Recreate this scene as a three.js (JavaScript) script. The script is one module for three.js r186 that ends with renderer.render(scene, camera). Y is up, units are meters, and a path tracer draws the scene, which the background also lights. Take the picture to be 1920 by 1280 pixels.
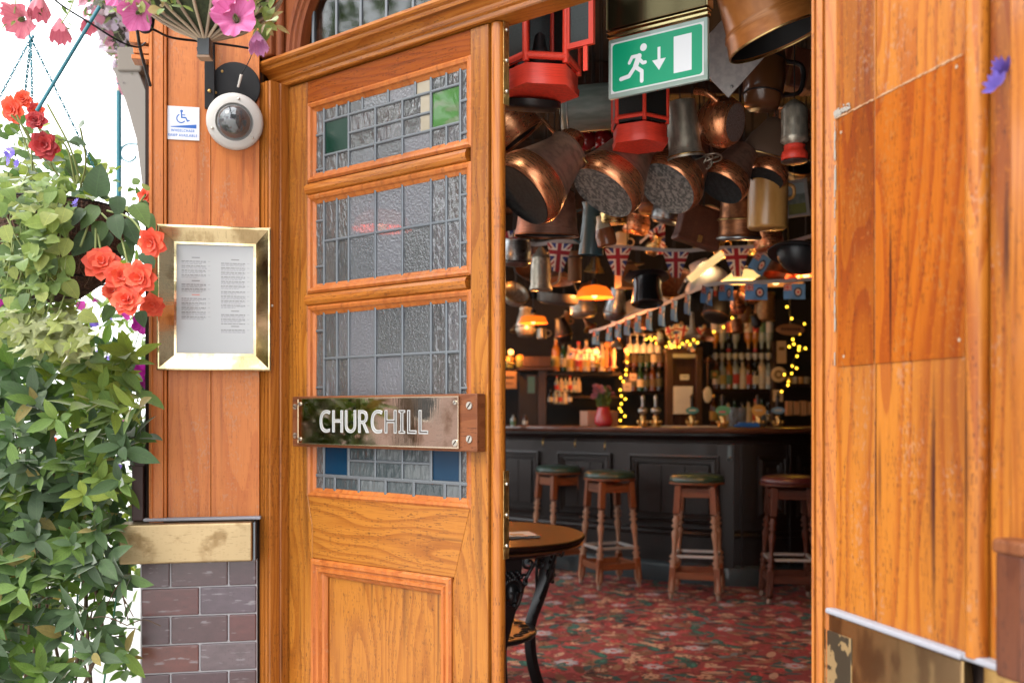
import * as THREE from 'three';
import { RoundedBoxGeometry } from 'three/addons/geometries/RoundedBoxGeometry.js';
import { mergeGeometries, mergeVertices, toCreasedNormals } from 'three/addons/utils/BufferGeometryUtils.js';
import { FontLoader } from 'three/addons/loaders/FontLoader.js';
import { RectAreaLightUniformsLib } from 'three/addons/lights/RectAreaLightUniformsLib.js';

// ---------- camera, sky, sun, exposure ----------
const scene = new THREE.Scene();
const F = 1850, HY = 775, EYE = 1.2;                     // focal length in pixels of a 1920 wide frame, horizon row, eye height
const camera = new THREE.PerspectiveCamera(2 * Math.atan(640 / F) * 180 / Math.PI, 1.5, 0.1, 400);
camera.position.set(0, EYE, 0);
camera.setViewOffset(1920, 1280, 0, 640 - HY, 1920, 1280);
camera.focus = 2.42; camera.userData.fStop = 3.4;
camera.updateProjectionMatrix();
const renderer = new THREE.WebGLRenderer({ antialias: true });
renderer.toneMapping = THREE.LinearToneMapping;
renderer.toneMappingExposure = 3.1;
renderer.shadowMap.enabled = true;
RectAreaLightUniformsLib.init();
{
  const W = 256, H = 128, d = new Float32Array(W * H * 4);
  for (let j = 0; j < H; j++) for (let i = 0; i < W; i++) {
    const y = Math.sin(((j + .5) / H - .5) * Math.PI), a = (i / W) * Math.PI * 2;
    const cl = .06 * Math.sin(a * 3 + y * 5) + .05 * Math.sin(a * 7 - y * 11 + 1) ;
    const v = (y > 0 ? 1.18 + .5 * y : .6) * (1 + cl), k = (j * W + i) * 4;
    d[k] = v * .97; d[k + 1] = v * .99; d[k + 2] = v * 1.02; d[k + 3] = 1;
  }
  const t = new THREE.DataTexture(d, W, H, THREE.RGBAFormat, THREE.FloatType);
  t.mapping = THREE.EquirectangularReflectionMapping; t.magFilter = THREE.LinearFilter; t.minFilter = THREE.LinearFilter; t.wrapS = THREE.RepeatWrapping; t.needsUpdate = true;
  scene.background = t; scene.environment = t;
}
const sun = new THREE.DirectionalLight(0xfff1dc, .85);
sun.name = 'sun'; sun.position.set(-8, 12, 5); sun.target.position.set(0, 1, -2.5); sun.castShadow = true; sun.shadow.radius = 26;
Object.assign(sun.shadow.camera, { left: -8, right: 8, top: 8, bottom: -8, near: 1, far: 40 });
sun.shadow.mapSize.set(2048, 2048);
scene.add(sun, sun.target);

// ---------- helpers ----------
let seed = 12345;
const rnd = () => { seed = (seed + 0x6D2B79F5) | 0; let t = Math.imul(seed ^ (seed >>> 15), 1 | seed); t = (t + Math.imul(t ^ (t >>> 7), 61 | t)) ^ t; return ((t ^ (t >>> 14)) >>> 0) / 4294967296; };
const rr = (a, b) => a + (b - a) * rnd();
const pick = (a) => a[Math.floor(rnd() * a.length)];
const V3 = (x, y, z) => new THREE.Vector3(x, y, z);
const at = (px, py, d) => V3((px - 960) / F * d, EYE + (HY - py) / F * d, -d);       // a point seen at that pixel, d metres away
const P = (px, d) => px / F * d;                                                     // size of px pixels at distance d
const used = {};
const numbered = (n) => { const k = used[n] = (used[n] ?? -1) + 1; return k ? n + '_' + String(k).padStart(3, '0') : n; };
function tag(o, label, category, group, kind) {
  if (label) o.userData.label = label;
  if (category) o.userData.category = category;
  if (group) o.userData.group = group;
  if (kind) o.userData.kind = kind;
  return o;
}
function thing(name, label, category, group, pos, rotY = 0) {
  const o = new THREE.Group(); o.name = numbered(name); scene.add(o);
  if (pos) o.position.copy(pos); o.rotation.y = rotY;
  return tag(o, label, category, group);
}
function mesh(name, geo, mat, parent, label) {
  const m = new THREE.Mesh(geo, mat); m.name = name; m.castShadow = m.receiveShadow = true;
  if (label) m.userData.label = label;
  parent.add(m); return m;
}
function struct(name, geo, mat) { const m = mesh(numbered(name), geo, mat, scene); m.userData.kind = 'structure'; return m; }
const merge = (a) => mergeGeometries(a.map((g) => { const n = g.index ? g.toNonIndexed() : g; for (const k of Object.keys(n.attributes)) if (!['position', 'normal', 'uv'].includes(k)) n.deleteAttribute(k); if (!n.attributes.uv) n.setAttribute('uv', new THREE.BufferAttribute(new Float32Array(n.attributes.position.count * 2), 2)); n.morphAttributes = {}; return n; }));
// uv in metres by the way each face points; v runs along the grain
function boxUV(g, grain = 'y', ou, ov) {
  if (g.index) g = g.toNonIndexed();
  g.computeBoundingBox();
  const bb = g.boundingBox, ac = grain === 'x' ? 'y' : 'x', w = bb.max[ac] - bb.min[ac], l = bb.max[grain] - bb.min[grain], r1 = rnd(), r2 = rnd();
  ou ??= -bb.min[ac] + (w < .48 ? r1 * (.49 - w) + .005 + .5 * Math.floor(r2 * 4) : r1); ov ??= -bb.min[grain] + (l < 1.9 ? r2 * (1.95 - l) : r2 * .1);     // keep one piece clear of the texture's mirror lines
  const p = g.attributes.position, uv = new Float32Array(p.count * 2), a = V3(), b = V3(), c = V3(), n = V3();
  for (let i = 0; i < p.count; i += 3) {
    a.fromBufferAttribute(p, i); b.fromBufferAttribute(p, i + 1); c.fromBufferAttribute(p, i + 2);
    n.copy(b).sub(a).cross(c.clone().sub(a));
    const x = Math.abs(n.x), y = Math.abs(n.y), z = Math.abs(n.z), k = x > y && x > z ? 'x' : y > z ? 'y' : 'z';
    let av = grain, au;
    if (k === grain) { av = 'xyz'.replace(k, '')[1]; au = 'xyz'.replace(k, '')[0]; } else au = 'xyz'.replace(k, '').replace(grain, '');
    [a, b, c].forEach((q, j) => { uv[(i + j) * 2] = q[au] + ou + (k === 'x' ? .37 : 0); uv[(i + j) * 2 + 1] = q[av] + ov; });
  }
  g.setAttribute('uv', new THREE.BufferAttribute(uv, 2));
  return g;
}
const box = (w, h, d, x = 0, y = 0, z = 0, r = .0015) => new RoundedBoxGeometry(w, h, d, 1, Math.min(r, w / 2.1, h / 2.1, d / 2.1)).translate(x, y, z);
const plain = (w, h, d, x = 0, y = 0, z = 0) => new THREE.BoxGeometry(w, h, d).translate(x, y, z);
const cyl = (r, h, x = 0, y = 0, z = 0, seg = 16, r2 = r) => new THREE.CylinderGeometry(r2, r, h, seg).translate(x, y, z);
const lathe = (pts, seg = 28) => new THREE.LatheGeometry(pts.map((q) => new THREE.Vector2(Math.max(q[0], 1e-4), q[1])), seg);
const tube = (pts, r, seg = 24, rs = 6, closed = false) => new THREE.TubeGeometry(new THREE.CatmullRomCurve3(pts, closed, 'centripetal'), seg, r, rs, closed);
function rod(a, b, r, seg = 8, r2 = r) {
  const d = b.clone().sub(a), g = new THREE.CylinderGeometry(r2, r, d.length(), seg);
  g.applyQuaternion(new THREE.Quaternion().setFromUnitVectors(V3(0, 1, 0), d.clone().normalize()));
  return g.translate((a.x + b.x) / 2, (a.y + b.y) / 2, (a.z + b.z) / 2);
}
function orient(o, axis, roll = 0) {
  o.quaternion.setFromUnitVectors(V3(0, 1, 0), axis.clone().normalize());
  if (roll) o.quaternion.multiply(new THREE.Quaternion().setFromAxisAngle(V3(0, 1, 0), roll));
  return o;
}
// a profile [[outwards, up], ...] carried along a path of { p, o, u }
function loft(path, prof, closed = false, crease = .6) {
  const n = prof.length, pos = [], idx = [], v = V3();
  for (const q of path) for (const [x, y] of prof) { v.copy(q.p).addScaledVector(q.o, x).addScaledVector(q.u, y); pos.push(v.x, v.y, v.z); }
  const m = path.length, last = closed ? m : m - 1;
  for (let i = 0; i < last; i++) for (let j = 0; j < n; j++) {
    const a = i * n + j, b = i * n + (j + 1) % n, c = ((i + 1) % m) * n + j, d = ((i + 1) % m) * n + (j + 1) % n;
    idx.push(a, c, b, b, c, d);
  }
  if (!closed) {
    const tri = THREE.ShapeUtils.triangulateShape(prof.map((q) => new THREE.Vector2(q[0], q[1])), []);
    const e = (m - 1) * n, s = THREE.ShapeUtils.isClockWise(prof.map((q) => new THREE.Vector2(q[0], q[1])));
    for (const [a, b, c] of tri) { if (s) idx.push(a, c, b, e + a, e + b, e + c); else idx.push(a, b, c, e + a, e + c, e + b); }
  }
  let vol = 0; const A = V3(), B = V3(), C = V3();
  for (let i = 0; i < idx.length; i += 3) { A.fromArray(pos, idx[i] * 3); B.fromArray(pos, idx[i + 1] * 3); C.fromArray(pos, idx[i + 2] * 3); vol += A.dot(B.cross(C)); }
  if (vol < 0) for (let i = 0; i < idx.length; i += 3) [idx[i + 1], idx[i + 2]] = [idx[i + 2], idx[i + 1]];
  const g = new THREE.BufferGeometry(); g.setAttribute('position', new THREE.Float32BufferAttribute(pos, 3)); g.setIndex(idx);
  const out = toCreasedNormals(g, crease);
  out.setAttribute('uv', new THREE.BufferAttribute(new Float32Array(out.attributes.position.count * 2), 2));
  return out;
}
// a mitred frame: the profile's x points outwards in the plane, y to the front
const frame = (x0, x1, y0, y1, prof, z = 0) => loft([[x0, y0, -1, -1], [x1, y0, 1, -1], [x1, y1, 1, 1], [x0, y1, -1, 1]].map(([x, y, a, b]) => ({ p: V3(x, y, z), o: V3(a, b, 0), u: V3(0, 0, 1) })), prof, true, .3);
const straight = (a, b, o, u, prof) => loft([{ p: a, o, u }, { p: b, o, u }], prof, false, .4);
function poly(pts, depth, z = 0, bevel = .0015) {      // an outline in x, y with thickness towards +z
  const s = new THREE.Shape(pts.map((q) => new THREE.Vector2(q[0], q[1])));
  return new THREE.ExtrudeGeometry(s, { depth: depth - 2 * bevel, bevelEnabled: true, bevelSize: bevel, bevelThickness: bevel, bevelOffset: -bevel, bevelSegments: 1 }).translate(0, 0, z + bevel);
}
// ---------- noise ----------
const NT = new Float32Array(65536); for (let i = 0; i < 65536; i++) NT[i] = rnd();
function noise(x, y) {
  const xi = Math.floor(x), yi = Math.floor(y), fx = x - xi, fy = y - yi, u = fx * fx * (3 - 2 * fx), v = fy * fy * (3 - 2 * fy);
  const h = (a, b) => NT[((a & 255) + (b & 255) * 256)];
  return (h(xi, yi) * (1 - u) + h(xi + 1, yi) * u) * (1 - v) + (h(xi, yi + 1) * (1 - u) + h(xi + 1, yi + 1) * u) * v;
}
const fbm = (x, y, n = 4) => { let s = 0, a = .5; for (let i = 0; i < n; i++) { s += a * noise(x, y); x = x * 2.03 + 17; y = y * 2.03 + 31; a *= .5; } return s; };
const toS = (v) => Math.round(255 * (v <= .0031308 ? 12.92 * v : 1.055 * Math.pow(Math.max(0, Math.min(1, v)), 1 / 2.4) - .055));
function dataTex(W, H, fn, srgb, wrap = THREE.MirroredRepeatWrapping) {
  const d = new Uint8Array(W * H * 4);
  for (let j = 0; j < H; j++) for (let i = 0; i < W; i++) {
    const c = fn(i, j), k = (j * W + i) * 4;
    if (srgb) { d[k] = toS(c[0]); d[k + 1] = toS(c[1]); d[k + 2] = toS(c[2]); } else { const q = Math.max(0, Math.min(255, c * 255)); d[k] = d[k + 1] = d[k + 2] = q; }
    d[k + 3] = 255;
  }
  const t = new THREE.DataTexture(d, W, H); t.magFilter = THREE.LinearFilter; t.minFilter = THREE.LinearFilter; t.wrapS = t.wrapT = wrap;
  if (srgb) t.colorSpace = THREE.SRGBColorSpace;
  t.needsUpdate = true; return t;
}
const mixc = (a, b, t) => [a[0] + (b[0] - a[0]) * t, a[1] + (b[1] - a[1]) * t, a[2] + (b[2] - a[2]) * t];
const sst = (a, b, x) => { const t = Math.max(0, Math.min(1, (x - a) / (b - a))); return t * t * (3 - 2 * t); };
// wood: 0.5 m across by 1 m along; dark = late wood, light = early wood
function wood(dark, mid, light, o = {}) {
  const W = 512, H = 1024, s = o.seed ?? rnd() * 90, lines = o.lines ?? 34, fig = o.figure ?? 1, hgt = new Float32Array(W * H), wear = o.wear ?? 0;
  const tex = dataTex(W, H, (i, j) => {
    const u = i / W * .5, v = j / H * 2;
    const warp = fig * (fbm(u * 5 + s, v * .9 + s, 3) - .5) * 1.3 + .05 * noise(u * 40, v * 7 + s);
    const ring = (u * 2 + warp) * lines * .5, ph = ring - Math.floor(ring);
    const late = sst(.35, .95, ph) * (1 - sst(.95, 1, ph));
    const fibre = noise(u * 900 + s, v * 26), pore = noise(u * 1300, v * 95 + s) > .82 && noise(u * 60 + 9, v * 10 + s) > .46 ? 1 : 0;
    const broad = fbm(u * 3 + 40 + s, v * 1.1, 3), ray = noise(u * 160 + s, v * 220) > .86 ? 1 : 0;
    let c = mixc(light, mid, Math.min(1, .25 + .9 * late * (.5 + broad)));
    c = mixc(c, dark, Math.max(0, (broad - .42) * 1.6) * (o.cloud ?? .7));
    c = mixc(c, dark, .35 * (fibre > .55 ? (fibre - .55) * 2 : 0));
    if (pore) c = mixc(c, mixc(dark, [0, 0, 0], .45), o.pore ?? .7);
    if (ray) c = mixc(c, light, .3);
    const st = noise(u * 70 + s, v * 3.2 + 7), kn = st > .83 ? (st - .83) * 5 : 0;         // dark streaks
    if (kn) c = mixc(c, mixc(dark, [0, 0, 0], .5), Math.min(.8, kn) * (o.streak ?? .8));
    if (wear) { const w = fbm(u * 26 + s, v * 9 + 3, 4) * noise(u * 300, v * 200); if (w > .42) c = mixc(c, [.5, .42, .36], Math.min(.7, (w - .42) * 9) * wear); }
    hgt[j * W + i] = .6 + .25 * fibre - .6 * pore - .2 * late - .3 * Math.min(1, kn);
    return c;
  }, true);
  const bump = dataTex(W, H, (i, j) => hgt[j * W + i], false);
  for (const t of [tex, bump]) t.repeat.set(1 / .5, .5);
  return { tex, bump };
}
const woodMat = (w, o = {}) => new THREE.MeshPhysicalMaterial({ specularIntensity: o.spec ?? (o.inside ? .8 : .45), map: w.tex, bumpMap: w.bump, bumpScale: o.bump ?? .0006, roughness: o.rough ?? .52, clearcoat: (o.coat ?? .45) * .7, clearcoatRoughness: o.cr ?? .22, color: (o.color ?? new THREE.Color(1, 1, 1)).clone().multiplyScalar(o.inside ? 1 : .64) });
const std = (r, g, b, rough = .6, metal = 0, o = {}) => { const m = new THREE.MeshPhysicalMaterial({ roughness: rough, metalness: metal, ...o }); m.color.setRGB(r, g, b); return m; };

const woodDoor = wood([.15, .034, .003], [.40, .128, .010], [.60, .235, .026], { lines: 40, figure: .6, streak: .7, cloud: .95 });
const woodRail = wood([.22, .058, .007], [.46, .15, .018], [.62, .24, .036], { lines: 60, figure: .25, streak: .9 });
const woodRed = wood([.36, .085, .018], [.64, .19, .04], [.78, .27, .065], { lines: 24, figure: .5, streak: .55, wear: .3, pore: .35 });
const woodPost = wood([.15, .024, .002], [.46, .128, .008], [.66, .25, .022], { lines: 13, figure: 1.6, streak: 1.3, cloud: 1.35, wear: .3 });
const woodDark = wood([.012, .006, .004], [.03, .014, .009], [.05, .024, .014], { lines: 20, figure: .7 });
const woodStool = wood([.09, .022, .007], [.19, .055, .016], [.27, .09, .03], { lines: 20, figure: .6 });
const M = {
  door: woodMat(woodDoor, { color: new THREE.Color(.88, .84, .84) }), rail: woodMat(woodRail, { color: new THREE.Color(.88, .76, .55), coat: .65, cr: .14 }), red: woodMat(woodRed, { coat: .35, cr: .3, color: new THREE.Color(.92, .86, .74) }), post: woodMat(woodPost, { color: new THREE.Color(.88, .82, .8), coat: .35, cr: .3, rough: .55 }),
  frame: woodMat(woodRail, { color: new THREE.Color(.80, .70, .6) }), bead: woodMat(woodRed, { color: new THREE.Color(.8, .72, .55) }),
  ghost: woodMat(woodPost, { color: new THREE.Color(.74, .52, .21), coat: .08, cr: .25, rough: .7, spec: .25 }), topRailShaded: woodMat(woodRail, { color: new THREE.Color(.50, .30, .10), coat: .10, cr: .08, rough: .65, spec: .25 }), shadeWood: woodMat(woodRed, { color: new THREE.Color(.30, .22, .18), coat: .1, rough: .7 }),  // top rail and fanlight wood carry overhang shade in their colour
  plank: woodMat(woodStool, { coat: .2, rough: .6 }), dark: woodMat(woodDark, { coat: .4, cr: .25, inside: 1 }), stool: woodMat(woodStool, { coat: .5, cr: .25, inside: 1 }),
  lead: std(.13, .145, .16, .5, .6), black: std(.006, .006, .007, .55, 0, { specularIntensity: .5 }), iron: std(.010, .011, .012, .34, .2, { clearcoat: .5, clearcoatRoughness: .3 }),
  white: std(.56, .55, .53, .4, 0, { clearcoat: .3 }), caulk: std(.25, .255, .29, .7), screw: std(.5, .48, .43, .35, .9),
  gap: std(.02, .008, .004, .9),
};
// ---------- frames of the three planes of the entrance ----------
const FR = { D: { o: V3(-.608, 0, -2.68), a: -.6739 }, L: { o: V3(-.676, 0, -2.66), a: .192 }, R: { o: V3(.5487, 0, -1.682), a: -1.3195 } };
for (const f of Object.values(FR)) { f.x = V3(Math.cos(f.a), 0, -Math.sin(f.a)); f.z = V3(Math.sin(f.a), 0, Math.cos(f.a)); }
const inFrame = (k, name, label, cat, group) => thing(name, label, cat, group, FR[k].o, FR[k].a);
function on(k, px, py, e = 0) {            // where the sight line of a pixel meets that plane, in its own x and y
  const f = FR[k], r = (px - 960) / F, X0 = f.o.x + f.z.x * e, d0 = -(f.o.z + f.z.z * e);
  const s = (r * d0 - X0) / (f.x.x + r * f.x.z), d = d0 - f.x.z * s;
  return [s, EYE + (HY - py) / F * d];
}
const world = (k, x, y, e = 0) => FR[k].o.clone().addScaledVector(FR[k].x, x).addScaledVector(FR[k].z, e).setY(y);
const CEIL = 3.1;

// ---------- the setting: ground, floor, walls, ceiling ----------
{
  const pave = dataTex(512, 512, (i, j) => { const v = .36 + .2 * fbm(i / 60, j / 60, 4) + .05 * (noise(i * .9, j * .9) - .5); return [v, v * .98, v * .94]; }, true, THREE.RepeatWrapping);
  pave.repeat.set(.5, .5);
  const g = new THREE.PlaneGeometry(300, 300).rotateX(-Math.PI / 2); const uv = g.attributes.uv; for (let i = 0; i < uv.count; i++) uv.setXY(i, uv.getX(i) * 300, uv.getY(i) * 300);
  const gr = struct('ground', g, new THREE.MeshStandardMaterial({ map: pave, roughness: .9 })); gr.position.y = -.15;
}
const A2 = world('L', -.30, 0, -.02), rEnd = world('R', .45, 0, -.02), rFar = world('R', 3.8, 0, -.02);
const roomPts = [[A2.x, A2.z], [-2.6, -9.5], [6, -9.5], [6, rFar.z], [rFar.x, rFar.z], [FR.R.o.x, FR.R.o.z], [FR.D.o.x, FR.D.o.z]];
function prism(pts, y0, y1) { const s = new THREE.Shape(pts.map((q) => new THREE.Vector2(q[0], -q[1]))); return new THREE.ExtrudeGeometry(s, { depth: y1 - y0, bevelEnabled: false }).rotateX(-Math.PI / 2).translate(0, y0, 0); }
// carpet: red ground with pale flower heads, green leaf pairs and tan scrolls
const carpetTex = (() => {
  const S = 1024, c = document.createElement('canvas'); c.width = c.height = S; const x = c.getContext('2d');
  x.fillStyle = 'rgb(112,42,40)'; x.fillRect(0, 0, S, S);
  const wrapDraw = (px, py, f) => { for (const ox of [-S, 0, S]) for (const oy of [-S, 0, S]) { x.save(); x.translate(px + ox, py + oy); f(); x.restore(); } };
  const blob = (r, col, n, e) => { x.fillStyle = col; for (let i = 0; i < n; i++) { const a = i / n * 6.283 + e; x.beginPath(); x.ellipse(Math.cos(a) * r * .6, Math.sin(a) * r * .6, r * .5, r * .3, a, 0, 7); x.fill(); } };
  for (let i = 0; i < 620; i++) { const r = rr(8, 28), a = rr(0, 6.28), col = pick(['rgb(92,62,40)', 'rgb(120,84,56)', 'rgb(70,44,30)', 'rgb(134,58,54)', 'rgb(150,124,96)', 'rgb(108,84,70)', 'rgb(40,66,60)', 'rgb(46,26,24)']); wrapDraw(rnd() * S, rnd() * S, () => { x.rotate(a); x.fillStyle = col; x.beginPath(); x.ellipse(0, 0, r * 1.7, r * .6, 0, 0, 7); x.fill(); }); }
  for (let i = 0; i < 130; i++) { const r = rr(14, 30), a = rr(0, 6.28), e = rr(0, 3), col = pick(['rgb(150,52,48)', 'rgb(104,74,48)', 'rgb(160,128,96)']); wrapDraw(rnd() * S, rnd() * S, () => { x.rotate(a); blob(r, col, 6, e); x.fillStyle = 'rgb(60,20,18)'; x.beginPath(); x.arc(0, 0, r * .25, 0, 7); x.fill(); }); }
  for (let gy = 0; gy < 4; gy++) for (let gx = 0; gx < 3; gx++) {
    const bx = (gx + .5 + (gy % 2) * .5) * 341 + rr(-75, 75), by = (gy + .5) * 256 + rr(-60, 60), e = rr(0, 3);
    wrapDraw(bx, by, () => { blob(rr(30, 46), 'rgb(126,128,126)', 8, e); blob(28, 'rgb(150,144,136)', 6, e + .4); x.fillStyle = 'rgb(150,50,44)'; x.beginPath(); x.arc(0, 0, 10, 0, 7); x.fill(); });
    const e2 = rr(0, 6.28);
    wrapDraw(bx + 120, by + 60, () => { x.rotate(e2); for (const s of [-1, 1]) { x.fillStyle = 'rgb(24,70,58)'; x.beginPath(); x.ellipse(s * 40, 0, 40, 19, s * .4, 0, 7); x.fill(); x.fillStyle = 'rgb(40,94,76)'; x.beginPath(); x.ellipse(s * 42, -4, 24, 7, s * .4, 0, 7); x.fill(); } });
    wrapDraw(bx - 90, by + 120, () => { x.rotate(e2 + 1); x.fillStyle = 'rgb(30,66,60)'; x.beginPath(); x.ellipse(0, 0, 30, 14, 0, 0, 7); x.fill(); });
  }
  for (let i = 0; i < 26; i++) { const e2 = rr(0, 6.28); wrapDraw(rnd() * S, rnd() * S, () => { x.rotate(e2); x.fillStyle = pick(['rgb(26,72,62)', 'rgb(44,88,80)', 'rgb(84,96,92)']); for (const s of [-1, 1]) { x.beginPath(); x.ellipse(s * 26, 0, 26, 12, s * .5, 0, 7); x.fill(); } }); }
  for (let i = 0; i < 1500; i++) { const a = rr(0, 6.28), l = rr(6, 20); wrapDraw(rnd() * S, rnd() * S, () => { x.rotate(a); x.fillStyle = pick(['rgb(30,18,18)', 'rgb(150,110,80)', 'rgb(110,30,28)', 'rgb(24,20,22)']); x.fillRect(-l / 2, -1.5, l, 3); }); }
  const t = new THREE.CanvasTexture(c); t.colorSpace = THREE.SRGBColorSpace; t.wrapS = t.wrapT = THREE.RepeatWrapping; t.repeat.set(1 / 1.5, 1 / 1.5); return t;
})();
{
  const b = dataTex(256, 256, (i, j) => .5 + .5 * (noise(i * .8, j * .8) - .5), false, THREE.RepeatWrapping); b.repeat.set(2, 2);
  struct('floor', boxUV(prism(roomPts, -.14, 0), 'z', 0, 0), new THREE.MeshPhysicalMaterial({ map: carpetTex, color: new THREE.Color(1.22, 1.26, 1.55), roughness: .95, bumpMap: b, bumpScale: .004, sheen: .2, sheenRoughness: .6 }));
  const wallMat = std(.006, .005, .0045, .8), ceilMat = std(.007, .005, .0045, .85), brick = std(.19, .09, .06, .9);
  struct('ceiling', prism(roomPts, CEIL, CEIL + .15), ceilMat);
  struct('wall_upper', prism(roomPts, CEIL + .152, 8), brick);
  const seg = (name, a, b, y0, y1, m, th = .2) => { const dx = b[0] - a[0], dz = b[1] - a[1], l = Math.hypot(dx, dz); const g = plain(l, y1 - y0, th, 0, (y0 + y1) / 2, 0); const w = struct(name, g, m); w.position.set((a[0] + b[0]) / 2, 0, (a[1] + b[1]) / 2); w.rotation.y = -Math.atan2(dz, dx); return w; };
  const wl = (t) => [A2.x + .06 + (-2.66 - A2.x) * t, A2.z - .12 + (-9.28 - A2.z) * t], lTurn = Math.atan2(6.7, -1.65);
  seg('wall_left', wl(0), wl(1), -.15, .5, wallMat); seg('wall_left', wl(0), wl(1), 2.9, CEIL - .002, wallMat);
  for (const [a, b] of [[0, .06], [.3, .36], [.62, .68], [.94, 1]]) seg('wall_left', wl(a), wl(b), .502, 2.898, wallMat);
  [[.06, .3, 'nearest the entrance'], [.36, .62, 'in the middle'], [.68, .94, 'farthest back']].forEach(([a, b, w]) => {  // added windows, out of view, put in to raise daylight indoors
    const A = wl(a), B = wl(b), l = Math.hypot(B[0] - A[0], B[1] - A[1]), o = thing('added_window', 'added unseen window in the left wall to brighten the bar, ' + w, 'window', null, V3((A[0] + B[0]) / 2, 0, (A[1] + B[1]) / 2), -Math.atan2(B[1] - A[1], B[0] - A[0]));
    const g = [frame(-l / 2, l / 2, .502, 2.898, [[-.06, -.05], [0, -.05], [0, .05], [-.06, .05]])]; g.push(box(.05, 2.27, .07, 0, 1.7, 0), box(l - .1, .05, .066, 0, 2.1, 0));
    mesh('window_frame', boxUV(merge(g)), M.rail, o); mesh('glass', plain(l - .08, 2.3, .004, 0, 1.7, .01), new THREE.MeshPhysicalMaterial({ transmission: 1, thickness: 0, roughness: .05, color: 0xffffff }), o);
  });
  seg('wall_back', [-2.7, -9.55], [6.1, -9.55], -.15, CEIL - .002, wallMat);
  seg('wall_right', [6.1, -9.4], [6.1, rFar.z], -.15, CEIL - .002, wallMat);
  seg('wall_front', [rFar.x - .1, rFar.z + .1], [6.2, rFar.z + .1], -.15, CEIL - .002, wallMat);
  // the street side wall runs on past the camera; its unseen windows are enlarged to let more daylight into the bar
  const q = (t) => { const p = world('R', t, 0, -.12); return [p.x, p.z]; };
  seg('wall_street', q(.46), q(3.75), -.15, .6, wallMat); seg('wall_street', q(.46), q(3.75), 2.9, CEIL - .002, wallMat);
  for (const [a, b] of [[.46, .62], [1.86, 2.06], [3.3, 3.75]]) seg('wall_street', q(a), q(b), .602, 2.898, wallMat);
  [[.62, 1.86, 'nearer the door'], [2.06, 3.3, 'farther from the door']].forEach(([a, b, w]) => {
    const o = inFrame('R', 'pub_window', 'unseen pub window in the street wall, enlarged for daylight, ' + w, 'window');
    const pr = [[-.06, -.06], [0, -.06], [0, .02], [-.05, .02]], g = [frame(a, b, .602, 2.898, pr, -.1)];
    for (let k = 1; k < 3; k++) g.push(box(.05, 2.27, .07, a + (b - a) * k / 3, 1.75, -.11)); g.push(box(b - a, .05, .066, (a + b) / 2, 2.0, -.11));
    mesh('window_frame', boxUV(merge(g)), M.rail, o);
    mesh('glass', plain(b - a - .04, 2.26, .004, (a + b) / 2, 1.75, -.115), new THREE.MeshPhysicalMaterial({ transmission: 1, thickness: 0, roughness: .05, color: 0xffffff }), o);
  });
}

// ---------- left pilaster: boards over glazed tiles, brass ledge ----------
const brass = (r, g, b, rough, bump = 0, seedX = 0) => {
  const t = dataTex(256, 256, (i, j) => rough + .16 * (fbm(i / 40 + seedX, j / 40, 4) - .5) + .05 * (noise(i * .15, j * 2.2) - .5), false);
  const m = std(r, g, b, 1, 1, { roughnessMap: t }); t.repeat.set(3, 3);
  if (bump) { m.map = dataTex(256, 256, (i, j) => { const w = fbm(i / 34 + seedX, j / 34, 5), sc = noise(i * 1.7, j * .12) > .82 ? .8 : 1; return mixc([1, 1, 1], [.62, .56, .5], sst(.45, .7, w)).map((v) => v * sc); }, true); m.map.repeat.set(3, 3); m.bumpMap = dataTex(256, 256, (i, j) => fbm(i / 50 + seedX, j / 50, 3) + .05 * noise(i * .1, j * 3), false); m.bumpMap.repeat.set(2, 2); m.bumpScale = bump; }
  return m;
};
M.brass = brass(.38, .28, .155, .42, .0015); M.brassFrame = brass(.66, .53, .31, .16, .0012, 5); M.brassOld = brass(.62, .40, .15, .36, .002, 9);
M.bronze = brass(.52, .44, .36, .07, .0003, 3);
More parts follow.
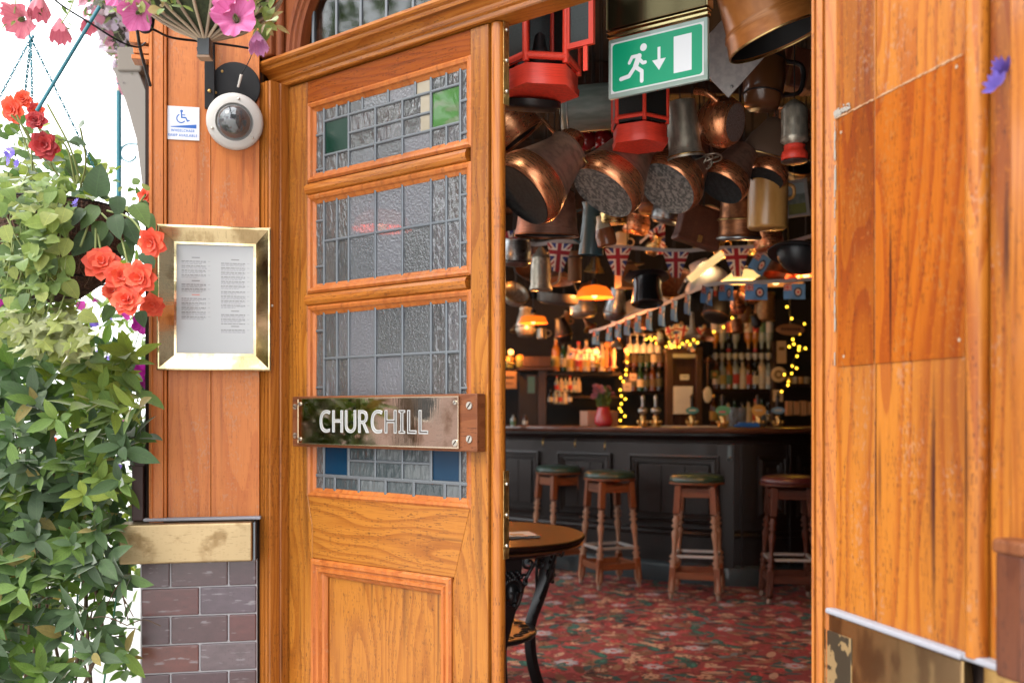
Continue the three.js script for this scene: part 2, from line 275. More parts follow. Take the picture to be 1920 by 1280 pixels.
{
  const o = inFrame('L', 'wood_pilaster', 'reddish wood panelled pilaster on purple tiles, left of the door', 'pilaster');
  const top = CEIL;
  mesh('core', plain(.30, top + .15, .10, -.15, (top - .15) / 2, -.075), M.gap, o);
  mesh('stile', boxUV(box(.036, top - .9, .05, -.268, (top + .92) / 2, -.006)), M.red, o);
  mesh('bead', boxUV(merge([cyl(.005, top - .92, -.2455, (top + .92) / 2, .012, 8), cyl(.004, top - .92, -.279, (top + .92) / 2, .020, 8)])), M.red, o);
  mesh('panel_board', boxUV(box(.109, top - .92, .03, -.1855, (top + .92) / 2, -.008)), M.red, o);
  mesh('panel_board', boxUV(box(.125, top - .92, .03, -.0675, (top + .92) / 2, -.008)), M.red, o);
  mesh('caulk_line', box(.30, .009, .03, -.15, .921, .012, .004), M.caulk, o);
  const led = mesh('brass_ledge', boxUV(box(.335, .104, .085, -.187, .862, .0145, .006), 'x'), M.brass, o);
  mesh('end_cap', box(.006, .10, .08, -.0155, .862, .012), M.lead, led);
  mesh('capital', boxUV(merge([box(.05, .03, .06, -.31, 2.185, -.01), box(.04, .02, .05, -.306, 2.155, -.012), box(.045, .012, .054, -.308, 2.135, -.012)])), M.red, o);
  // glazed tiles, laid half over half, with pale joints behind
  mesh('joint_bed', plain(.298, .93, .024, -.16, .343, -.0045), std(.34, .33, .34, .85), o);
  const glaze = [[.075, .034, .042], [.115, .032, .030], [.10, .066, .085], [.14, .036, .026], [.085, .038, .042], [.13, .09, .10]].map((c, k) => {
    const t = dataTex(128, 64, (i, j) => { const s = .8 + .5 * fbm(i / 18 + k * 9, j / 10, 4), w = fbm(i / 30 + k * 31, j / 6 + 3, 4); const sp = noise(i * .8 + k, j * .8) > .9 ? .55 : 1; return w > .66 ? mixc(c.map((v) => v * s * sp), [.34, .32, .34], Math.min(.6, (w - .66) * 5)) : c.map((v) => v * s * sp); }, true);
    t.repeat.set(6.6, 13);
    return new THREE.MeshPhysicalMaterial({ map: t, roughness: .3, clearcoat: .5, clearcoatRoughness: .16, color: 0xd0d0d0 });
  });
  const H = .0752, J = .0042;
  for (let r = 0; r < 9; r++) {
    const y1 = .815 - r * H, xs = r % 2 ? [-.307, -.159, -.011] : [-.307, -.233, -.085, -.011];
    for (let k = 0; k + 1 < xs.length; k++) mesh('tile', boxUV(box(xs[k + 1] - xs[k] - J, H - J, .016, (xs[k] + xs[k + 1]) / 2, y1 - H / 2, .004 + rr(0, .0015), .003), 'y', rnd() * 2, rnd() * 2), glaze[r === 0 ? [0, 4, 0][k] : r === 1 ? [1, 2][k] : r === 2 ? [0, 4, 1][k] : r === 3 ? [3, 5][k] : Math.floor(rnd() * 6)], o);
  }
  const c = thing('downpipe', 'short dark brown downpipe end beside the pilaster above the brass ledge', 'pipe', null, world('L', -.318, .915, -.03), .192);
  mesh('pipe', merge([box(.03, .15, .05, 0, .075, 0, .004)]), std(.05, .022, .02, .5), c); mesh('collar', box(.038, .012, .056, 0, .152, 0, .003), std(.04, .02, .02, .5), c);
}

// ---------- right pilaster ----------
{
  const o = inFrame('R', 'wood_pilaster', 'honey coloured board pilaster right of the doorway with the mark of a removed sign', 'pilaster');
  const y0 = .866, top = CEIL, h = top - y0, m = (top + y0) / 2;
  mesh('core', plain(.46, top + .15, .10, .23, (top - .15) / 2, -.075), M.gap, o);
  // boards: the middle length, where a sign hung, kept its dark varnish
  const cuts = [[y0, 1.279, M.post, -.0005], [1.279, 1.698, M.ghost, 0], [1.698, top, M.post, -.0005]];
  for (const [x0, x1] of [[.002, .1135], [.1165, .326]]) {
    const ou = (x0 < .1 ? .02 : .25) - x0, b = mesh('board', boxUV(box(x1 - x0, h, .03, (x0 + x1) / 2, m, -.0165, .003), 'y', ou, -.78), M.post, o);
    mesh('varnish_patch', boxUV(box(x1 - x0 - (x0 < .1 ? .012 : .004), .419, .002, (x0 + x1) / 2 + (x0 < .1 ? .005 : -.001), 1.4885, -.0008, .0005), 'y', ou, -.78), M.ghost, b);
  }
  // what the sign left behind: a thin pale ridge of old sealant, a smear at one corner, four filled screw holes
  const rs = []; for (let k = 0; k < 46; k++) { const x = .008 + k * .0068; if (Math.abs(x - .115) > .004) rs.push(box(.0075, rr(.0014, .0036), .0008, x, 1.7005 + rr(-.0006, .0008), .0001, .0003)); }
  mesh('sealant_line', merge(rs), std(.33, .19, .10, .7), o).userData.kind = 'stuff';
  const sm = []; for (let k = 0; k < 70; k++) { const x = .005 + Math.pow(rnd(), 1.5) * .042; sm.push(box(rr(.003, .010), rr(.0015, .004), .0006, x, 1.704 + x * .12 + rr(-.004, .009), .0003 + k * 1e-5, .0002)); } for (let k = 0; k < 40; k++) sm.push(box(rr(.0012, .0028), rr(.008, .03), .0006, rr(.003, .007), rr(1.28, 1.70), .0003 + k * 1e-5, .0002));
  mesh('sealant_smear', merge(sm), std(.24, .22, .19, .8), o).userData.kind = 'stuff';
  for (const [px, py] of [[1578, 248], [1795, 125], [1583, 668], [1800, 637]]) { const q = on('R', px, py, 0), f = mesh('filled_hole', cyl(.0028, .0012, 0, 0, 0, 12).rotateX(Math.PI / 2), std(.27, .19, .125, .7), o); f.position.set(q[0], q[1], .0004); }
  mesh('corner_bead', boxUV(cyl(.0165, h, .3415, m, -.006, 14)), M.post, o);
  mesh('flank_board', boxUV(box(.062, h, .03, .388, m, -.026, .003)), M.post, o);
  mesh('end_stile', boxUV(box(.05, h, .05, .446, m, -.012, .004)), M.rail, o);
  mesh('caulk_line', merge([box(.335, .010, .03, .16, y0 - .002, -.002, .004), box(.12, .010, .03, .385, y0 - .002, -.008, .004)]), M.caulk, o);
  const kick = dataTex(256, 128, (i, j) => { const w = fbm(i / 30, j / 30, 4); return mixc([.44, .30, .14], [.24, .15, .075], sst(.45, .6, w)); }, true); kick.repeat.set(2.2, 2.2);
  const kp = mesh('brass_plate', boxUV(box(.36, .6, .02, .145, .559, -.004, .004)), new THREE.MeshPhysicalMaterial({ map: kick, metalness: .95, roughness: .2 }), o);
  mesh('embossed_patch', boxUV(box(.085, .2, .003, .02, .73, .0065, .001)), (() => { const t = dataTex(128, 256, (i, j) => { const w = fbm(i / 22 + 7, j / 22, 4); return w > .56 ? [.36, .25, .12] : [.06, .045, .028]; }, true); t.repeat.set(10, 5); return new THREE.MeshPhysicalMaterial({ map: t, metalness: .6, roughness: .4 }); })(), kp);
  mesh('brass_plate', boxUV(box(.09, .6, .02, .40, .559, -.012, .004)), M.brassOld, o);
  const b = thing('timber_block', 'dark red timber block at the far right edge above the brass plate', 'block', null, world('R', .452, .86, .016), -1.3195);
  mesh('block', boxUV(box(.05, .16, .05, 0, .085, 0, .006)), woodMat(woodStool, { color: new THREE.Color(.6, .5, .5) }), b); mesh('cap', boxUV(box(.056, .02, .056, 0, .172, 0, .006)), M.plank, b);
}

// ---------- door frame, transom and fanlight ----------
{
  const o = inFrame('D', 'door_frame', 'varnished wooden door frame with moulded transom and arched fanlight', 'door frame');
  const jp = [[-.05, -.05], [-.05, .055], [-.046, .06], [-.028, .06], [-.0265, .054], [-.024, .054], [-.022, .061], [-.012, .061], [-.0105, .055], [-.0085, .055], [-.007, .06], [-.002, .058], [0, .05], [0, .032], [-.003, .029], [-.003, .027], [0, .024], [0, -.05]];
  const X = V3(1, 0, 0), Y = V3(0, 1, 0), Z = V3(0, 0, 1);
  mesh('jamb', boxUV(straight(V3(0, 0, 0), V3(0, 2.09, 0), X, Z, jp)), M.frame, o);
  mesh('jamb', boxUV(straight(V3(1.486, 0, 0), V3(1.486, 2.09, 0), V3(-1, 0, 0), Z, jp)), M.rail, o);
  const tp = [[-.05, 0], [.010, 0], [.0125, .003], [.0125, .012], [.019, .015], [.022, .02], [.022, .026], [.028, .031], [.036, .035], [.046, .038], [.049, .043], [.049, .046], [.056, .049], [.060, .054], [.060, .060], [.054, .064], [-.05, .066]];
  mesh('transom', boxUV(straight(V3(-.058, 2.088, 0), V3(1.55, 2.088, 0), Z, Y, tp), 'x'), M.rail, o);
  // wall above with an elliptical opening
  const s = new THREE.Shape([[-.06, 2.155], [1.55, 2.155], [1.55, CEIL], [-.06, CEIL]].map((q) => new THREE.Vector2(...q)));
  const hole = new THREE.Path(); const cx = .745, rx = .70, ry = .40; hole.moveTo(cx - rx, 2.158); for (let k = 0; k <= 40; k++) { const a = Math.PI - k / 40 * Math.PI; hole.lineTo(cx + rx * Math.cos(a), 2.158 + ry * Math.sin(a)); } s.holes.push(hole);
  mesh('arch_panel', boxUV(new THREE.ExtrudeGeometry(s, { depth: .05, bevelEnabled: false }).translate(0, 0, -.03)), M.shadeWood, o);  // arch wood: shade painted in as a darker wood colour
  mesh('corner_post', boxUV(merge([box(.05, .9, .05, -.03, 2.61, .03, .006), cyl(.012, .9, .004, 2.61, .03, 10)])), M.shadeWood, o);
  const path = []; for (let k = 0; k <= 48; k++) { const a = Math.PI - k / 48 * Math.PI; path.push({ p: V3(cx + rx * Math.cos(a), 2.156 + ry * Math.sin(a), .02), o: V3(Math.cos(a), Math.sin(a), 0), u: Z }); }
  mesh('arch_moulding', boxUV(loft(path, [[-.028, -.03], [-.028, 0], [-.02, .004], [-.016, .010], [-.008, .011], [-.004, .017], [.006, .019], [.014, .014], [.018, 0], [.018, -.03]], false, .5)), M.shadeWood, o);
  const cames = []; for (let k = 0; k < 15; k++) { const x = .10 + k * .0925, hh = ry * Math.sqrt(Math.max(0, 1 - ((x - cx) / rx) ** 2)); if (hh > .06) { cames.push(box(.008, hh, .008, x, 2.158 + hh / 2, -.004)); const m = mesh('glass_pane', plain(.083, hh, .003, x + .0462, 2.158 + hh / 2, -.005), glassMat(k), o); m.rotation.set(0, 0, 0); } }
  mesh('lead_came', merge(cames), M.lead, o);
}
function glassMat(k) {
  glassMat.list ??= [0, 1, 2].map((q) => std(.62, .66, .66, .04, 0, { transmission: 1, thickness: 0, ior: 1.5 }));
  return glassMat.list[k % 3];
}
// ---------- the closed door leaf with leaded lights ----------
{
  const o = inFrame('D', 'pub_door', 'closed varnished wooden door leaf with leaded glass and a lower panel', 'door');
  const T = .045, hid = [];
  // diminished stiles: narrow beside the glass, wider below it
  mesh('stile', boxUV(poly([[0.003, .02], [.099, .02], [.099, .90], [.078, .985], [.078, 2.085], [0.003, 2.085]], T, -T)), M.door, o);
  const rs = mesh('stile', boxUV(poly([[.600, .02], [.708, .02], [.708, 2.085], [.655, 2.085], [.655, .985], [.600, .80]], T, -T)), M.door, o);
  mesh('meeting_bead', boxUV(merge([cyl(.0165, 2.06, .7235, 1.055, -.0185, 18), box(.02, 2.06, .02, .714, 1.055, -.035)])), M.rail, rs);
  mesh('top_rail', boxUV(poly([[.0785, 2.022], [.6545, 2.022], [.6545, 2.085], [.0785, 2.085]], T - .0008, -T), 'x'), M.topRailShaded, o);  // rail colour darkened for transom shade and older varnish
  mesh('lock_rail', boxUV(poly([[.0995, .816], [.6045, .816], [.6545, .985], [.0785, .985], [.0995, .90]], T - .0008, -T), 'x'), M.door, o);
  mesh('bottom_rail', boxUV(poly([[.0995, .02], [.5995, .02], [.5995, .26], [.0995, .26]], T - .0008, -T), 'x'), M.door, o);
  const pan = mesh('panel', boxUV(box(.42, .52, .016, .36, .52, -.022, .003)), M.door, o);
  mesh('panel_moulding', boxUV(frame(.099, .600, .26, .816, [[0, -.03], [0, .004], [-.005, .009], [-.013, .009], [-.017, .003], [-.021, .002], [-.024, .006], [-.031, .006], [-.036, -.003], [-.042, -.006], [-.047, -.013], [-.047, -.03]])), M.bead, pan);
  const mun = [[-.0165, -.03], [-.0165, -.006], [-.012, .003], [-.004, .007], [.004, .007], [.012, .003], [.0165, -.006], [.0165, -.03]];
  for (const y of [1.7975, 1.5025]) mesh('glazing_bar', boxUV(straight(V3(.074, y, 0), V3(.645, y, 0), V3(0, 1, 0), V3(0, 0, 1), mun), 'x'), M.rail, o);
  const bd = [[0, -.03], [0, -.001], [-.006, .004], [-.013, .001], [-.016, -.005], [-.024, -.010], [-.026, -.014], [-.026, -.03]];
  for (const [y0, y1] of [[1.814, 2.026], [1.519, 1.781], [.978, 1.486]]) mesh('glazing_bead', boxUV(frame(.079, .659, y0, y1, bd)), M.bead, o);
  // glass: every pane on its own, a little out of true
  const pm = [];
  for (let k = 0; k < 6; k++) {
    const b = dataTex(128, 128, (i, j) => k < 3 ? fbm(i / 5 + k * 20, j / 5, 3) : fbm(i / 12 + k * 20, j / 26, 3), false); b.repeat.set(9, 9);
    pm.push(std(...[[.24, .26, .29], [.30, .31, .35], [.20, .215, .23], [.25, .245, .25], [.22, .225, .235], [.30, .30, .32]][k], [.26, .30, .22, .1, .14, .08][k], 0, { bumpMap: b, bumpScale: k < 3 ? .002 : .005, transmission: k < 3 ? .74 : .78, thickness: 0, ior: 1.7, clearcoat: .4, clearcoatRoughness: k < 3 ? .35 : .08 }));
  }
  const green = std(.10, .30, .08, .25, 0, { map: dataTex(64, 64, (i, j) => { const s = fbm(i / 40 + j / 26, j / 12 - i / 30, 3); return mixc([.35, .95, .25], [1.0, .95, .95], sst(.38, .6, s)); }, true), clearcoat: .6, transmission: .3, thickness: 0 }); green.color.setRGB(.10, .15, .07); green.map.repeat.set(7, 7);
  const blue = std(.003, .022, .05, .2, 0, { specularIntensity: .5 }), paleReflection = std(.22, .19, .14, .3, 0, { clearcoat: .2 });  // cream panes: a pale reflection painted in as glass colour
  const came = [];
  const S = [.103, .135, .186, .231, .330, .426, .522, .572, .616, .645], Zg = -.013;
  const pane = (x0, x1, y0, y1, m, label) => { const g = mesh('glass_pane', boxUV(plain(x1 - x0, y1 - y0, .003, 0, 0, 0)), m ?? pm[(x0 > .22 && x1 < .53 ? Math.floor(rnd() * 3) : 3 + Math.floor(rnd() * 3))], o, label); g.position.set((x0 + x1) / 2, (y0 + y1) / 2, Zg); g.rotation.set(rr(-.018, .018), rr(-.018, .018), 0); return g; };
  const H = (x0, x1, y, w = .0075) => came.push(box(x1 - x0, w, .009, (x0 + x1) / 2, y, Zg + .0012, .003));
  const Vv = (x, y0, y1, w = .0075) => came.push(box(w, y1 - y0, .0096, x, (y0 + y1) / 2, Zg + .0012, .003));
  const strips = (xs, ys) => { for (let k = 0; k + 1 < ys.length; k++) { pane(xs[0], xs[1], ys[k], ys[k + 1]); if (k) H(xs[0], xs[1], ys[k]); } };
  // top light
  let a = 1.812, b = 2.006;
  strips([S[0], S[1]], [a, 1.846, 1.938, b]); strips([S[8], S[9]], [a, 1.853, 1.928, b]); Vv(S[1], a, b); Vv(S[8], a, b);
  H(S[1], S[8], 1.970);
  const tx = [S[1], S[2], S[3], .283, .376, .47, S[6], S[7], S[8]]; for (let k = 0; k + 1 < tx.length; k++) { pane(tx[k], tx[k + 1], 1.970, b, k === 5 ? paleReflection : undefined); if (k) Vv(tx[k], 1.970, b); }
  pane(S[1], S[3], 1.88, 1.970, std(.004, .022, .014, .15, 0, { specularIntensity: .7 }), 'dark green square pane'); pane(S[6], S[8], 1.88, 1.970, green, 'milky green square pane');
  H(S[1], S[3], 1.88); H(S[6], S[8], 1.88); Vv(S[3], a, 1.97); Vv(S[6], a, 1.97);
  for (const [x0, xm, x1] of [[S[1], S[2], S[3]], [S[6], S[7], S[8]]]) { pane(x0, xm, a, 1.88); pane(xm, x1, a, 1.88); Vv(xm, a, 1.88); }
  for (let c = 3; c < 6; c++) { const ys = [a, 1.878, 1.922, 1.97]; for (let r = 0; r < 3; r++) { if (c === 5 && r) { pane(S[c], S[c] + .06, ys[r], ys[r + 1], pm[4]); pane(S[c] + .06, S[c + 1], ys[r], ys[r + 1], paleReflection); } else pane(S[c], S[c + 1], ys[r], ys[r + 1], r ? pm[3 + (c + r) % 3] : undefined); } if (c > 3) Vv(S[c], a, 1.97); }
  H(S[3], S[6], 1.922); H(S[3], S[6], 1.878);
  // middle and lower lights
  const grid = (a, b, hl, left, right) => {
    strips([S[0], S[1]], [a, ...left, b]); strips([S[8], S[9]], [a, ...right, b]);
    for (let c = 1; c < 8; c++) { const ys = [a, ...hl, b]; for (let r = 0; r + 1 < ys.length; r++) pane(S[c], S[c + 1], ys[r], ys[r + 1]); Vv(S[c], a, b); } Vv(S[8], a, b);
    for (const y of hl) H(S[1], S[8], y);
  };
  grid(1.516, 1.784, [1.654], [1.589, 1.71], [1.597, 1.709]);
  grid(1.13, 1.488, [1.3446], [1.2686, 1.419], [1.2586, 1.425]);
  const dk = [std(.05, .06, .065, .12), std(.035, .045, .05, .1), std(.075, .085, .09, .16)].map((m) => { m.bumpMap = pm[4].bumpMap; m.bumpScale = .003; return m; });
  a = .996; b = 1.13;
  strips([S[0], S[1]], [a, b]); strips([S[8], S[9]], [a, b]); Vv(S[1], a, b); Vv(S[8], a, b); H(S[0], S[9], 1.0358, .010); H(S[0], S[9], b);
  pane(S[1], S[3], 1.0358, b, blue, 'deep blue square pane'); pane(S[6], S[8], 1.0358, b, blue, 'deep blue square pane'); Vv(S[3], 1.0358, b, .010); Vv(S[6], 1.0358, b, .010);
  for (let c = 3; c < 6; c++) { pane(S[c], S[c + 1], 1.0358, 1.0795, dk[c % 3]); pane(S[c], S[c + 1], 1.0795, b, dk[(c + 1) % 3]); if (c > 3) Vv(S[c], 1.0358, b); }
  H(S[3], S[6], 1.0795);
  const bx = [S[1], .178, .27, .367, .465, .567, S[8]]; for (let k = 0; k + 1 < bx.length; k++) { pane(bx[k], bx[k + 1], a, 1.0358, dk[k % 3]); if (k) Vv(bx[k], a, 1.0358, .010); }
  mesh('lead_came', merge(came), M.lead, o);
  // flush bolts on the meeting edge
  for (const y of [2.0, 1.02]) { const p = mesh('flush_bolt', box(.004, .20, .02, .7395, y - (y > 1.5 ? 0 : .05), -.026, .001), M.brassOld, o); const sc = []; for (const q of [-.07, 0, .07]) sc.push(new THREE.SphereGeometry(.0045, 8, 6).translate(.742, y + q - (y > 1.5 ? 0 : .05), -.026)); mesh('screw', merge(sc), M.screw, p); }
}

// ---------- name plate across the door ----------
{
  const o = inFrame('D', 'name_plate', 'polished metal name plate lettered CHURCHILL on a wooden board across the door', 'sign');
  const e = .034, bl = on('D', 546, 838, e), br = on('D', 893, 851, e), pl = on('D', 558, 745, e), pr = on('D', 861, 741, e), y0 = 1.113, y1 = 1.245;
  mesh('backing_board', boxUV(box(br[0] - bl[0], y1 - y0, .030, (bl[0] + br[0]) / 2, (y0 + y1) / 2, .0165, .003), 'x'), M.plank, o);
  const pw = pr[0] - pl[0], ph = y1 - y0 - .012, pc = (pl[0] + pr[0]) / 2, yc = (y0 + y1) / 2 + .001;
  const plate = mesh('metal_plate', boxUV(box(pw, ph, .004, pc, yc, .0335, .0015), 'x'), M.bronze, o);
  mesh('plate_rim', frame(pc - pw / 2, pc + pw / 2, yc - ph / 2, yc + ph / 2, [[0, 0], [0, .0018], [-.0028, .0018], [-.0028, 0]], .0352), std(.75, .66, .5, .2, 1), plate);
  const font = await new FontLoader().loadAsync('fonts/droid/droid_sans_regular.typeface.json');
  const x0 = on('D', 601, 800, e)[0], x1 = on('D', 803, 800, e)[0], cap = .054, capOf = (() => { const b = new THREE.Box2(); font.generateShapes('H', 1).forEach((q) => q.getPoints(2).forEach((p) => b.expandByPoint(p))); return b.max.y; })(), size = cap / capOf;
  const shapes = [...'CHURCHILL'].map((ch) => font.generateShapes(ch, size));
  const widths = shapes.map((s) => { const b = new THREE.Box2(); s.forEach((q) => q.getPoints(4).forEach((p) => b.expandByPoint(p))); return [b.min.x, b.max.x]; });
  const sum = widths.reduce((t, w) => t + w[1] - w[0], 0), gap = (x1 - x0) > sum ? (x1 - x0 - sum) / 8 : .004, sx = Math.min(1, (x1 - x0 - 8 * .006) / sum), g2 = (x1 - x0 - sum * sx) / 8;
  let x = x0; const ink = std(.36, .37, .37, .5, .1), inner = std(.12, .10, .09, .3, .8);
  shapes.forEach((s, k) => {
    const put = (p) => V3(x + (p.x - widths[k][0]) * sx, yc - cap / 2 + p.y, .0362), gs = [];
    for (const q of s) for (const loop of [q.getPoints(5), ...q.holes.map((h) => h.getPoints(5))]) {
      const pts = loop.map(put).filter((p, i, a) => !i || p.distanceTo(a[i - 1]) > 1e-5); if (pts[0].distanceTo(pts[pts.length - 1]) < 1e-5) pts.pop();
      for (let i = 0; i < pts.length; i++) { gs.push(rod(pts[i], pts[(i + 1) % pts.length], .0013, 5)); gs.push(new THREE.SphereGeometry(.0013, 5, 4).translate(...pts[i].toArray())); }
    }
    const m = mesh('letter', merge(gs), ink, o);
    const sh = s.map((q) => new THREE.Shape(q.getPoints(5).map((p) => { const v = put(p); return new THREE.Vector2(v.x, v.y); })));
    sh.forEach((h, i) => { h.holes = s[i].holes.map((w) => new THREE.Path(w.getPoints(5).map((p) => { const v = put(p); return new THREE.Vector2(v.x, v.y); }))); });
    mesh('letter_fill', new THREE.ShapeGeometry(sh).translate(0, 0, .0358), k < 5 ? std(.27, .27, .26, .45, .2) : inner, m);
    x += (widths[k][1] - widths[k][0]) * sx + g2;
  });
  const screw = (sx, sy, z, r) => { const m = mesh('screw', cyl(r, .003, 0, 0, 0, 14).rotateX(Math.PI / 2), M.screw, o); m.position.set(sx, sy, z); mesh('slot', plain(r * 1.7, r * .3, .001, 0, 0, .0018).rotateZ(rr(0, 3)), M.gap, m); };
  for (const y of [yc - .038, yc + .038]) { screw(bl[0] + .0135, y, .033, .0075); screw(br[0] - .022, y, .033, .0085); }
  for (const [px, py] of [[pl[0] + .011, y0 + .02], [pl[0] + .011, y1 - .02], [pr[0] - .011, y0 + .02], [pr[0] - .011, y1 - .02]]) screw(px, py, .0368, py < 1.18 && px > .4 ? .0078 : .005);
}

// ---------- menu case, notices and camera on the left pilaster ----------
{
  const e = .05, o = inFrame('L', 'menu_case', 'brass framed menu case holding a printed menu on the left pilaster', 'menu case');
  const a = on('L', 293, 693, e), b = on('L', 507, 427, e), ia = on('L', 328, 658, .02), ib = on('L', 473, 459, .02);
  const t = (ia[0] - a[0] + b[0] - ib[0]) / 2, x0 = a[0], x1 = b[0], y0 = a[1], y1 = b[1];
  mesh('frame', boxUV(frame(x0, x1, y0, y1, [[0, -.03], [0, .008], [-.003, .0105], [-.006, .010], [-t + .006, -.018], [-t, -.018], [-t, -.024]], .04)), M.brassFrame, o);
  mesh('back_board', plain(x1 - x0 - .008, y1 - y0 - .008, .008, (x0 + x1) / 2, (y0 + y1) / 2, .0125), M.gap, o);
  const W = 512, Hh = 720, c = document.createElement('canvas'); c.width = W; c.height = Hh; const g = c.getContext('2d');
  g.fillStyle = '#979a9d'; g.fillRect(0, 0, W, Hh);
  const col = (cx, y, rows) => { for (const [kind, n] of rows) { if (kind === 'h') { g.fillStyle = n === 2 ? '#a86a60' : '#6a6a6c'; g.fillRect(cx - 26, y, 52, 7); y += 18; } else for (let k = 0; k < n; k++) { let x = cx - 92; const end = cx + 92 - (k % 3 === 2 ? rr(20, 90) : 26); while (x < end) { const l = rr(8, 30); g.fillStyle = k % 3 ? '#77787c' : '#5e5e62'; g.fillRect(x, y, Math.min(l, end - x), k % 3 ? 4.5 : 5.5); x += l + 4; } if (k % 3 === 0) { g.fillStyle = '#8a8a8c'; g.fillRect(cx + 78, y, 16, 5); } y += k % 3 === 2 ? 13 : 8.4; } y += 7; } };
  col(128, 86, [['h', 1], ['t', 12], ['h', 1], ['t', 6], ['h', 2], ['t', 15]]); col(384, 94, [['h', 1], ['t', 18], ['t', 12], ['h', 1], ['t', 7], ['h', 1], ['t', 3]]);
  const tex = new THREE.CanvasTexture(c); tex.colorSpace = THREE.SRGBColorSpace; tex.flipY = true;
  const m = mesh('menu_sheet', new THREE.PlaneGeometry(x1 - x0 - 2 * t + .004, y1 - y0 - 2 * t + .004).translate((x0 + x1) / 2, (y0 + y1) / 2, .0172), new THREE.MeshPhysicalMaterial({ map: tex, roughness: .6, clearcoat: .7, clearcoatRoughness: .1 }), o);
  mesh('lock', new THREE.SphereGeometry(.004, 10, 8).translate(x1 + .003, (y0 + y1) / 2 - .015, .03), M.screw, o);
}
{
  const a = on('L', 311, 262, .002), b = on('L', 374, 203, .002), o = inFrame('L', 'ramp_notice', 'small white notice with a blue wheelchair symbol beside the camera', 'notice');
  const S = 256, c = document.createElement('canvas'); c.width = c.height = S; const g = c.getContext('2d');
  g.fillStyle = '#bdbfc6'; g.fillRect(0, 0, S, S); g.fillStyle = g.strokeStyle = '#16509c'; g.lineWidth = 11; g.lineCap = 'round';
  g.beginPath(); g.arc(120, 34, 11, 0, 7); g.fill();
  g.beginPath(); g.moveTo(119, 48); g.lineTo(121, 84); g.lineTo(152, 84); g.lineTo(166, 110); g.lineTo(178, 106); g.stroke(); g.lineWidth = 8; g.beginPath(); g.moveTo(121, 64); g.lineTo(146, 64); g.stroke();
  g.beginPath(); g.lineWidth = 9; g.arc(116, 92, 33, -2.1, -5.6, true); g.stroke();
  g.beginPath(); g.moveTo(36, 156); g.lineTo(236, 134); g.lineTo(236, 166); g.lineTo(36, 162); g.fill();
  g.font = 'bold 29px sans-serif'; g.textAlign = 'center'; g.fillText('WHEELCHAIR', 130, 197, 200); g.fillText('RAMP AVAILABLE', 128, 234, 232);
  const t = new THREE.CanvasTexture(c); t.colorSpace = THREE.SRGBColorSpace;
  mesh('plate', plain(b[0] - a[0], b[1] - a[1], .003, (a[0] + b[0]) / 2, (a[1] + b[1]) / 2, .0085), M.white, o);
  mesh('print', new THREE.PlaneGeometry(b[0] - a[0] - .002, b[1] - a[1] - .002).translate((a[0] + b[0]) / 2, (a[1] + b[1]) / 2, .0102), new THREE.MeshStandardMaterial({ map: t, roughness: .35 }), o);
}
{
  const c = on('L', 438, 219, .05), p = world('L', c[0], c[1], .007), o = thing('security_camera', 'white round security camera with a clear dark dome above the menu case', 'camera', null, p);
  orient(o, FR.L.z.clone().add(V3(.02, -.30, 0)));
  mesh('housing', lathe([[0, -.004], [.070, -.004], [.0735, .004], [.0735, .022], [.071, .030], [.064, .036], [.050, .040], [.047, .040], [.047, .03], [0, .03]], 48), std(.46, .45, .43, .45), o);
  const dm = new THREE.SphereGeometry(.0455, 32, 16, 0, Math.PI * 2, 0, 1.5).translate(0, .036, 0);
  mesh('dome', dm, new THREE.MeshPhysicalMaterial({ color: 0x8a9096, transmission: .85, thickness: 0, roughness: .02, ior: 1.9, clearcoat: 1 }), o);
  mesh('lens_ball', merge([new THREE.SphereGeometry(.030, 20, 14).translate(0, .036, 0), cyl(.012, .02, .006, .062, .004, 14)]), std(.02, .02, .022, .3, 0, { clearcoat: 1 }), o);
  for (let k = 0; k < 3; k++) { const a = .5 + k * 2.1; mesh('screw', new THREE.SphereGeometry(.004, 8, 6).translate(Math.cos(a) * .06, .0375, Math.sin(a) * .06), M.screw, o); }
  const q = on('L', 441, 163, .01), b = thing('mounting_plate', 'round black mounting plate behind the security camera', 'plate', null, world('L', q[0], q[1], .0075)); orient(b, FR.L.z);
  mesh('disc', lathe([[0, 0], [.064, 0], [.0655, .003], [.0655, .007], [.063, .010], [0, .010]], 40), M.black, b); for (const [u, v] of [[-.045, .03], [.046, .028], [-.04, -.03]]) mesh('screw', new THREE.SphereGeometry(.004, 8, 6).translate(u, .010, v), M.brassOld, b);
  const w = thing('camera_cable', 'thin pale cable hanging from above to the security camera', 'cable');
  const k0 = world('L', ...on('L', 472, 100, .06), .06), k1 = world('L', ...on('L', 452, 140, .05), .05), k2 = world('L', ...on('L', 446, 163, .03), .03);
  mesh('wire', tube([k0.clone().add(V3(.02, .2, 0)), k0, k1], .0013, 16, 5), M.black, w); mesh('ferrule', rod(k1, k2, .004, 8, .0028), std(.55, .52, .48, .6), w);
}
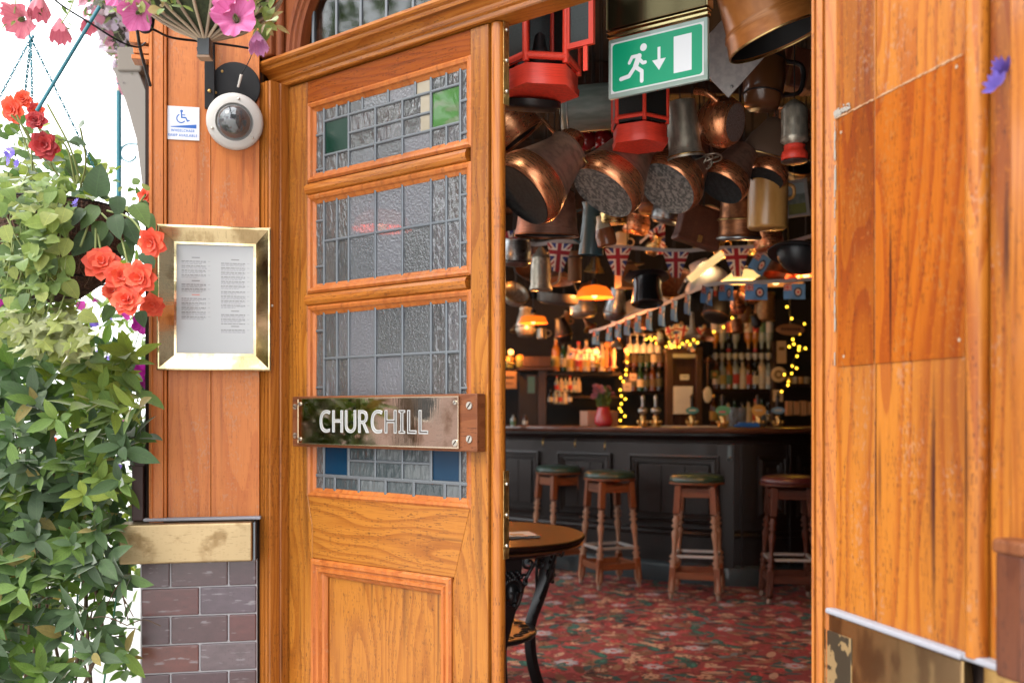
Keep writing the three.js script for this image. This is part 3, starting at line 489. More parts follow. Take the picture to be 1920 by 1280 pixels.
// ---------- plants on the left ----------
function leafGeo(L, W, o = {}) {
  const n = o.rows ?? 7, pos = [], uv = [], idx = [], fold = o.fold ?? .25, droop = o.droop ?? .15, tip = o.tip ?? .9, wave = o.wave ?? 0;
  for (let i = 0; i <= n; i++) {
    const t = i / n, w = W / 2 * Math.pow(Math.sin(Math.PI * Math.pow(t, tip)), o.blunt ?? .85) * (1 - .15 * t), y = L * t, z = -droop * L * t * t;
    for (const s of [-1, 0, 1]) { pos.push(s * w, y, z + Math.abs(s) * w * fold + wave * W * Math.sin(t * 9 + s) * Math.abs(s)); uv.push(.5 + s * .5 * (w / (W / 2 + 1e-6)), t); }
  }
  for (let i = 0; i < n; i++) for (let s = 0; s < 2; s++) { const a = i * 3 + s, b = a + 1, c = a + 3, d = a + 4; idx.push(a, b, c, b, d, c); }
  const g = new THREE.BufferGeometry(); g.setAttribute('position', new THREE.Float32BufferAttribute(pos, 3)); g.setAttribute('uv', new THREE.Float32BufferAttribute(uv, 2)); g.setIndex(idx); g.computeVertexNormals();
  return g;
}
function lobedGeo(L, spikes, depth, cup = .2) {        // a lobed leaf fanned from its stalk, tip at +y
  const pos = [0, L * .18, 0], uv = [.5, .18], idx = [], N = spikes.length;
  spikes.forEach(([a, r]) => { const x = Math.sin(a) * r * L, y = L * .18 + Math.cos(a) * r * L; pos.push(x, y, cup * L * (r * r) * .5 - .10 * L * Math.abs(Math.sin(a * 2.5))); uv.push(.5 + x / L * .6, y / L * .8); });
  for (let i = 1; i < N; i++) idx.push(0, i + 1, i); 
  const g = new THREE.BufferGeometry(); g.setAttribute('position', new THREE.Float32BufferAttribute(pos, 3)); g.setAttribute('uv', new THREE.Float32BufferAttribute(uv, 2)); g.setIndex(idx); g.computeVertexNormals(); return g;
}
const ivyGeo = [0, 1].map((k) => lobedGeo(1, [[-2.9, .2], [-2.3, .48], [-1.75, .36], [-1.25, .72], [-.7, .42], [-.36, .5], [0, .92], [.36, .5], [.7, .42], [1.25, .72], [1.75, .36], [2.3, .48], [2.9, .2]].map(([a, r], i) => [a, r * (1 + .12 * Math.sin(i * 3 + k))]), 0, .25));
const roundGeo = [0, 1].map((k) => leafGeo(1, .86, { tip: .72, blunt: .62, fold: .16, droop: .2 + .2 * k, rows: 6, wave: .02 }));
const laurelGeo = [0, 1, 2, 3].map((k) => leafGeo(1, [.42, .38, .46, .40][k], { fold: .22 + .1 * (k % 2), droop: [.05, .2, .32, .12][k], tip: .92, wave: .012 }));
const begLeaf = leafGeo(1, .72, { tip: .66, blunt: .8, fold: .2, droop: .25, rows: 8, wave: .03 });
const veins = (pale) => dataTex(96, 160, (i, j) => {
  const u = Math.abs(i / 95 - .5) * 2, t = j / 159, mid = u < .045 ? 1 : 0, ph = (t * 9 - u * 2.2), sv = Math.abs(ph - Math.round(ph)) < .07 && u > .04 ? .55 : 0, n = .8 + .4 * fbm(i / 20, j / 20, 4), m = Math.max(mid, sv) * pale, sp = noise(i * .7, j * .7) > .93 ? .8 : 1;
  return [Math.min(1, n * .78 * sp + m * .5), Math.min(1, n * .78 * sp + m * .38), Math.min(1, n * .74 * sp + m * .3)];
}, true, THREE.ClampToEdgeWrapping);
const vt = veins(.8), vt2 = veins(.5);
const leafMat = (r, g, b, gloss, map = vt, tr = .5) => std(r, g, b, .92, 0, { map, transmission: tr, thickness: 0, clearcoat: gloss * .7, clearcoatRoughness: .32, side: THREE.DoubleSide });
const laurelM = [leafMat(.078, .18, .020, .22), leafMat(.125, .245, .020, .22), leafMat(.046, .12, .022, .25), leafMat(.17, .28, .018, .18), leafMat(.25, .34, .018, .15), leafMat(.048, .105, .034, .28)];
const paleM = [leafMat(.23, .33, .045, .12, vt2), leafMat(.155, .26, .035, .12, vt2), leafMat(.30, .36, .07, .1, vt2), leafMat(.09, .17, .035, .15, vt2), leafMat(.32, .36, .15, .1, vt2)];
const begM = [leafMat(.075, .155, .025, .25), leafMat(.115, .205, .03, .2), leafMat(.045, .105, .03, .3)];
const stemM = std(.10, .06, .035, .8), stemG = std(.20, .24, .08, .7);
function leafMatrix(p, dir, nrm, s) {
  const y = dir.clone().normalize(), x = y.clone().cross(nrm).normalize(), z = x.clone().cross(y);
  return new THREE.Matrix4().makeBasis(x.multiplyScalar(s), y.multiplyScalar(s), z.multiplyScalar(s)).setPosition(p);
}
// leaves [{ m, g, mat, front }]: the 300 largest in view become parts, the rest one mass
function addLeaves(root, leaves, name = 'leaf', most = 300) {
  leaves.sort((a, b) => b.front - a.front);
  const bulk = new Map(), o = root.matrixWorld.clone().invert();
  leaves.forEach((l, k) => {
    if (k < most && l.front > 0) { const q = mesh(name, l.g, l.mat, root); q.applyMatrix4(l.m); }
    else { const key = l.g.uuid + l.mat.uuid; (bulk.get(key) ?? bulk.set(key, { g: l.g, mat: l.mat, m: [] }).get(key)).m.push(l.m); }
  });
  for (const b of bulk.values()) { const q = new THREE.InstancedMesh(b.g, b.mat, b.m.length); q.name = 'foliage'; q.userData.kind = 'stuff'; q.castShadow = q.receiveShadow = true; b.m.forEach((m, i) => q.setMatrixAt(i, m)); root.add(q); }
}
const rdir = (x, y, z, s) => V3(x + rr(-s, s), y + rr(-s, s), z + rr(-s, s)).normalize();
function rosette(out, p, axis, n, len, mats, geos, front) {
  const b = axis.clone().cross(Math.abs(axis.y) > .9 ? V3(1, 0, 0) : V3(0, 1, 0)).normalize(), c = axis.clone().cross(b), mat = pick(mats);
  for (let k = 0; k < n; k++) {
    const ph = k * 2.4 + rr(-.4, .4), th = rr(.75, 1.45) - (k > n - 3 ? .5 : 0), rad = b.clone().multiplyScalar(Math.cos(ph)).addScaledVector(c, Math.sin(ph));
    const dir = axis.clone().multiplyScalar(Math.cos(th)).addScaledVector(rad, Math.sin(th)); dir.y -= .12;
    const nrm = axis.clone().multiplyScalar(Math.sin(th)).addScaledVector(rad, -Math.cos(th)).add(V3(rr(-.25, .25), rr(-.1, .3), rr(-.25, .25)));
    const s = len * rr(.55, 1.2) * (k > n - 3 ? .75 : 1);
    out.push({ m: leafMatrix(p.clone().addScaledVector(axis, -k * .006), dir, nrm, s), g: pick(geos), mat: rnd() < .03 ? (rosette.old ??= leafMat(.30, .24, .05, .1, vt2)) : rnd() < .7 ? mat : pick(mats), front: front * s / p.distanceTo(camera.position) });
  }
}
// the evergreen shrub
{
  const root = thing('laurel_shrub', 'glossy dark green evergreen shrub filling the lower left beside the tiled pilaster', 'shrub');
  const L = [], lim = (y) => y < 700 ? 292 : y < 860 ? 280 : y < 990 ? 262 : y < 1080 ? 240 : 258;
  for (let k = 0; k < 290; k++) {
    const py = rr(650, 1300), px = rr(-110, lim(py) - 24), d = rr(2.36, 2.62) + (py < 720 ? .06 : 0);
    if (px > 120 && py > 1110 && rnd() < .7) continue; if (px < 90 && py > 1200 && rnd() < .25) continue;
    const bright = (py < 800 && px > 80) || rnd() < .16;
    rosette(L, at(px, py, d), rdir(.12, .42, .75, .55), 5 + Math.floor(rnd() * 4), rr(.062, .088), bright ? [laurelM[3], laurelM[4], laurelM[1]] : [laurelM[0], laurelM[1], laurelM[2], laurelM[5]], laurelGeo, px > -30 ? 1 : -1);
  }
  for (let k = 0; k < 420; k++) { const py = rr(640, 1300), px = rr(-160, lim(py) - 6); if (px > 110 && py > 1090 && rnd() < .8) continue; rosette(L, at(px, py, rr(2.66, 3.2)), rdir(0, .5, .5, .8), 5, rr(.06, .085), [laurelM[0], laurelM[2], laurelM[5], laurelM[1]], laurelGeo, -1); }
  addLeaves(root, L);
  for (let k = 0; k < 20; k++) { const x0 = rr(0, 190), a = at(x0, 1340, rr(2.65, 2.95)), m = at(x0 + rr(-60, 60), rr(1000, 1150), rr(2.65, 2.95)), b = at(x0 + rr(-120, 100), rr(750, 980), rr(2.6, 2.9)); mesh('branch', tube([a, m, b], rr(.002, .0055), 14, 5), stemM, root); }
  for (let k = 0; k < 16; k++) { const a = at(rr(120, 260), rr(1120, 1200), rr(2.45, 2.8)), b = a.clone().add(V3(rr(-.1, .1), rr(-.03, .12), rr(-.1, .1))); mesh('twig', tube([a, a.clone().lerp(b, .5).add(V3(0, .015, 0)), b], .0014, 8, 4), stemM, root); }
}
// green canes at the foot of the shrub
for (const [a, b, c, w] of [[[128, 1290], [146, 1100], 2.65, 'left'], [[184, 1290], [222, 1090], 2.6, 'right']]) { const o = thing('garden_cane', 'thin green garden cane, ' + w + ' one of two standing among the lower shrub stems', 'cane'); mesh('cane', rod(at(a[0], a[1] + 60, c), at(b[0], b[1], c), .0028, 8), std(.03, .16, .09, .6), o); }
// coir lined basket with trailing plants
const dB = 2.55, bc = at(95, 452, dB);
{
  const o = thing('hanging_basket', 'brown fibre lined hanging basket half hidden by trailing green leaves', 'basket', null, bc);
  const coir = dataTex(256, 256, (i, j) => { const a = noise(i * .12 + noise(i * .03, j * .03) * 14, j * .9), b = noise(i * .8, j * .1 + noise(i * .02, j * .02) * 9); return mixc([.025, .012, .008], [.17, .085, .055], Math.pow(Math.max(a, b), 2.4)); }, true); coir.repeat.set(3, 2);
  const cb = dataTex(256, 256, (i, j) => Math.max(noise(i * .12 + noise(i * .03, j * .03) * 14, j * .9), noise(i * .8, j * .1)), false); cb.repeat.set(3, 2);
  mesh('liner', lathe([[0, -.16], [.07, -.145], [.13, -.10], [.17, -.03], [.185, .05], [.18, .085], [.165, .085], [.16, .03], [0, .02]], 40), new THREE.MeshPhysicalMaterial({ map: coir, bumpMap: cb, bumpScale: .012, roughness: 1 }), o);
  for (const [y, r] of [[.08, .188], [-.03, .176], [-.10, .137]]) mesh('wire_ring', new THREE.TorusGeometry(r, .0022, 6, 48).rotateX(Math.PI / 2).translate(0, y, 0), M.black, o);
  const str = []; for (let k = 0; k < 60; k++) { const a = rr(-.6, 2.2), r = rr(.14, .187), y = rr(-.12, .07), p = V3(Math.sin(a) * r, y, Math.cos(a) * r * 1.0); str.push(tube([p, p.clone().add(V3(rr(-.02, .02), rr(-.03, .01), .012)), p.clone().add(V3(rr(-.03, .03), rr(-.07, -.01), .01))], .0006, 6, 3)); }
  const sm = mesh('loose_fibre', merge(str), std(.20, .12, .08, .9), o); sm.userData.kind = 'stuff';
}
{
  const root = thing('trailing_plant', 'pale green trailing ivy and round leaved plant spilling from the fibre basket', 'plant');
  const L = [];
  const put = (px, py, d, geo, mats, s, f = 1) => { const p = at(px, py, d), dir = rdir(rr(-.5, .6), -.55, .45, .5), n = rdir(.05, .5, .8, .4); L.push({ m: leafMatrix(p, dir, n, s), g: pick(geo), mat: pick(mats), front: f * s / d }); };
  for (let k = 0; k < 330; k++) { const py = rr(335, 650), w = py < 420 ? 125 : py < 560 ? 105 : 150, px = -30 + Math.pow(rnd(), .8) * (w + 30) - (py > 590 ? 0 : 0); put(px, py, rr(2.22, 2.42), rnd() < .55 ? roundGeo : ivyGeo, py > 575 && px > 20 ? [paleM[2], paleM[4], paleM[4]] : [paleM[0], paleM[1], paleM[1], paleM[3], paleM[2]], rr(.028, .046)); }
  for (let k = 0; k < 46; k++) put(rr(30, 165), rr(585, 660), rr(2.2, 2.3), ivyGeo, [paleM[4], paleM[2], paleM[4]], rr(.034, .05));
  for (let k = 0; k < 24; k++) put(rr(70, 130), rr(380, 540), rr(2.2, 2.3), roundGeo, [paleM[0], paleM[2]], rr(.036, .05));
  for (let k = 0; k < 260; k++) { const py = rr(330, 640); put(rr(-240, py > 420 && py < 520 ? 85 : 130), py, rr(2.42, 2.62), rnd() < .5 ? roundGeo : ivyGeo, [paleM[1], paleM[3], paleM[3]], rr(.03, .045), -1); }
  addLeaves(root, L);
  for (let k = 0; k < 26; k++) { const x = rr(-10, 120), y = rr(370, 480); mesh('stem', tube([at(x, y, 2.36), at(x + rr(-20, 20), y + 50, 2.28), at(x + rr(-40, 30), y + rr(90, 170), 2.27)], .0016, 12, 5), stemG, root); }
}
// leaves and stems rising at the top of the basket
{
  const root = thing('basket_foliage', 'loose leafy stems rising above the fibre basket against the sky', 'plant');
  const L = [];
  const put = (px, py, d, mats, s, f = 1) => L.push({ m: leafMatrix(at(px, py, d), rdir(rr(-.8, .8), .25, .2, .5), rdir(.1, .5, .6, .6), s), g: rnd() < .6 ? begLeaf : pick(roundGeo), mat: pick(mats), front: f * s / d });
  for (let k = 0; k < 250; k++) { const px = rr(-30, 190), top = 195 + Math.max(0, px - 20) * .75, py = top + Math.pow(rnd(), .8) * (390 - top); put(px, py, rr(2.45, 2.95), rnd() < .42 ? [paleM[2], paleM[0], laurelM[4]] : [begM[0], begM[1], begM[2], laurelM[0]], rr(.024, .045)); }
  for (let k = 0; k < 40; k++) { const px = rr(150, 280); put(px, rr(310, 400) + (px > 220 ? 30 : 0), rr(2.5, 3), [paleM[2], paleM[0], begM[1]], rr(.018, .034)); }
  for (const [x, y, s] of [[178, 370, .075], [150, 278, .05], [158, 232, .036], [130, 262, .04], [120, 300, .05]]) put(x, y, 2.32, [begM[0], begM[2]], s);
  addLeaves(root, L, 'leaf', 200);
  for (const [a, b, c] of [[[150, 345], [132, 280], [88, 195]], [[140, 340], [120, 270], [70, 240]], [[110, 330], [60, 270], [30, 215]], [[150, 350], [160, 300], [150, 240]], [[255, 400], [262, 380], [272, 365]], [[60, 320], [52, 250], [20, 215]]]) mesh('stem', tube([at(...a, 2.45), at(...b, 2.4), at(...c, 2.36)], .0026, 14, 5, false), stemG, root);
}
// begonias
const petalG = (() => { const g = leafGeo(1, .98, { tip: .62, blunt: .55, fold: .16, droop: .08, rows: 7, wave: .05 }); return g; })();
const petal = (r, g, b) => std(r, g, b, .75, 0, { transmission: .35, thickness: 0, clearcoat: .1 });
const orangeP = [petal(.74, .085, .028), petal(.78, .115, .045), petal(.66, .06, .02)], redP = [petal(.38, .008, .010), petal(.28, .005, .010), petal(.42, .015, .015)];
function begonia(parent, p, face, R, mats, rings = [[7, 1.52, 1], [6, 1.25, .86], [5, .9, .66], [4, .5, .46]]) {
  const f = new THREE.Group(); f.name = 'flower'; f.position.copy(p); orient(f, face, rr(0, 6)); parent.add(f);
  for (const [n, th, s] of rings) { const o = rr(0, 6); for (let k = 0; k < n; k++) { const ph = o + k / n * 6.283 + rr(-.15, .15), t = th + rr(-.15, .15), dir = V3(Math.sin(t) * Math.cos(ph), Math.cos(t), Math.sin(t) * Math.sin(ph)), n2 = V3(-Math.cos(t) * Math.cos(ph), Math.sin(t), -Math.cos(t) * Math.sin(ph)); const m = mesh('petal', petalG, pick(mats), f); m.applyMatrix4(leafMatrix(V3(0, 0, 0), dir, n2, R * s * rr(.9, 1.1))); } }
  return f;
}
{
  const o = thing('begonia', 'bright orange begonias with green leaves hanging below the fibre basket beside the menu case', 'flowers');
  for (const [x, y, r, d] of [[190, 492, .046, 2.30], [226, 518, .040, 2.28], [262, 520, .042, 2.27], [238, 562, .043, 2.27], [212, 545, .03, 2.33], [284, 455, .036, 2.22], [285, 572, .034, 2.5]]) begonia(o, at(x, y, d), rdir(.05, .0, 1, .35), r, orangeP);
  const L = []; for (const [x, y, s, a] of [[185, 405, .07, -1], [215, 420, .065, .3], [205, 452, .07, -.6], [232, 428, .075, .9], [250, 400, .07, 1.2], [175, 455, .075, -2], [232, 470, .06, .5], [266, 490, .05, 1.4], [220, 385, .06, .2], [262, 395, .05, .6], [190, 432, .06, 0], [160, 410, .06, -1.4], [272, 420, .05, .8], [245, 450, .05, .2], [205, 500, .05, -1], [275, 540, .05, 1], [212, 590, .05, -.6], [262, 600, .045, .4], [282, 500, .04, 0]]) L.push({ m: leafMatrix(at(x, y - 18, rr(2.31, 2.4)), V3(Math.sin(a) * .7, -.75, .35), rdir(.1, .45, .8, .3), s), g: begLeaf, mat: pick(begM), front: s });
  addLeaves(o, L);
  for (const [a, b] of [[[150, 400], [190, 480]], [[190, 400], [240, 500]], [[160, 390], [178, 470]], [[200, 395], [275, 450]], [[165, 398], [150, 462]]]) mesh('stem', tube([at(...a, 2.42), at((a[0] + b[0]) / 2 + 8, (a[1] + b[1]) / 2 - 12, 2.36), at(...b, 2.32)], .0028, 12, 5), stemG, o);
}
{
  const o = thing('begonia', 'two dark red begonias above the trailing leaves at the upper left', 'flowers');
  begonia(o, at(66, 226, 2.3), rdir(.1, .2, 1, .1), .026, redP); begonia(o, at(84, 272, 2.28), rdir(.25, -.1, 1, .1), .036, redP);
  mesh('stem', tube([at(70, 230, 2.32), at(78, 260, 2.34), at(100, 320, 2.4)], .002, 10, 5), stemG, o);
}
{
  const o = thing('begonia', 'drooping orange begonias at the far left edge below the chains', 'flowers');
  begonia(o, at(22, 205, 2.4), rdir(-.1, -.3, 1, .2), .036, orangeP); begonia(o, at(42, 185, 2.42), rdir(.3, .1, 1, .2), .024, orangeP); begonia(o, at(66, 208, 2.38), rdir(.1, -.2, 1, .2), .024, [redP[2], orangeP[2]]);
  mesh('stem', tube([at(24, 210, 2.42), at(40, 250, 2.45), at(70, 330, 2.5)], .002, 10, 5), stemG, o);
}
{
  const o = thing('begonia', 'single orange red begonia bloom high against the wooden pilaster edge', 'flowers');
  begonia(o, at(272, 368, 2.6), rdir(-.1, .2, 1, .2), .026, orangeP); mesh('stem', tube([at(272, 372, 2.62), at(262, 400, 2.64), at(235, 430, 2.66)], .002, 10, 5), stemG, o);
}
// petunias
const petTex = (a, b, c) => dataTex(256, 128, (i, j) => { const t = j / 127, v = Math.abs(((i / 256 * 15) % 1) - .5) < .06 + .03 * noise(i, j) ? 1 : 0, w = fbm(i / 12, j / 12, 3); return mixc(mixc(a, b, Math.max(0, 1 - t * 3.2)), c, v * .55 * (1 - t * .5) + (w > .6 ? .15 : 0)); }, true, THREE.RepeatWrapping);
const petMat = (...c) => new THREE.MeshPhysicalMaterial({ map: petTex(...c), roughness: .85, transmission: .4, thickness: 0, side: THREE.DoubleSide });
const pinkM = petMat([.60, .13, .34], [.35, .3, .08], [.42, .02, .17]), lilacM = petMat([.52, .22, .43], [.35, .15, .28], [.32, .07, .26]), salmonM = petMat([.48, .12, .16], [.24, .01, .08], [.32, .03, .09]), magM = petMat([.38, .012, .24], [.2, .01, .1], [.25, .01, .15]);
function petunia(parent, p, face, R, mat, open = 1, lab) {
  const U = 50, Vn = 9, pos = [], uv = [], idx = [], e = rr(0, 6);
  for (let j = 0; j <= Vn; j++) for (let i = 0; i <= U; i++) {
    const u = i / U * 6.2832, v = j / Vn, lobe = 1 + .10 * Math.cos(5 * u) * v * v, ruff = .13 * Math.sin(10 * u + e) * v ** 4 + .07 * Math.sin(23 * u + 2 * e) * v ** 5;
    const r = R * (.10 + .90 * Math.pow(v, open > .6 ? 1.7 : 1.05) * (open > .6 ? 1 : .62)) * lobe, y = -R * (open > .6 ? 1.0 : 1.45) * Math.pow(1 - v, .75) + R * ruff + R * .22 * (open > .6 ? -v * v * v : 0);
    pos.push(Math.cos(u) * r, y, Math.sin(u) * r); uv.push(i / U, v);
  }
  for (let j = 0; j < Vn; j++) for (let i = 0; i < U; i++) { const a = j * (U + 1) + i, b = a + 1, c = a + U + 1, d = c + 1; idx.push(a, c, b, b, c, d); }
  const g = new THREE.BufferGeometry(); g.setAttribute('position', new THREE.Float32BufferAttribute(pos, 3)); g.setAttribute('uv', new THREE.Float32BufferAttribute(uv, 2)); g.setIndex(idx); g.computeVertexNormals();
  const m = mesh('flower', g, mat, parent, lab); m.position.copy(p); orient(m, face, rr(0, 6));
  mesh('sepal', merge([0, 1, 2, 3, 4].map((k) => { const l = leafGeo(R * .7, R * .2, { rows: 3, droop: .5 }); l.rotateX(.55).rotateY(k * 1.2566); l.translate(0, -R * (open > .6 ? 1.05 : 1.5), 0); return l; })), begM[1], m);
  return m;
}
{
  const c = at(384, -128, 2.08), o = thing('hanging_basket', 'wire hanging basket of pink petunias at the top of the left pilaster', 'basket', null, c);
  const by = at(376, 74, 2.08).y - c.y, prof = [[.012, by], [.045, by + .016], [.09, by + .038], [.13, by + .068], [.165, by + .115], [.18, by + .17], [.182, by + .20]];
  const moss = dataTex(128, 128, (i, j) => mixc([.012, .018, .010], [.06, .075, .03], fbm(i / 6, j / 6, 4)), true); moss.repeat.set(6, 3);
  mesh('moss_liner', lathe(prof.map(([r, y]) => [r * .95, y + .006]).concat([[0, by + .2]]), 40), new THREE.MeshStandardMaterial({ map: moss, roughness: 1 }), o);
  const tw = [std(.36, .28, .19, .75), std(.26, .20, .14, .75)];
  for (let k = 0; k < 18; k++) { const a = k / 18 * 6.2832 + .1; mesh('wire_rib', tube(prof.map(([r, y]) => V3(Math.cos(a) * r, y, Math.sin(a) * r)), .0034, 18, 6), tw[k % 2], o); }
  mesh('wire_ring', new THREE.TorusGeometry(.184, .004, 6, 48).rotateX(Math.PI / 2).translate(0, by + .2, 0), M.black, o);
  mesh('foot_socket', box(.026, .042, .026, 0, by - .016, 0, .002), std(.05, .052, .055, .3, .6), o); mesh('socket_lip', box(.027, .005, .027, 0, by - .039, 0, .001), std(.25, .16, .1, .6), o);
  const loc = (px, py, d) => at(px, py, d).sub(c);
  petunia(o, loc(437, 22, 1.9), V3(.1, .05, 1), .042, pinkM); petunia(o, loc(484, 90, 1.95), V3(.15, -.75, .35), .030, lilacM, .4); petunia(o, loc(251, 26, 1.98), V3(-.05, -.5, .9), .035, pinkM); petunia(o, loc(228, -12, 1.98), V3(-.2, -.5, .6), .033, lilacM, .4); petunia(o, loc(414, -6, 1.92), V3(-.5, .2, .9), .032, pinkM); petunia(o, loc(205, -20, 2.0), V3(-.4, -.3, .6), .035, pinkM);
  const L = []; for (let k = 0; k < 110; k++) { const px = k < 55 ? rr(455, 520) : rr(215, 370), py = rr(-40, k < 55 ? 58 : 26), s = rr(.016, .034); L.push({ m: leafMatrix(loc(px, py, rr(1.92, 2.05)), rdir(.1, -.5, .4, .8), rdir(0, .4, .7, .6), s), g: k % 3 ? pick(roundGeo) : laurelGeo[1], mat: pick([paleM[2], paleM[0], leafMat.t ??= leafMat(.40, .30, .10, .1, vt2), paleM[1]]), front: s }); }
  addLeaves(o, L, 'leaf', 110);
}
{
  const o = thing('basket_bracket', 'black iron wall bracket holding up the petunia basket above the white camera', 'bracket');
  const p = on('L', 393, 90, .03), q = on('L', 393, 190, .03), w = world('L', p[0], (p[1] + q[1]) / 2 + .03, .03), b = mesh('upright_bar', box(.026, p[1] - q[1] + .1, .016, 0, 0, 0, .002), M.black, o); b.position.copy(w); b.rotation.y = .192;
  const s = mesh('screw', new THREE.SphereGeometry(.005, 10, 8), M.brassOld, o); s.position.copy(world('L', q[0], q[1] + .025, .039));
  mesh('arm', rod(world('L', p[0], p[1] + .01, .03), at(376, 92, 2.09), .009, 8), M.black, o);
}
{
  const o = thing('cable_run', 'black cable looping under the petunia basket across the sky', 'cable');
  mesh('cable', tube([at(60, -40, 2.1), at(110, 6, 2.12), at(170, 44, 2.15), at(225, 78, 2.2), at(258, 88, 2.25), at(272, 80, 2.3)], .0022, 40, 5), M.black, o);
  mesh('cable', tube([at(272, 50, 2.2), at(286, 55, 2.2), at(320, 70, 2.3), at(380, 78, 2.4), at(440, 86, 2.5), at(465, 90, 2.52)], .003, 40, 5), M.black, o);
  mesh('cable', tube([at(287, -20, 2.12), at(286, 20, 2.12), at(280, 55, 2.12), at(268, 58, 2.12), at(256, 46, 2.12)], .0055, 30, 6), M.black, o);
  mesh('stay_rod', tube([at(256, 50, 2.2), at(262, 90, 2.3), at(281, 160, 2.5)], .004, 16, 6), M.black, o);
}
// the chains, the teal rod and the stray blooms against the sky
const teal = std(.015, .13, .17, .45);
{
  const o = thing('basket_chain', 'thin teal chains spreading down from a hook to the fibre basket', 'chain');
  const run = (a, b, n) => { for (let k = 0; k < n; k++) { const p = a.clone().lerp(b, k / n), q = a.clone().lerp(b, (k + .82) / n), m = p.clone().add(q).multiplyScalar(.5), l = p.distanceTo(q); const g = new THREE.TorusGeometry(.0046, .0021, 5, 10).scale(.62, l / .0105, 1); g.rotateY(k % 2 * 1.57); const c = mesh('link', g, teal, o); c.position.copy(m); c.quaternion.setFromUnitVectors(V3(0, 1, 0), q.clone().sub(p).normalize()); } };
  const top = at(57, 72, 2.5);
  mesh('hook', tube([at(57, -30, 2.5), at(57, 40, 2.5), at(53, 60, 2.5), at(58, 74, 2.5), at(62, 66, 2.5)], .0032, 20, 6), teal, o);
  run(top, at(-6, 190, 2.4), 15); run(top, at(45, 185, 2.62), 12); run(top, at(60, 215, 2.42), 16); run(top, at(186, 335, 2.55), 32);
}
{ const o = thing('plant_stake', 'straight teal metal rod slanting across the sky down to a red begonia', 'rod'); mesh('rod', rod(at(68, 208, 2.2), at(186, 12, 2.2), .0042, 8), teal, o); }
{
  const o = thing('petunia', 'faded salmon pink petunias hanging at the top left corner against the sky', 'flowers');
  petunia(o, at(28, 40, 2.1), V3(-.15, -.5, .8), .036, salmonM, 1); petunia(o, at(8, 22, 2.15), V3(-.5, -.2, .6), .03, salmonM, .4); petunia(o, at(72, 28, 2.1), V3(.1, -.9, .25), .036, salmonM, .4); petunia(o, at(112, 70, 2.1), V3(.15, -.85, .3), .034, salmonM, .45); petunia(o, at(165, 52, 2.5), V3(.3, -.6, .5), .03, salmonM, .4);
  const L = []; for (let k = 0; k < 20; k++) { const s = rr(.012, .024); L.push({ m: leafMatrix(at(rr(0, 130), rr(-10, 50), 2.12), rdir(0, -.4, .4, .9), rdir(0, .4, .7, .6), s), g: laurelGeo[1], mat: pick([paleM[0], begM[1], paleM[1]]), front: s }); } addLeaves(o, L);
  for (const [a, b] of [[[75, -20], [72, 10]], [[140, -15], [112, 48]], [[20, -20], [26, 25]]]) mesh('stem', tube([at(...a, 2.1), at((a[0] + b[0]) / 2 + 5, (a[1] + b[1]) / 2, 2.1), at(...b, 2.1)], .0016, 10, 5), stemG, o);
}
for (const [px, py, d, r, w] of [[264, 606, 2.9, .03, 'just left of the menu case bottom half'], [272, 702, 2.9, .04, 'below the menu case at the edge of the pilaster'], [-2, 572, 2.5, .03, 'at the far left edge among the ivy']]) { const o = thing('petunia', 'deep magenta petunia ' + w, 'flowers'); petunia(o, at(px, py, d), rdir(0, 0, 1, .2), r, magM); mesh('stem', tube([at(px, py, d + .02), at(px - 8, py + 30, d + .08), at(px - 20, py + 60, d + .12)], .002, 10, 5), stemG, o); }
// small violet flowers
const violetP = petal(.17, .12, .55);
for (const [px, py, d, n, w] of [[1893, 140, 1.32, 9, 'at the right edge in front of the honey coloured pilaster'], [32, 302, 2.3, 5, 'under the red begonias'], [118, 377, 2.3, 5, 'on the rim of the fibre basket'], [130, 545, 2.7, 6, 'below the fibre basket']]) {
  const o = thing('violet_flower', 'small violet blue flowers ' + w, 'flowers'), big = px > 1000;
  for (let k = 0; k < n; k++) { const f = new THREE.Group(); f.name = 'flower'; o.add(f); f.position.copy(at(px + rr(-24, 24), py + rr(-26, 26), d + rr(-.02, .02))); orient(f, rdir(-.1, .1, 1, .5), rr(0, 6)); for (let q = 0; q < 5; q++) { const a = -1.1 + q * .55, m = mesh('petal', laurelGeo[0], violetP, f); m.applyMatrix4(leafMatrix(V3(0, 0, 0), V3(Math.sin(a), .25, Math.cos(a)), V3(0, 1, 0), big ? .022 : .014)); } }
  const L = []; for (let k = 0; k < 10; k++) L.push({ m: leafMatrix(at(px + rr(-26, 18), py + rr(-30, 8), d + .01), rdir(-.2, .6, .3, .6), rdir(0, .2, 1, .4), rr(.008, .016)), g: laurelGeo[1], mat: begM[1], front: 1 }); addLeaves(o, L);
  mesh('stem', tube([at(px + (big ? 60 : 5), py + (big ? -40 : 50), d + .03), at(px + 20, py + 10, d + .02), at(px, py, d)], .0015, 8, 4), stemG, o);
}
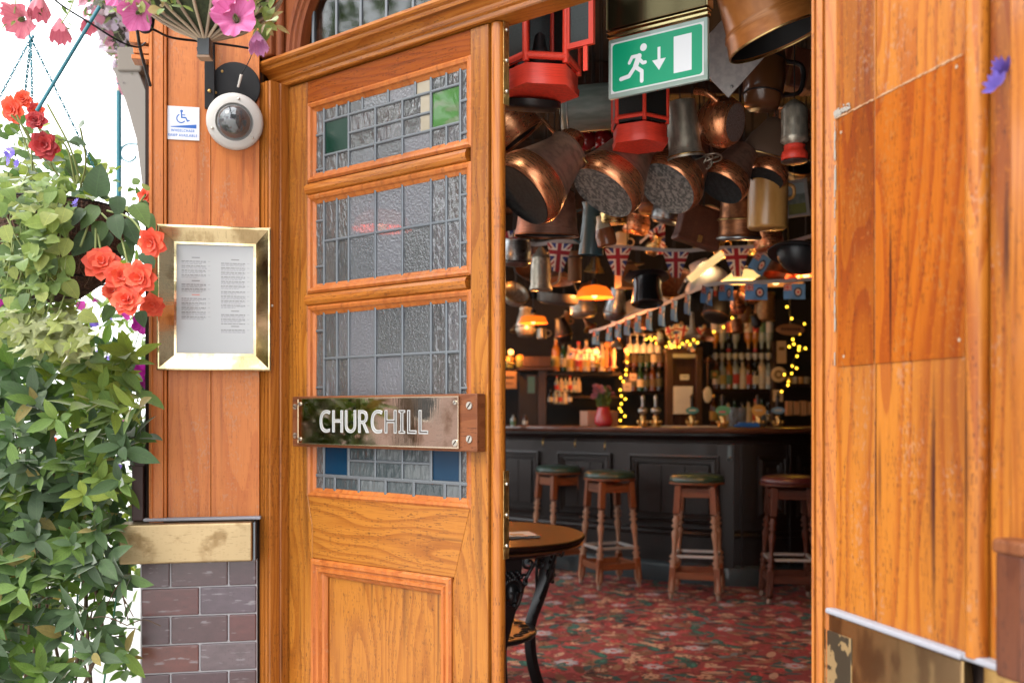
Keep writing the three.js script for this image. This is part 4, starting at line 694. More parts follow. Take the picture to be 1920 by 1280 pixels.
// behind, out of focus
{
  const o = thing('garden_planting', 'blurred bright green planting with specks of colour behind the basket', 'planting'), L = [];
  for (let k = 0; k < 2600; k++) { const py = 470 + Math.pow(rnd(), .9) * 800, px = rr(-60, 300), s = rr(.03, .07); if (py > 1080 && px > 90 && rnd() < .9) continue; L.push({ m: leafMatrix(at(px, py, rr(3.3, 4.8)), rdir(0, .2, .2, 1), rdir(0, .5, .5, .8), s), g: pick(laurelGeo), mat: pick([paleM[1], laurelM[4], laurelM[1], laurelM[3], laurelM[3], laurelM[0]]), front: -1 }); }
  for (let k = 0; k < 70; k++) { const py = rr(560, 1000), px = rr(100, 300); L.push({ m: leafMatrix(at(px, py, rr(3.2, 4)), rdir(0, 0, .4, 1), rdir(0, .2, 1, .4), .035), g: petalG, mat: pick([violetP, petal(.4, .015, .25), orangeP[0], petal(.7, .65, .6)]), front: -1 }); }
  addLeaves(o, L); o.children.forEach((c) => { c.userData.kind = 'stuff'; });
}
{
  const o = thing('hanging_basket', 'blurred far basket of greyish pink flowers beside the pilaster edge', 'basket'), L = [];
  for (let k = 0; k < 420; k++) { const t = rnd(), py = -30 + t * 190, px = 195 + 60 * t + rr(-55, 55) * (1 - t * .6), s = rr(.03, .055); L.push({ m: leafMatrix(at(px, py, rr(4, 4.4)), rdir(0, -.2, .3, 1), rdir(0, .4, .6, .7), s), g: k % 3 ? petalG : pick(laurelGeo), mat: k % 3 ? pick([petal(.45, .38, .46), petal(.6, .5, .55), petal(.55, .22, .3)]) : pick([paleM[0], paleM[1], laurelM[1]]), front: -1 }); }
  addLeaves(o, L); mesh('liner', lathe([[0, -.14], [.1, -.1], [.15, 0], [.14, .05], [0, .04]], 24).translate(...at(238, 40, 4.3).toArray()), std(.05, .05, .035, 1), o);
}
{
  const o = thing('timber_brace', 'curved weathered timber brace at the pilaster edge behind the far flowers', 'brace');
  const pts = [[238, 128], [262, 190], [282, 260], [292, 340], [296, 420]].map(([x, y]) => at(x, y, 4)); mesh('brace', loft(pts.map((p) => ({ p, o: V3(1, .3, 0).normalize(), u: V3(0, 0, 1) })), [[-.045, -.04], [.045, -.04], [.045, .04], [-.045, .04]]), std(.17, .155, .14, .85), o);
  mesh('end_block', box(.1, .1, .1, 0, 0, 0, .01).translate(...at(250, 118, 4).toArray()), std(.16, .14, .12, .85), o);
}
{
  const o = thing('street_post', 'slim teal iron post with a scrolled arm standing behind the flowers', 'post'), d = 5.2;
  mesh('pole', merge([rod(at(222, 520, d), at(222, 172, d), .0145, 12), rod(at(222, 172, d), at(222, 162, d), .016, 12, .002), rod(at(222, 150, d), at(222, 118, d), .008, 10), new THREE.SphereGeometry(.013, 10, 8).translate(...at(222, 156, d).toArray())]), teal, o);
  mesh('collar', rod(at(222, 176, d), at(222, 165, d), .014, 12), std(.5, .4, .25, .5), o);
  const c = at(242, 288, d), sc = []; for (let k = 0; k <= 26; k++) { const a = 1.6 + k / 26 * 4.4, r = .052 - .0006 * k; sc.push(V3(c.x + Math.cos(a) * r, c.y + Math.sin(a) * r, c.z)); }
  mesh('scroll', tube([at(300, 271, d), at(270, 271, d), ...sc.slice(1)], .0062, 50, 6), teal, o); mesh('stay', rod(at(300, 320, d), at(290, 345, d), .003, 6), teal, o);
}
// ================= inside the bar =================
const mottled = (a, b, s, rep = 6, seedX = 0) => { const t = dataTex(128, 128, (i, j) => mixc(a, b, sst(.3, .68, fbm(i / s + seedX, j / s, 4))), true); t.repeat.set(rep, rep); return t; };
const metalTex = (a, b, rough, o = {}) => { const t = mottled(a, b, 22, o.rep ?? 4, o.seed ?? 0), r = dataTex(128, 128, (i, j) => rough + .3 * (fbm(i / 16 + 5, j / 16, 4) - .45), false); r.repeat.set(4, 4); return new THREE.MeshPhysicalMaterial({ map: t, roughnessMap: r, roughness: 1, metalness: o.metal ?? 1 }); };
const C = {
  copper: metalTex([.80, .33, .15], [.66, .26, .12], .30, { metal: .85 }), copperDull: metalTex([.36, .20, .14], [.25, .14, .10], .5, { metal: .55 }), copperOld: metalTex([.40, .17, .075], [.22, .09, .045], .4, { metal: .85 }),
  tin: new THREE.MeshPhysicalMaterial({ map: mottled([.10, .10, .095], [.30, .285, .26], 7, 7), roughness: .55, metalness: .3 }), tinDark: new THREE.MeshPhysicalMaterial({ map: mottled([.003, .003, .003], [.015, .016, .016], 9, 9), roughness: .8, metalness: 0 }),
  brass: metalTex([.72, .5, .2], [.5, .33, .13], .3), pewter: metalTex([.52, .47, .38], [.34, .31, .25], .38, { metal: .7 }), steel: metalTex([.42, .44, .44], [.28, .29, .29], .35),
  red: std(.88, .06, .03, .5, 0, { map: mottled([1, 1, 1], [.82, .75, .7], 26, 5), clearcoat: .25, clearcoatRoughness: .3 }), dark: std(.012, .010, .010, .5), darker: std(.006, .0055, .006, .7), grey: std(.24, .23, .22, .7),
  leather: new THREE.MeshPhysicalMaterial({ map: mottled([.11, .032, .016], [.17, .055, .025], 16, 6), roughness: .45, clearcoat: .3 }), tan: new THREE.MeshPhysicalMaterial({ map: mottled([.50, .24, .06], [.60, .31, .09], 30, 4), roughness: .35, clearcoat: .6, clearcoatRoughness: .2 }),
  cream: std(.55, .47, .33, .5, 0, { clearcoat: .4 }), stone: std(.34, .27, .2, .5), teal: std(.035, .085, .10, .4, 0, { clearcoat: .4 }), green: new THREE.MeshPhysicalMaterial({ map: mottled([.19, .235, .20], [.27, .31, .27], 20, 4), roughness: .45 }),
  wax: std(.20, .10, .05, .6), woodTan: std(.22, .095, .035, .55), woodMid: std(.10, .042, .018, .5), bag: std(.13, .075, .045, .7), glassDark: std(.02, .022, .018, .12, 0, { clearcoat: 1 }), whiteP: std(.62, .6, .56, .55), string: std(.5, .45, .38, .8),
};
const nearer = (p) => -p.z < 4.4 ? .82 : 1;       // the front ranks hang close behind the doorway
const hookM = std(.03, .028, .026, .5, .6);
// a hanging vessel: its base sits at the point, its axis runs from base to top, a wire goes up to the ceiling
function vessel(name, label, cat, p0, axis, parts, o = {}) {
  const s = nearer(p0), p = camera.position.clone().lerp(p0, s), t = thing(name, label, cat, o.group, p); orient(t, axis, o.roll ?? 0); t.scale.setScalar(s);
  const out = {};
  for (const [n, g, m, par] of parts) out[n] = mesh(n, g, m, par ? out[par] : t);
  if (o.hang !== false) { const q = t.quaternion.clone().invert(), a = V3(0, o.hang ?? .1, 0), z0 = 0; const b = a.clone().add(V3(0, (CEIL + .02 - p.y) / s - a.clone().applyQuaternion(t.quaternion).y, 0).applyQuaternion(q)); mesh('hanging_wire', rod(a, b, .0022, 5), hookM, t); }
  return t;
}
// --- copper measures hanging in a row ---
{
  const rows = [
    [976, 366, 3.30, [-.62, -.64, .30], .122, C.tinDark, 'largest copper jug at the left of the hanging row, showing a dark base'],
    [1130, 362, 3.50, [-.51, -.76, .26], .122, C.tin, 'copper jug second from left in the hanging row, with a grey worn base'],
    [1250, 354, 3.60, [-.52, -.66, .40], .113, C.tin, 'copper jug third from left in the hanging row, with a speckled grey base'],
    [1352, 352, 3.70, [-.50, -.78, .22], .088, C.tinDark, 'smaller copper jug fourth from left in the hanging row, with a dark base'],
    [1437, 334, 3.80, [-.42, -.84, .20], .070, C.tinDark, 'smallest copper jug at the right end of the hanging row'],
  ];
  for (const [px, py, d, b, R, base, label] of rows) {
    const ax = V3(-b[0], -b[1], -b[2]);
    vessel('copper_jug', label, 'jug', at(px, py, d), ax, [
      ['body', lathe([[R * .97, 0], [R * 1.0, .004], [R * 1.05, R * .10], [R * 1.10, R * .30], [R * 1.09, R * .46], [R * 1.04, R * .62], [R * .97, R * .76]], 40), C.copper],
      ['neck', lathe([[R * .97, R * .76], [R * .90, R * .95], [R * .78, R * 1.3], [R * .66, R * 1.7], [R * .60, R * 2.0], [R * .64, R * 2.06], [R * .58, R * 2.04], [R * .5, R * 1.7], [0, R * 1.6]], 40), C.copperDull],
      ['base', boxUV(lathe([[0, .004 + R * .02], [R * .5, .006], [R * .93, .004], [R * .97, -.003], [R * .985, .0]], 40), 'x'), base],
      ['handle', tube([V3(R * .5, R * 1.75, 0), V3(R * 1.1, R * 1.7, 0), V3(R * 1.3, R * 1.2, 0), V3(R * 1.0, R * .6, 0)], R * .07, 16, 6), C.copperDull],
    ], { hang: R * 1.7, group: null, roll: 2.4 });
  }
}
// --- red lanterns ---
function lantern(px, py, d, R, H, turn, label, door) {
  const p = at(px, py, d), o = thing('red_lantern', label, 'lantern', null, p, turn);
  const hex = (r, y) => [0, 1, 2, 3, 4, 5].map((k) => V3(Math.cos(k * 1.0472) * r, y, Math.sin(k * 1.0472) * r)), lo = hex(R, .045), hi = hex(R * 1.02, H);
  mesh('base', merge([new THREE.CylinderGeometry(R * 1.04, R * 1.02, .016, 6, 1).rotateY(Math.PI / 6).translate(0, .0, 0), new THREE.CylinderGeometry(R * 1.0, R * .99, .034, 6, 1).rotateY(Math.PI / 6).translate(0, .025, 0)]), C.red, o);
  mesh('burner', lathe([[0, .05], [R * .4, .05], [R * .4, .09], [R * .2, .1], [.012, .14], [0, .15]], 16), C.dark, o);
  for (let k = 0; k < 6; k++) { const g = rod(lo[k], hi[k], R * .09, 4); mesh('post', g, C.red, o); const a = lo[k], b = lo[(k + 1) % 6], c = hi[k], e = hi[(k + 1) % 6]; mesh('bottom_rail', rod(a.clone().setY(.06), b.clone().setY(.06), R * .10, 4), C.red, o); if (!(door && k === 1)) { const m = a.clone().add(b).add(c).add(e).multiplyScalar(.25), w = a.distanceTo(b) * .9; const q = mesh('glass', plain(w, H * .8, .003), lantern.glass ??= std(.16, .16, .15, .3, 0, { transmission: .75, thickness: 0, map: mottled([.2, .2, .2], [1, 1, 1], 7, 10) }), o); q.position.copy(m); q.rotation.y = -Math.atan2(b.z - a.z, b.x - a.x); } }
  mesh('roof', new THREE.CylinderGeometry(R * .35, R * 1.15, R * .6, 6, 1).rotateY(Math.PI / 6).translate(0, H + R * .3, 0), C.red, o); mesh('hanging_ring', new THREE.TorusGeometry(.03, .004, 6, 20).translate(0, H + R * .6 + .02, 0), C.red, o);
  if (CEIL > p.y + H + R) mesh('hanging_wire', rod(V3(0, H + R * .6 + .04, 0), V3(0, CEIL - p.y, 0), .002, 5), hookM, o);
  if (door) { const dr = new THREE.Group(); dr.name = 'open_door'; dr.position.copy(lo[1]); dr.rotation.y = door; o.add(dr); const w = R * .8, fr = frame(0, w, .03, H * .92, [[0, -.005], [0, .005], [-R * .13, .005], [-R * .13, -.005]]); mesh('door_frame', fr, C.red, dr); mesh('glass', plain(w * .8, H * .7, .003, w / 2, H * .45, 0), lantern.glass, dr); mesh('latch', box(.012, .06, .006, w * .7, .0, 0), C.red, dr); }
  return o;
}
lantern(1012, 172, 2.46, .098, .30, .15, 'large red hexagonal lantern with its glazed door open, nearest the doorway top', -.75);
lantern(1200, 270, 2.75, .080, .25, .55, 'smaller red hexagonal lantern hanging below the green exit sign', 0);
// --- the exit sign ---
{
  const d = 2.40, c = at(1233, 112, d), o = thing('exit_sign', 'green and white running figure exit sign with a down arrow, hanging from a brass holder', 'exit sign', null, c, -.607);
  const w = .249, h = .1265, S = 512, cv = document.createElement('canvas'); cv.width = S; cv.height = 256; const g = cv.getContext('2d');
  g.fillStyle = '#c9cbc8'; g.fillRect(0, 0, S, 256); g.fillStyle = '#0a8f66'; g.beginPath(); g.roundRect ? g.roundRect(8, 8, S - 16, 240, 18) : g.rect(8, 8, S - 16, 240); g.fill();
  g.fillStyle = g.strokeStyle = '#d6d6d8'; g.fillRect(352, 40, 96, 178);
  g.fillRect(264, 72, 16, 66); g.beginPath(); g.moveTo(234, 132); g.lineTo(310, 132); g.lineTo(272, 186); g.fill();
  g.lineCap = g.lineJoin = 'round'; g.beginPath(); g.arc(186, 56, 19, 0, 7); g.fill();
  g.lineWidth = 30; g.beginPath(); g.moveTo(160, 96); g.lineTo(142, 140); g.stroke();
  g.lineWidth = 18; g.beginPath(); g.moveTo(166, 92); g.lineTo(122, 92); g.lineTo(106, 118); g.stroke(); g.beginPath(); g.moveTo(160, 108); g.lineTo(182, 132); g.lineTo(196, 132); g.stroke();
  g.lineWidth = 21; g.beginPath(); g.moveTo(142, 146); g.lineTo(176, 172); g.lineTo(176, 220); g.stroke(); g.beginPath(); g.moveTo(136, 146); g.lineTo(104, 184); g.lineTo(58, 190); g.stroke();
  const t = new THREE.CanvasTexture(cv); t.colorSpace = THREE.SRGBColorSpace;
  mesh('sign_face', new THREE.PlaneGeometry(w, h).translate(0, 0, .0075), std(.78, .78, .80, .4, 0, { map: t, emissive: 0xffffff, emissiveMap: t, emissiveIntensity: .12 }), o);
  mesh('acrylic_plate', box(w + .018, h + .022, .012, 0, 0, 0, .003), std(.30, .38, .34, .12, 0, { clearcoat: 1, clearcoatRoughness: .04 }), o);
  mesh('brass_strip', merge([box(w + .022, .007, .02, 0, h / 2 + .018, 0), box(w + .022, .004, .026, 0, h / 2 + .028, 0)]), std(.75, .6, .3, .25, 1), o);
  mesh('holder', box(w + .015, .16, .03, 0, h / 2 + .115, -.004, .003), std(.16, .12, .06, .16, .9), o);
  mesh('holder_trim', merge([box(w + .022, .006, .036, 0, h / 2 + .198, -.004), box(.004, .16, .034, -w / 2 - .010, h / 2 + .115, -.004), box(.004, .16, .034, w / 2 + .010, h / 2 + .115, -.004)]), std(.6, .46, .24, .3, 1), o);
  mesh('drop_rod', rod(V3(0, h / 2 + .2, 0), V3(0, CEIL - c.y, 0), .006, 8), C.dark, o);
}
// --- the near vessels ---
const L2 = lathe;
vessel('copper_tub', 'big tawny copper tub tipped open towards the floor at the top right of the doorway', 'tub', at(1464, 72, 2.85), V3(-.34, .92, .04), [
  ['body', L2([[.150, 0], [.153, .004], [.147, .04], [.150, .048], [.144, .055], [.146, .06], [.140, .066], [.128, .2], [.118, .34]], 48), new THREE.MeshPhysicalMaterial({ map: mottled([.36, .115, .022], [.48, .17, .04], 30, 4), roughness: .36, metalness: .3, clearcoat: .5, clearcoatRoughness: .2 })], ['rim', new THREE.TorusGeometry(.151, .0035, 8, 48).rotateX(1.5708), C.brass], ['inside', L2([[.145, .006], [.13, .1], [.12, .12], [0, .12]], 40), C.darker], ['handle', tube([V3(.14, .18, .05), V3(.2, .16, .08), V3(.19, .1, .09), V3(.145, .1, .05)], .008, 16, 6), C.steel]], { hang: .34 });
{ const o = thing('slate_board', 'plain grey square board hung by one corner beside the exit sign', 'board', null, at(1366, 104, 2.6)); o.rotation.set(0, -.15, 0); o.scale.setScalar(.85); mesh('board', poly([[0, -.132], [.120, .0], [0, .132], [-.120, 0]], .008), new THREE.MeshPhysicalMaterial({ map: mottled([.40, .37, .37], [.50, .47, .45], 14, 7), roughness: .7 }), o); mesh('hanging_wire', rod(V3(0, .12, 0), V3(0, 1, 0), .002, 5), hookM, o); mesh('nail', new THREE.SphereGeometry(.005, 8, 6).translate(.01, -.1, .01), C.steel, o); }
vessel('round_pan', 'wide dark iron pan seen edge on under the red lantern', 'pan', at(992, 208, 3.1), V3(.05, .97, .22), [['body', L2([[0, 0], [.085, .002], [.097, .012], [.10, .03], [.096, .03], [.09, .014], [0, .01]], 40), std(.03, .026, .025, .4, .5)], ['handle', box(.03, .012, .16, 0, .025, -.16, .004), C.dark]], { hang: .03 });
vessel('copper_bowl', 'bright copper bowl tilted at the left behind the largest jug', 'bowl', at(972, 262, 3.5), V3(-.55, .72, .1), [['body', L2([[.105, 0], [.108, .004], [.10, .06], [.075, .12], [.03, .15], [0, .152]], 36), C.copper], ['inside', L2([[.100, .004], [.09, .05], [.05, .11], [0, .12]], 30), C.darker], ['rim', new THREE.TorusGeometry(.107, .003, 6, 40).rotateX(1.5708), C.copperOld]], { hang: .15 });
vessel('copper_ladle', 'small bright copper pan with a long handle hanging above the jugs', 'pan', at(1082, 275, 3.42), V3(-.62, .45, -.30), [['body', L2([[.040, 0], [.046, .004], [.05, .02], [.046, .05], [.03, .072], [0, .08]], 30), C.copper], ['handle', tube([V3(0, .075, 0), V3(.0, .10, .01), V3(.01, .16, .03)], .007, 10, 6), C.copperOld], ['spout', rod(V3(-.005, .02, .04), V3(-.06, -.1, .05), .006, 6), C.brass]], { hang: .1 });
vessel('green_tank', 'grey green metal tank lying on its side under the ceiling', 'tank', at(1050, 207, 3.75), V3(1, .05, .12), [['body', L2([[0, 0], [.075, .002], [.086, .012], [.088, .02], [.086, .03], [.086, .29], [.08, .3], [0, .302]], 36), C.green], ['band', new THREE.TorusGeometry(.088, .003, 6, 40).rotateX(1.5708).translate(0, .03, 0), C.steel], ['cap', L2([[.03, .302], [.03, .32], [0, .321]], 16), C.steel]], { hang: false });
for (const [px, w] of [[1098, 'left'], [1130, 'right']]) vessel('glass_float', 'glossy dark red glass ball behind the jugs, ' + w + ' one of the pair', 'ball', at(px, 262, 4.1), V3(0, 1, 0), [['ball', new THREE.SphereGeometry(.046, 24, 16), std(.22, .008, .012, .08, 0, { clearcoat: 1 })], ['cap', L2([[0, .04], [.014, .044], [.012, .06], [0, .062]], 14), C.brass]], { hang: .05 });
vessel('brass_shell_case', 'tapered pewter coloured bucket with bright streaks hanging below the exit sign', 'bucket', at(1287, 298, 3.5), V3(-.12, .97, .06), [['body', L2([[.064, 0], [.066, .004], [.066, .016], [.06, .02], [.058, .04], [.054, .2]], 36), C.pewter], ['rim', new THREE.TorusGeometry(.0655, .003, 6, 40).rotateX(1.5708).translate(0, .01, 0), C.brass], ['inside', L2([[.06, .003], [.055, .06], [0, .06]], 24), C.dark]], { hang: .2 });
vessel('copper_kettle', 'round copper kettle showing a pale scratched base beside the grey board', 'kettle', at(1380, 230, 3.5), V3(-.72, .22, -.62), [['body', L2([[.066, 0], [.074, .005], [.088, .03], [.092, .06], [.082, .10], [.055, .13], [.03, .14], [.03, .15], [0, .155]], 36), C.copper], ['base', L2([[0, .002], [.05, .0], [.066, .001]], 30), new THREE.MeshPhysicalMaterial({ map: mottled([.22, .13, .1], [.58, .46, .42], 10, 12), roughness: .5, metalness: .4 })], ['spout', tube([V3(.0, .05, .09), V3(0, .08, .12), V3(0, .13, .13)], .012, 12, 8), C.copper]], { hang: .15 });
vessel('wooden_keg', 'dark varnished wooden jug with iron bands at the upper right of the doorway', 'keg', at(1428, 200, 3.55), V3(.12, .97, -.1), [['body', L2([[0, 0], [.06, .002], [.072, .06], [.075, .11], [.068, .19], [.06, .23], [0, .232]], 32), std(.12, .045, .015, .28, 0, { clearcoat: .7 })], ['band', merge([new THREE.TorusGeometry(.071, .003, 6, 36).rotateX(1.5708).translate(0, .04, 0), new THREE.TorusGeometry(.071, .003, 6, 36).rotateX(1.5708).translate(0, .17, 0)]), C.dark], ['handle', tube([V3(.07, .18, 0), V3(.13, .17, 0), V3(.13, .07, 0), V3(.072, .05, 0)], .009, 16, 6), C.dark]], { hang: .23 });
vessel('leather_case', 'reddish brown leather box hanging at a slant behind the wooden keg', 'case', at(1490, 170, 3.9), V3(.2, .95, 0), [['body', box(.15, .16, .08, 0, .08, 0, .012), C.leather], ['strap', merge([box(.016, .164, .084, -.04, .08, 0, .003), box(.016, .164, .084, .04, .08, 0, .003)]), C.woodTan]], { hang: .16 });
vessel('storm_lamp', 'grey metal can with a bright red collar at the right edge of the doorway', 'lamp', at(1490, 302, 3.3), V3(0, 1, 0), [['collar', L2([[0, 0], [.038, .001], [.043, .006], [.044, .02], [.041, .03], [.036, .034], [.034, .045], [.036, .05], [.032, .054]], 30), C.red], ['body', L2([[.030, .05], [.032, .058], [.046, .066], [.044, .08], [.043, .17], [.036, .185], [.018, .2], [0, .21]], 30), C.pewter], ['tray', L2([[0, -.004], [.042, -.004], [.044, .0], [0, .002]], 30), C.steel]], { hang: .2 });
vessel('leather_bag', 'limp brown leather bag with a brass rim above the smallest jug', 'bag', at(1436, 292, 3.75), V3(.25, .95, .1), [['body', L2([[.0, .004], [.085, 0], [.09, .006], [.088, .03], [.07, .075], [.04, .12], [.03, .14], [0, .15]], 28).scale(1.05, 1, .55), C.bag], ['rim', new THREE.TorusGeometry(.089, .003, 6, 36).rotateX(1.5708).scale(1.05, 1, .55), C.brass]], { hang: .14 });
vessel('wicker_holder', 'small tangle of pale wire and rope beside the copper kettle', 'hanger', at(1330, 300, 3.6), V3(0, 1, 0), [['coil', merge([0, 1, 2, 3].map((k) => new THREE.TorusGeometry(.022 + k * .004, .0035, 5, 20).rotateX(k * .6).rotateY(k).translate((k - 1.5) * .008, -.01 + k * .006, 0))), C.pewter]], { hang: .02 });
// second rank
vessel('copper_pail', 'broad brown copper pail hanging mouth down under the largest jug', 'pail', at(1025, 442, 3.95), V3(.03, .985, .1), [['body', L2([[.128, 0], [.13, .004], [.122, .03], [.115, .1], [.105, .17], [.05, .2], [0, .2]], 36), C.copperDull], ['inside', L2([[.12, .006], [.1, .1], [0, .1]], 30), C.darker], ['rim', new THREE.TorusGeometry(.129, .003, 6, 40).rotateX(1.5708), C.copperOld]], { hang: .2 });
vessel('teal_jug', 'dull teal blue enamel jug hanging under the second copper jug', 'jug', at(1108, 478, 4.2), V3(.02, .99, .08), [['body', L2([[.052, 0], [.054, .004], [.05, .05], [.042, .14], [.038, .2], [.044, .22]], 28), C.teal], ['inside', L2([[.05, .004], [.04, .1], [0, .1]], 20), C.darker], ['handle', tube([V3(-.045, .19, 0), V3(-.085, .17, 0), V3(-.085, .08, 0), V3(-.05, .05, 0)], .006, 14, 6), C.teal]], { hang: .22 });
vessel('stoneware_bottle', 'small stoneware bottle, white above and rust below, beside the teal jug', 'bottle', at(1140, 462, 4.1), V3(-.25, .96, .05), [['lower', L2([[0, 0], [.036, .002], [.042, .01], [.042, .05], [.034, .075]], 26), std(.26, .085, .03, .35, 0, { clearcoat: .6 })], ['upper', L2([[.034, .075], [.03, .09], [.02, .11], [.018, .13], [0, .132]], 26), C.cream]], { hang: .13 });
vessel('brass_collar', 'yellow brass ring pan hanging under the second copper jug', 'pan', at(1150, 420, 4.1), V3(0, .99, .08), [['ring', L2([[0, .002], [.056, 0], [.058, .004], [.058, .045], [.05, .05], [0, .05]], 28), C.brass]], { hang: .05 });
vessel('stoneware_jar', 'large tan stoneware jar hanging below the smallest copper jug', 'jar', at(1439, 431, 3.9), V3(0, .995, .06), [['body', L2([[0, 0], [.068, .002], [.077, .01], [.078, .02], [.078, .2], [.07, .225], [.04, .235], [.038, .26], [0, .262]], 36), C.tan], ['lug', tube([V3(.076, .18, 0), V3(.1, .17, 0), V3(.1, .13, 0), V3(.077, .12, 0)], .007, 12, 6), C.tan]], { hang: .26 });
vessel('copper_pot', 'copper banded pot with a steel base beside the stoneware jar', 'pot', at(1386, 448, 4.15), V3(0, .99, .14), [['base', L2([[0, .0], [.088, -.004], [.096, .0], [.094, .008]], 36), C.steel], ['body', L2([[.094, .008], [.086, .02], [.085, .07], [.09, .074], [.09, .085], [.084, .09], [.078, .16]], 36), C.copperOld], ['band', new THREE.TorusGeometry(.091, .004, 6, 40).rotateX(1.5708).translate(0, .08, 0), C.brass]], { hang: .16 });
vessel('document_case', 'reddish brown leather case hanging at a slant behind the middle jugs', 'case', at(1302, 462, 4.25), V3(.25, .95, 0), [['body', box(.20, .17, .07, 0, .09, 0, .014), C.leather], ['flap', box(.204, .03, .074, 0, .02, 0, .01), C.leather], ['clasp', box(.02, .03, .01, 0, .03, .04, .002), C.brass]], { hang: .17, roll: .25 });
vessel('bowler_hat', 'black bowler hat at the right edge of the doorway above the bunting', 'hat', at(1503, 474, 3.9), V3(-.12, -.96, .2), [['crown', new THREE.SphereGeometry(.088, 28, 14, 0, 6.2832, 0, 1.6).scale(1, .95, 1.15), std(.008, .008, .009, .4, 0, { sheen: .4 })], ['brim', L2([[.086, 0], [.11, -.004], [.122, .008], [.12, .012], [.09, .006]], 36).scale(1, 1, 1.15), std(.008, .008, .009, .45)]], { hang: false });
{ const o = thing('framed_picture', 'small landscape picture in a pale frame hanging at the right edge of the doorway', 'picture', null, at(1494, 372, 4.3)); o.rotation.set(.1, -.3, .12); mesh('frame', frame(-.05, .05, -.08, .08, [[0, 0], [0, .012], [-.012, .012], [-.014, 0]]), C.grey, o); const t = dataTex(48, 64, (i, j) => j < 22 ? [.12, .13, .02] : j < 40 ? mixc([.05, .08, .06], [.18, .2, .19], fbm(i / 8, j / 8, 3)) : [.22, .27, .28], true, THREE.ClampToEdgeWrapping); mesh('print', new THREE.PlaneGeometry(.088, .146).translate(0, 0, .004), new THREE.MeshStandardMaterial({ map: t, roughness: .4 }), o); mesh('hanging_wire', rod(V3(0, .08, 0), V3(0, .9, 0), .002, 5), hookM, o); }
// --- dim things in the depth, hung from the ceiling ---
vessel('top_hat', 'glossy black top hat hanging above the white shade', 'hat', at(1213, 520, 4.9), V3(0, -.98, .2), [['crown', L2([[0, .14], [.075, .14], [.08, .135], [.07, .06], [.073, 0]], 30), std(.01, .011, .013, .22, 0, { clearcoat: .8 })], ['brim', L2([[.073, 0], [.11, -.006], [.112, .002], [.075, .008]], 30), std(.01, .011, .013, .3)]], { hang: false });
vessel('bird_box', 'brown wooden bird box with a round hole behind the bunting', 'bird box', at(1176, 540, 5.1), V3(0, 1, 0), [['body', poly([[-.05, 0], [.05, 0], [.05, .09], [0, .14], [-.05, .09]], .09, -.045), C.woodTan], ['roof', merge([box(.085, .008, .12, -.03, .122, 0).rotateZ(0), box(.085, .008, .12, .03, .122, 0)]), C.woodMid], ['hole', cyl(.014, .004, 0, .075, 0, 16).rotateX(0).applyMatrix4(new THREE.Matrix4().makeRotationX(1.5708)).translate(0, .075, -.03), C.darker]], { hang: .13, roll: .3 });
vessel('pewter_tankard', 'tall grey pewter flagon hanging at the left behind the first bunting flag', 'flagon', at(1014, 545, 5.0), V3(0, 1, 0), [['body', L2([[0, 0], [.055, .002], [.058, .01], [.052, .03], [.05, .12], [.044, .16], [.05, .17], [.03, .19], [.01, .22], [0, .225]], 28), C.pewter], ['handle', tube([V3(.05, .14, 0), V3(.09, .13, 0), V3(.09, .05, 0), V3(.054, .03, 0)], .007, 14, 6), C.pewter]], { hang: .22 });
vessel('wooden_bucket', 'plain brown wooden cylinder hanging left of the orange lamp', 'bucket', at(1077, 528, 4.9), V3(.02, 1, 0), [['body', L2([[0, 0], [.034, .001], [.034, .15], [0, .151]], 24), C.woodTan], ['band', new THREE.TorusGeometry(.035, .003, 6, 30).rotateX(1.5708).translate(0, .12, 0), C.dark]], { hang: .15 });
vessel('grey_cauldron', 'grey iron cooking pan hanging low behind the left bunting', 'pan', at(1045, 572, 5.3), V3(.1, .99, .1), [['body', L2([[0, 0], [.09, .004], [.11, .02], [.115, .06], [.105, .06], [.1, .025], [0, .012]], 32), std(.13, .115, .1, .5, .4)], ['handle', tube([V3(-.11, .06, 0), V3(-.05, .15, 0), V3(.05, .15, 0), V3(.11, .06, 0)], .004, 16, 6), C.dark]], { hang: .15 });
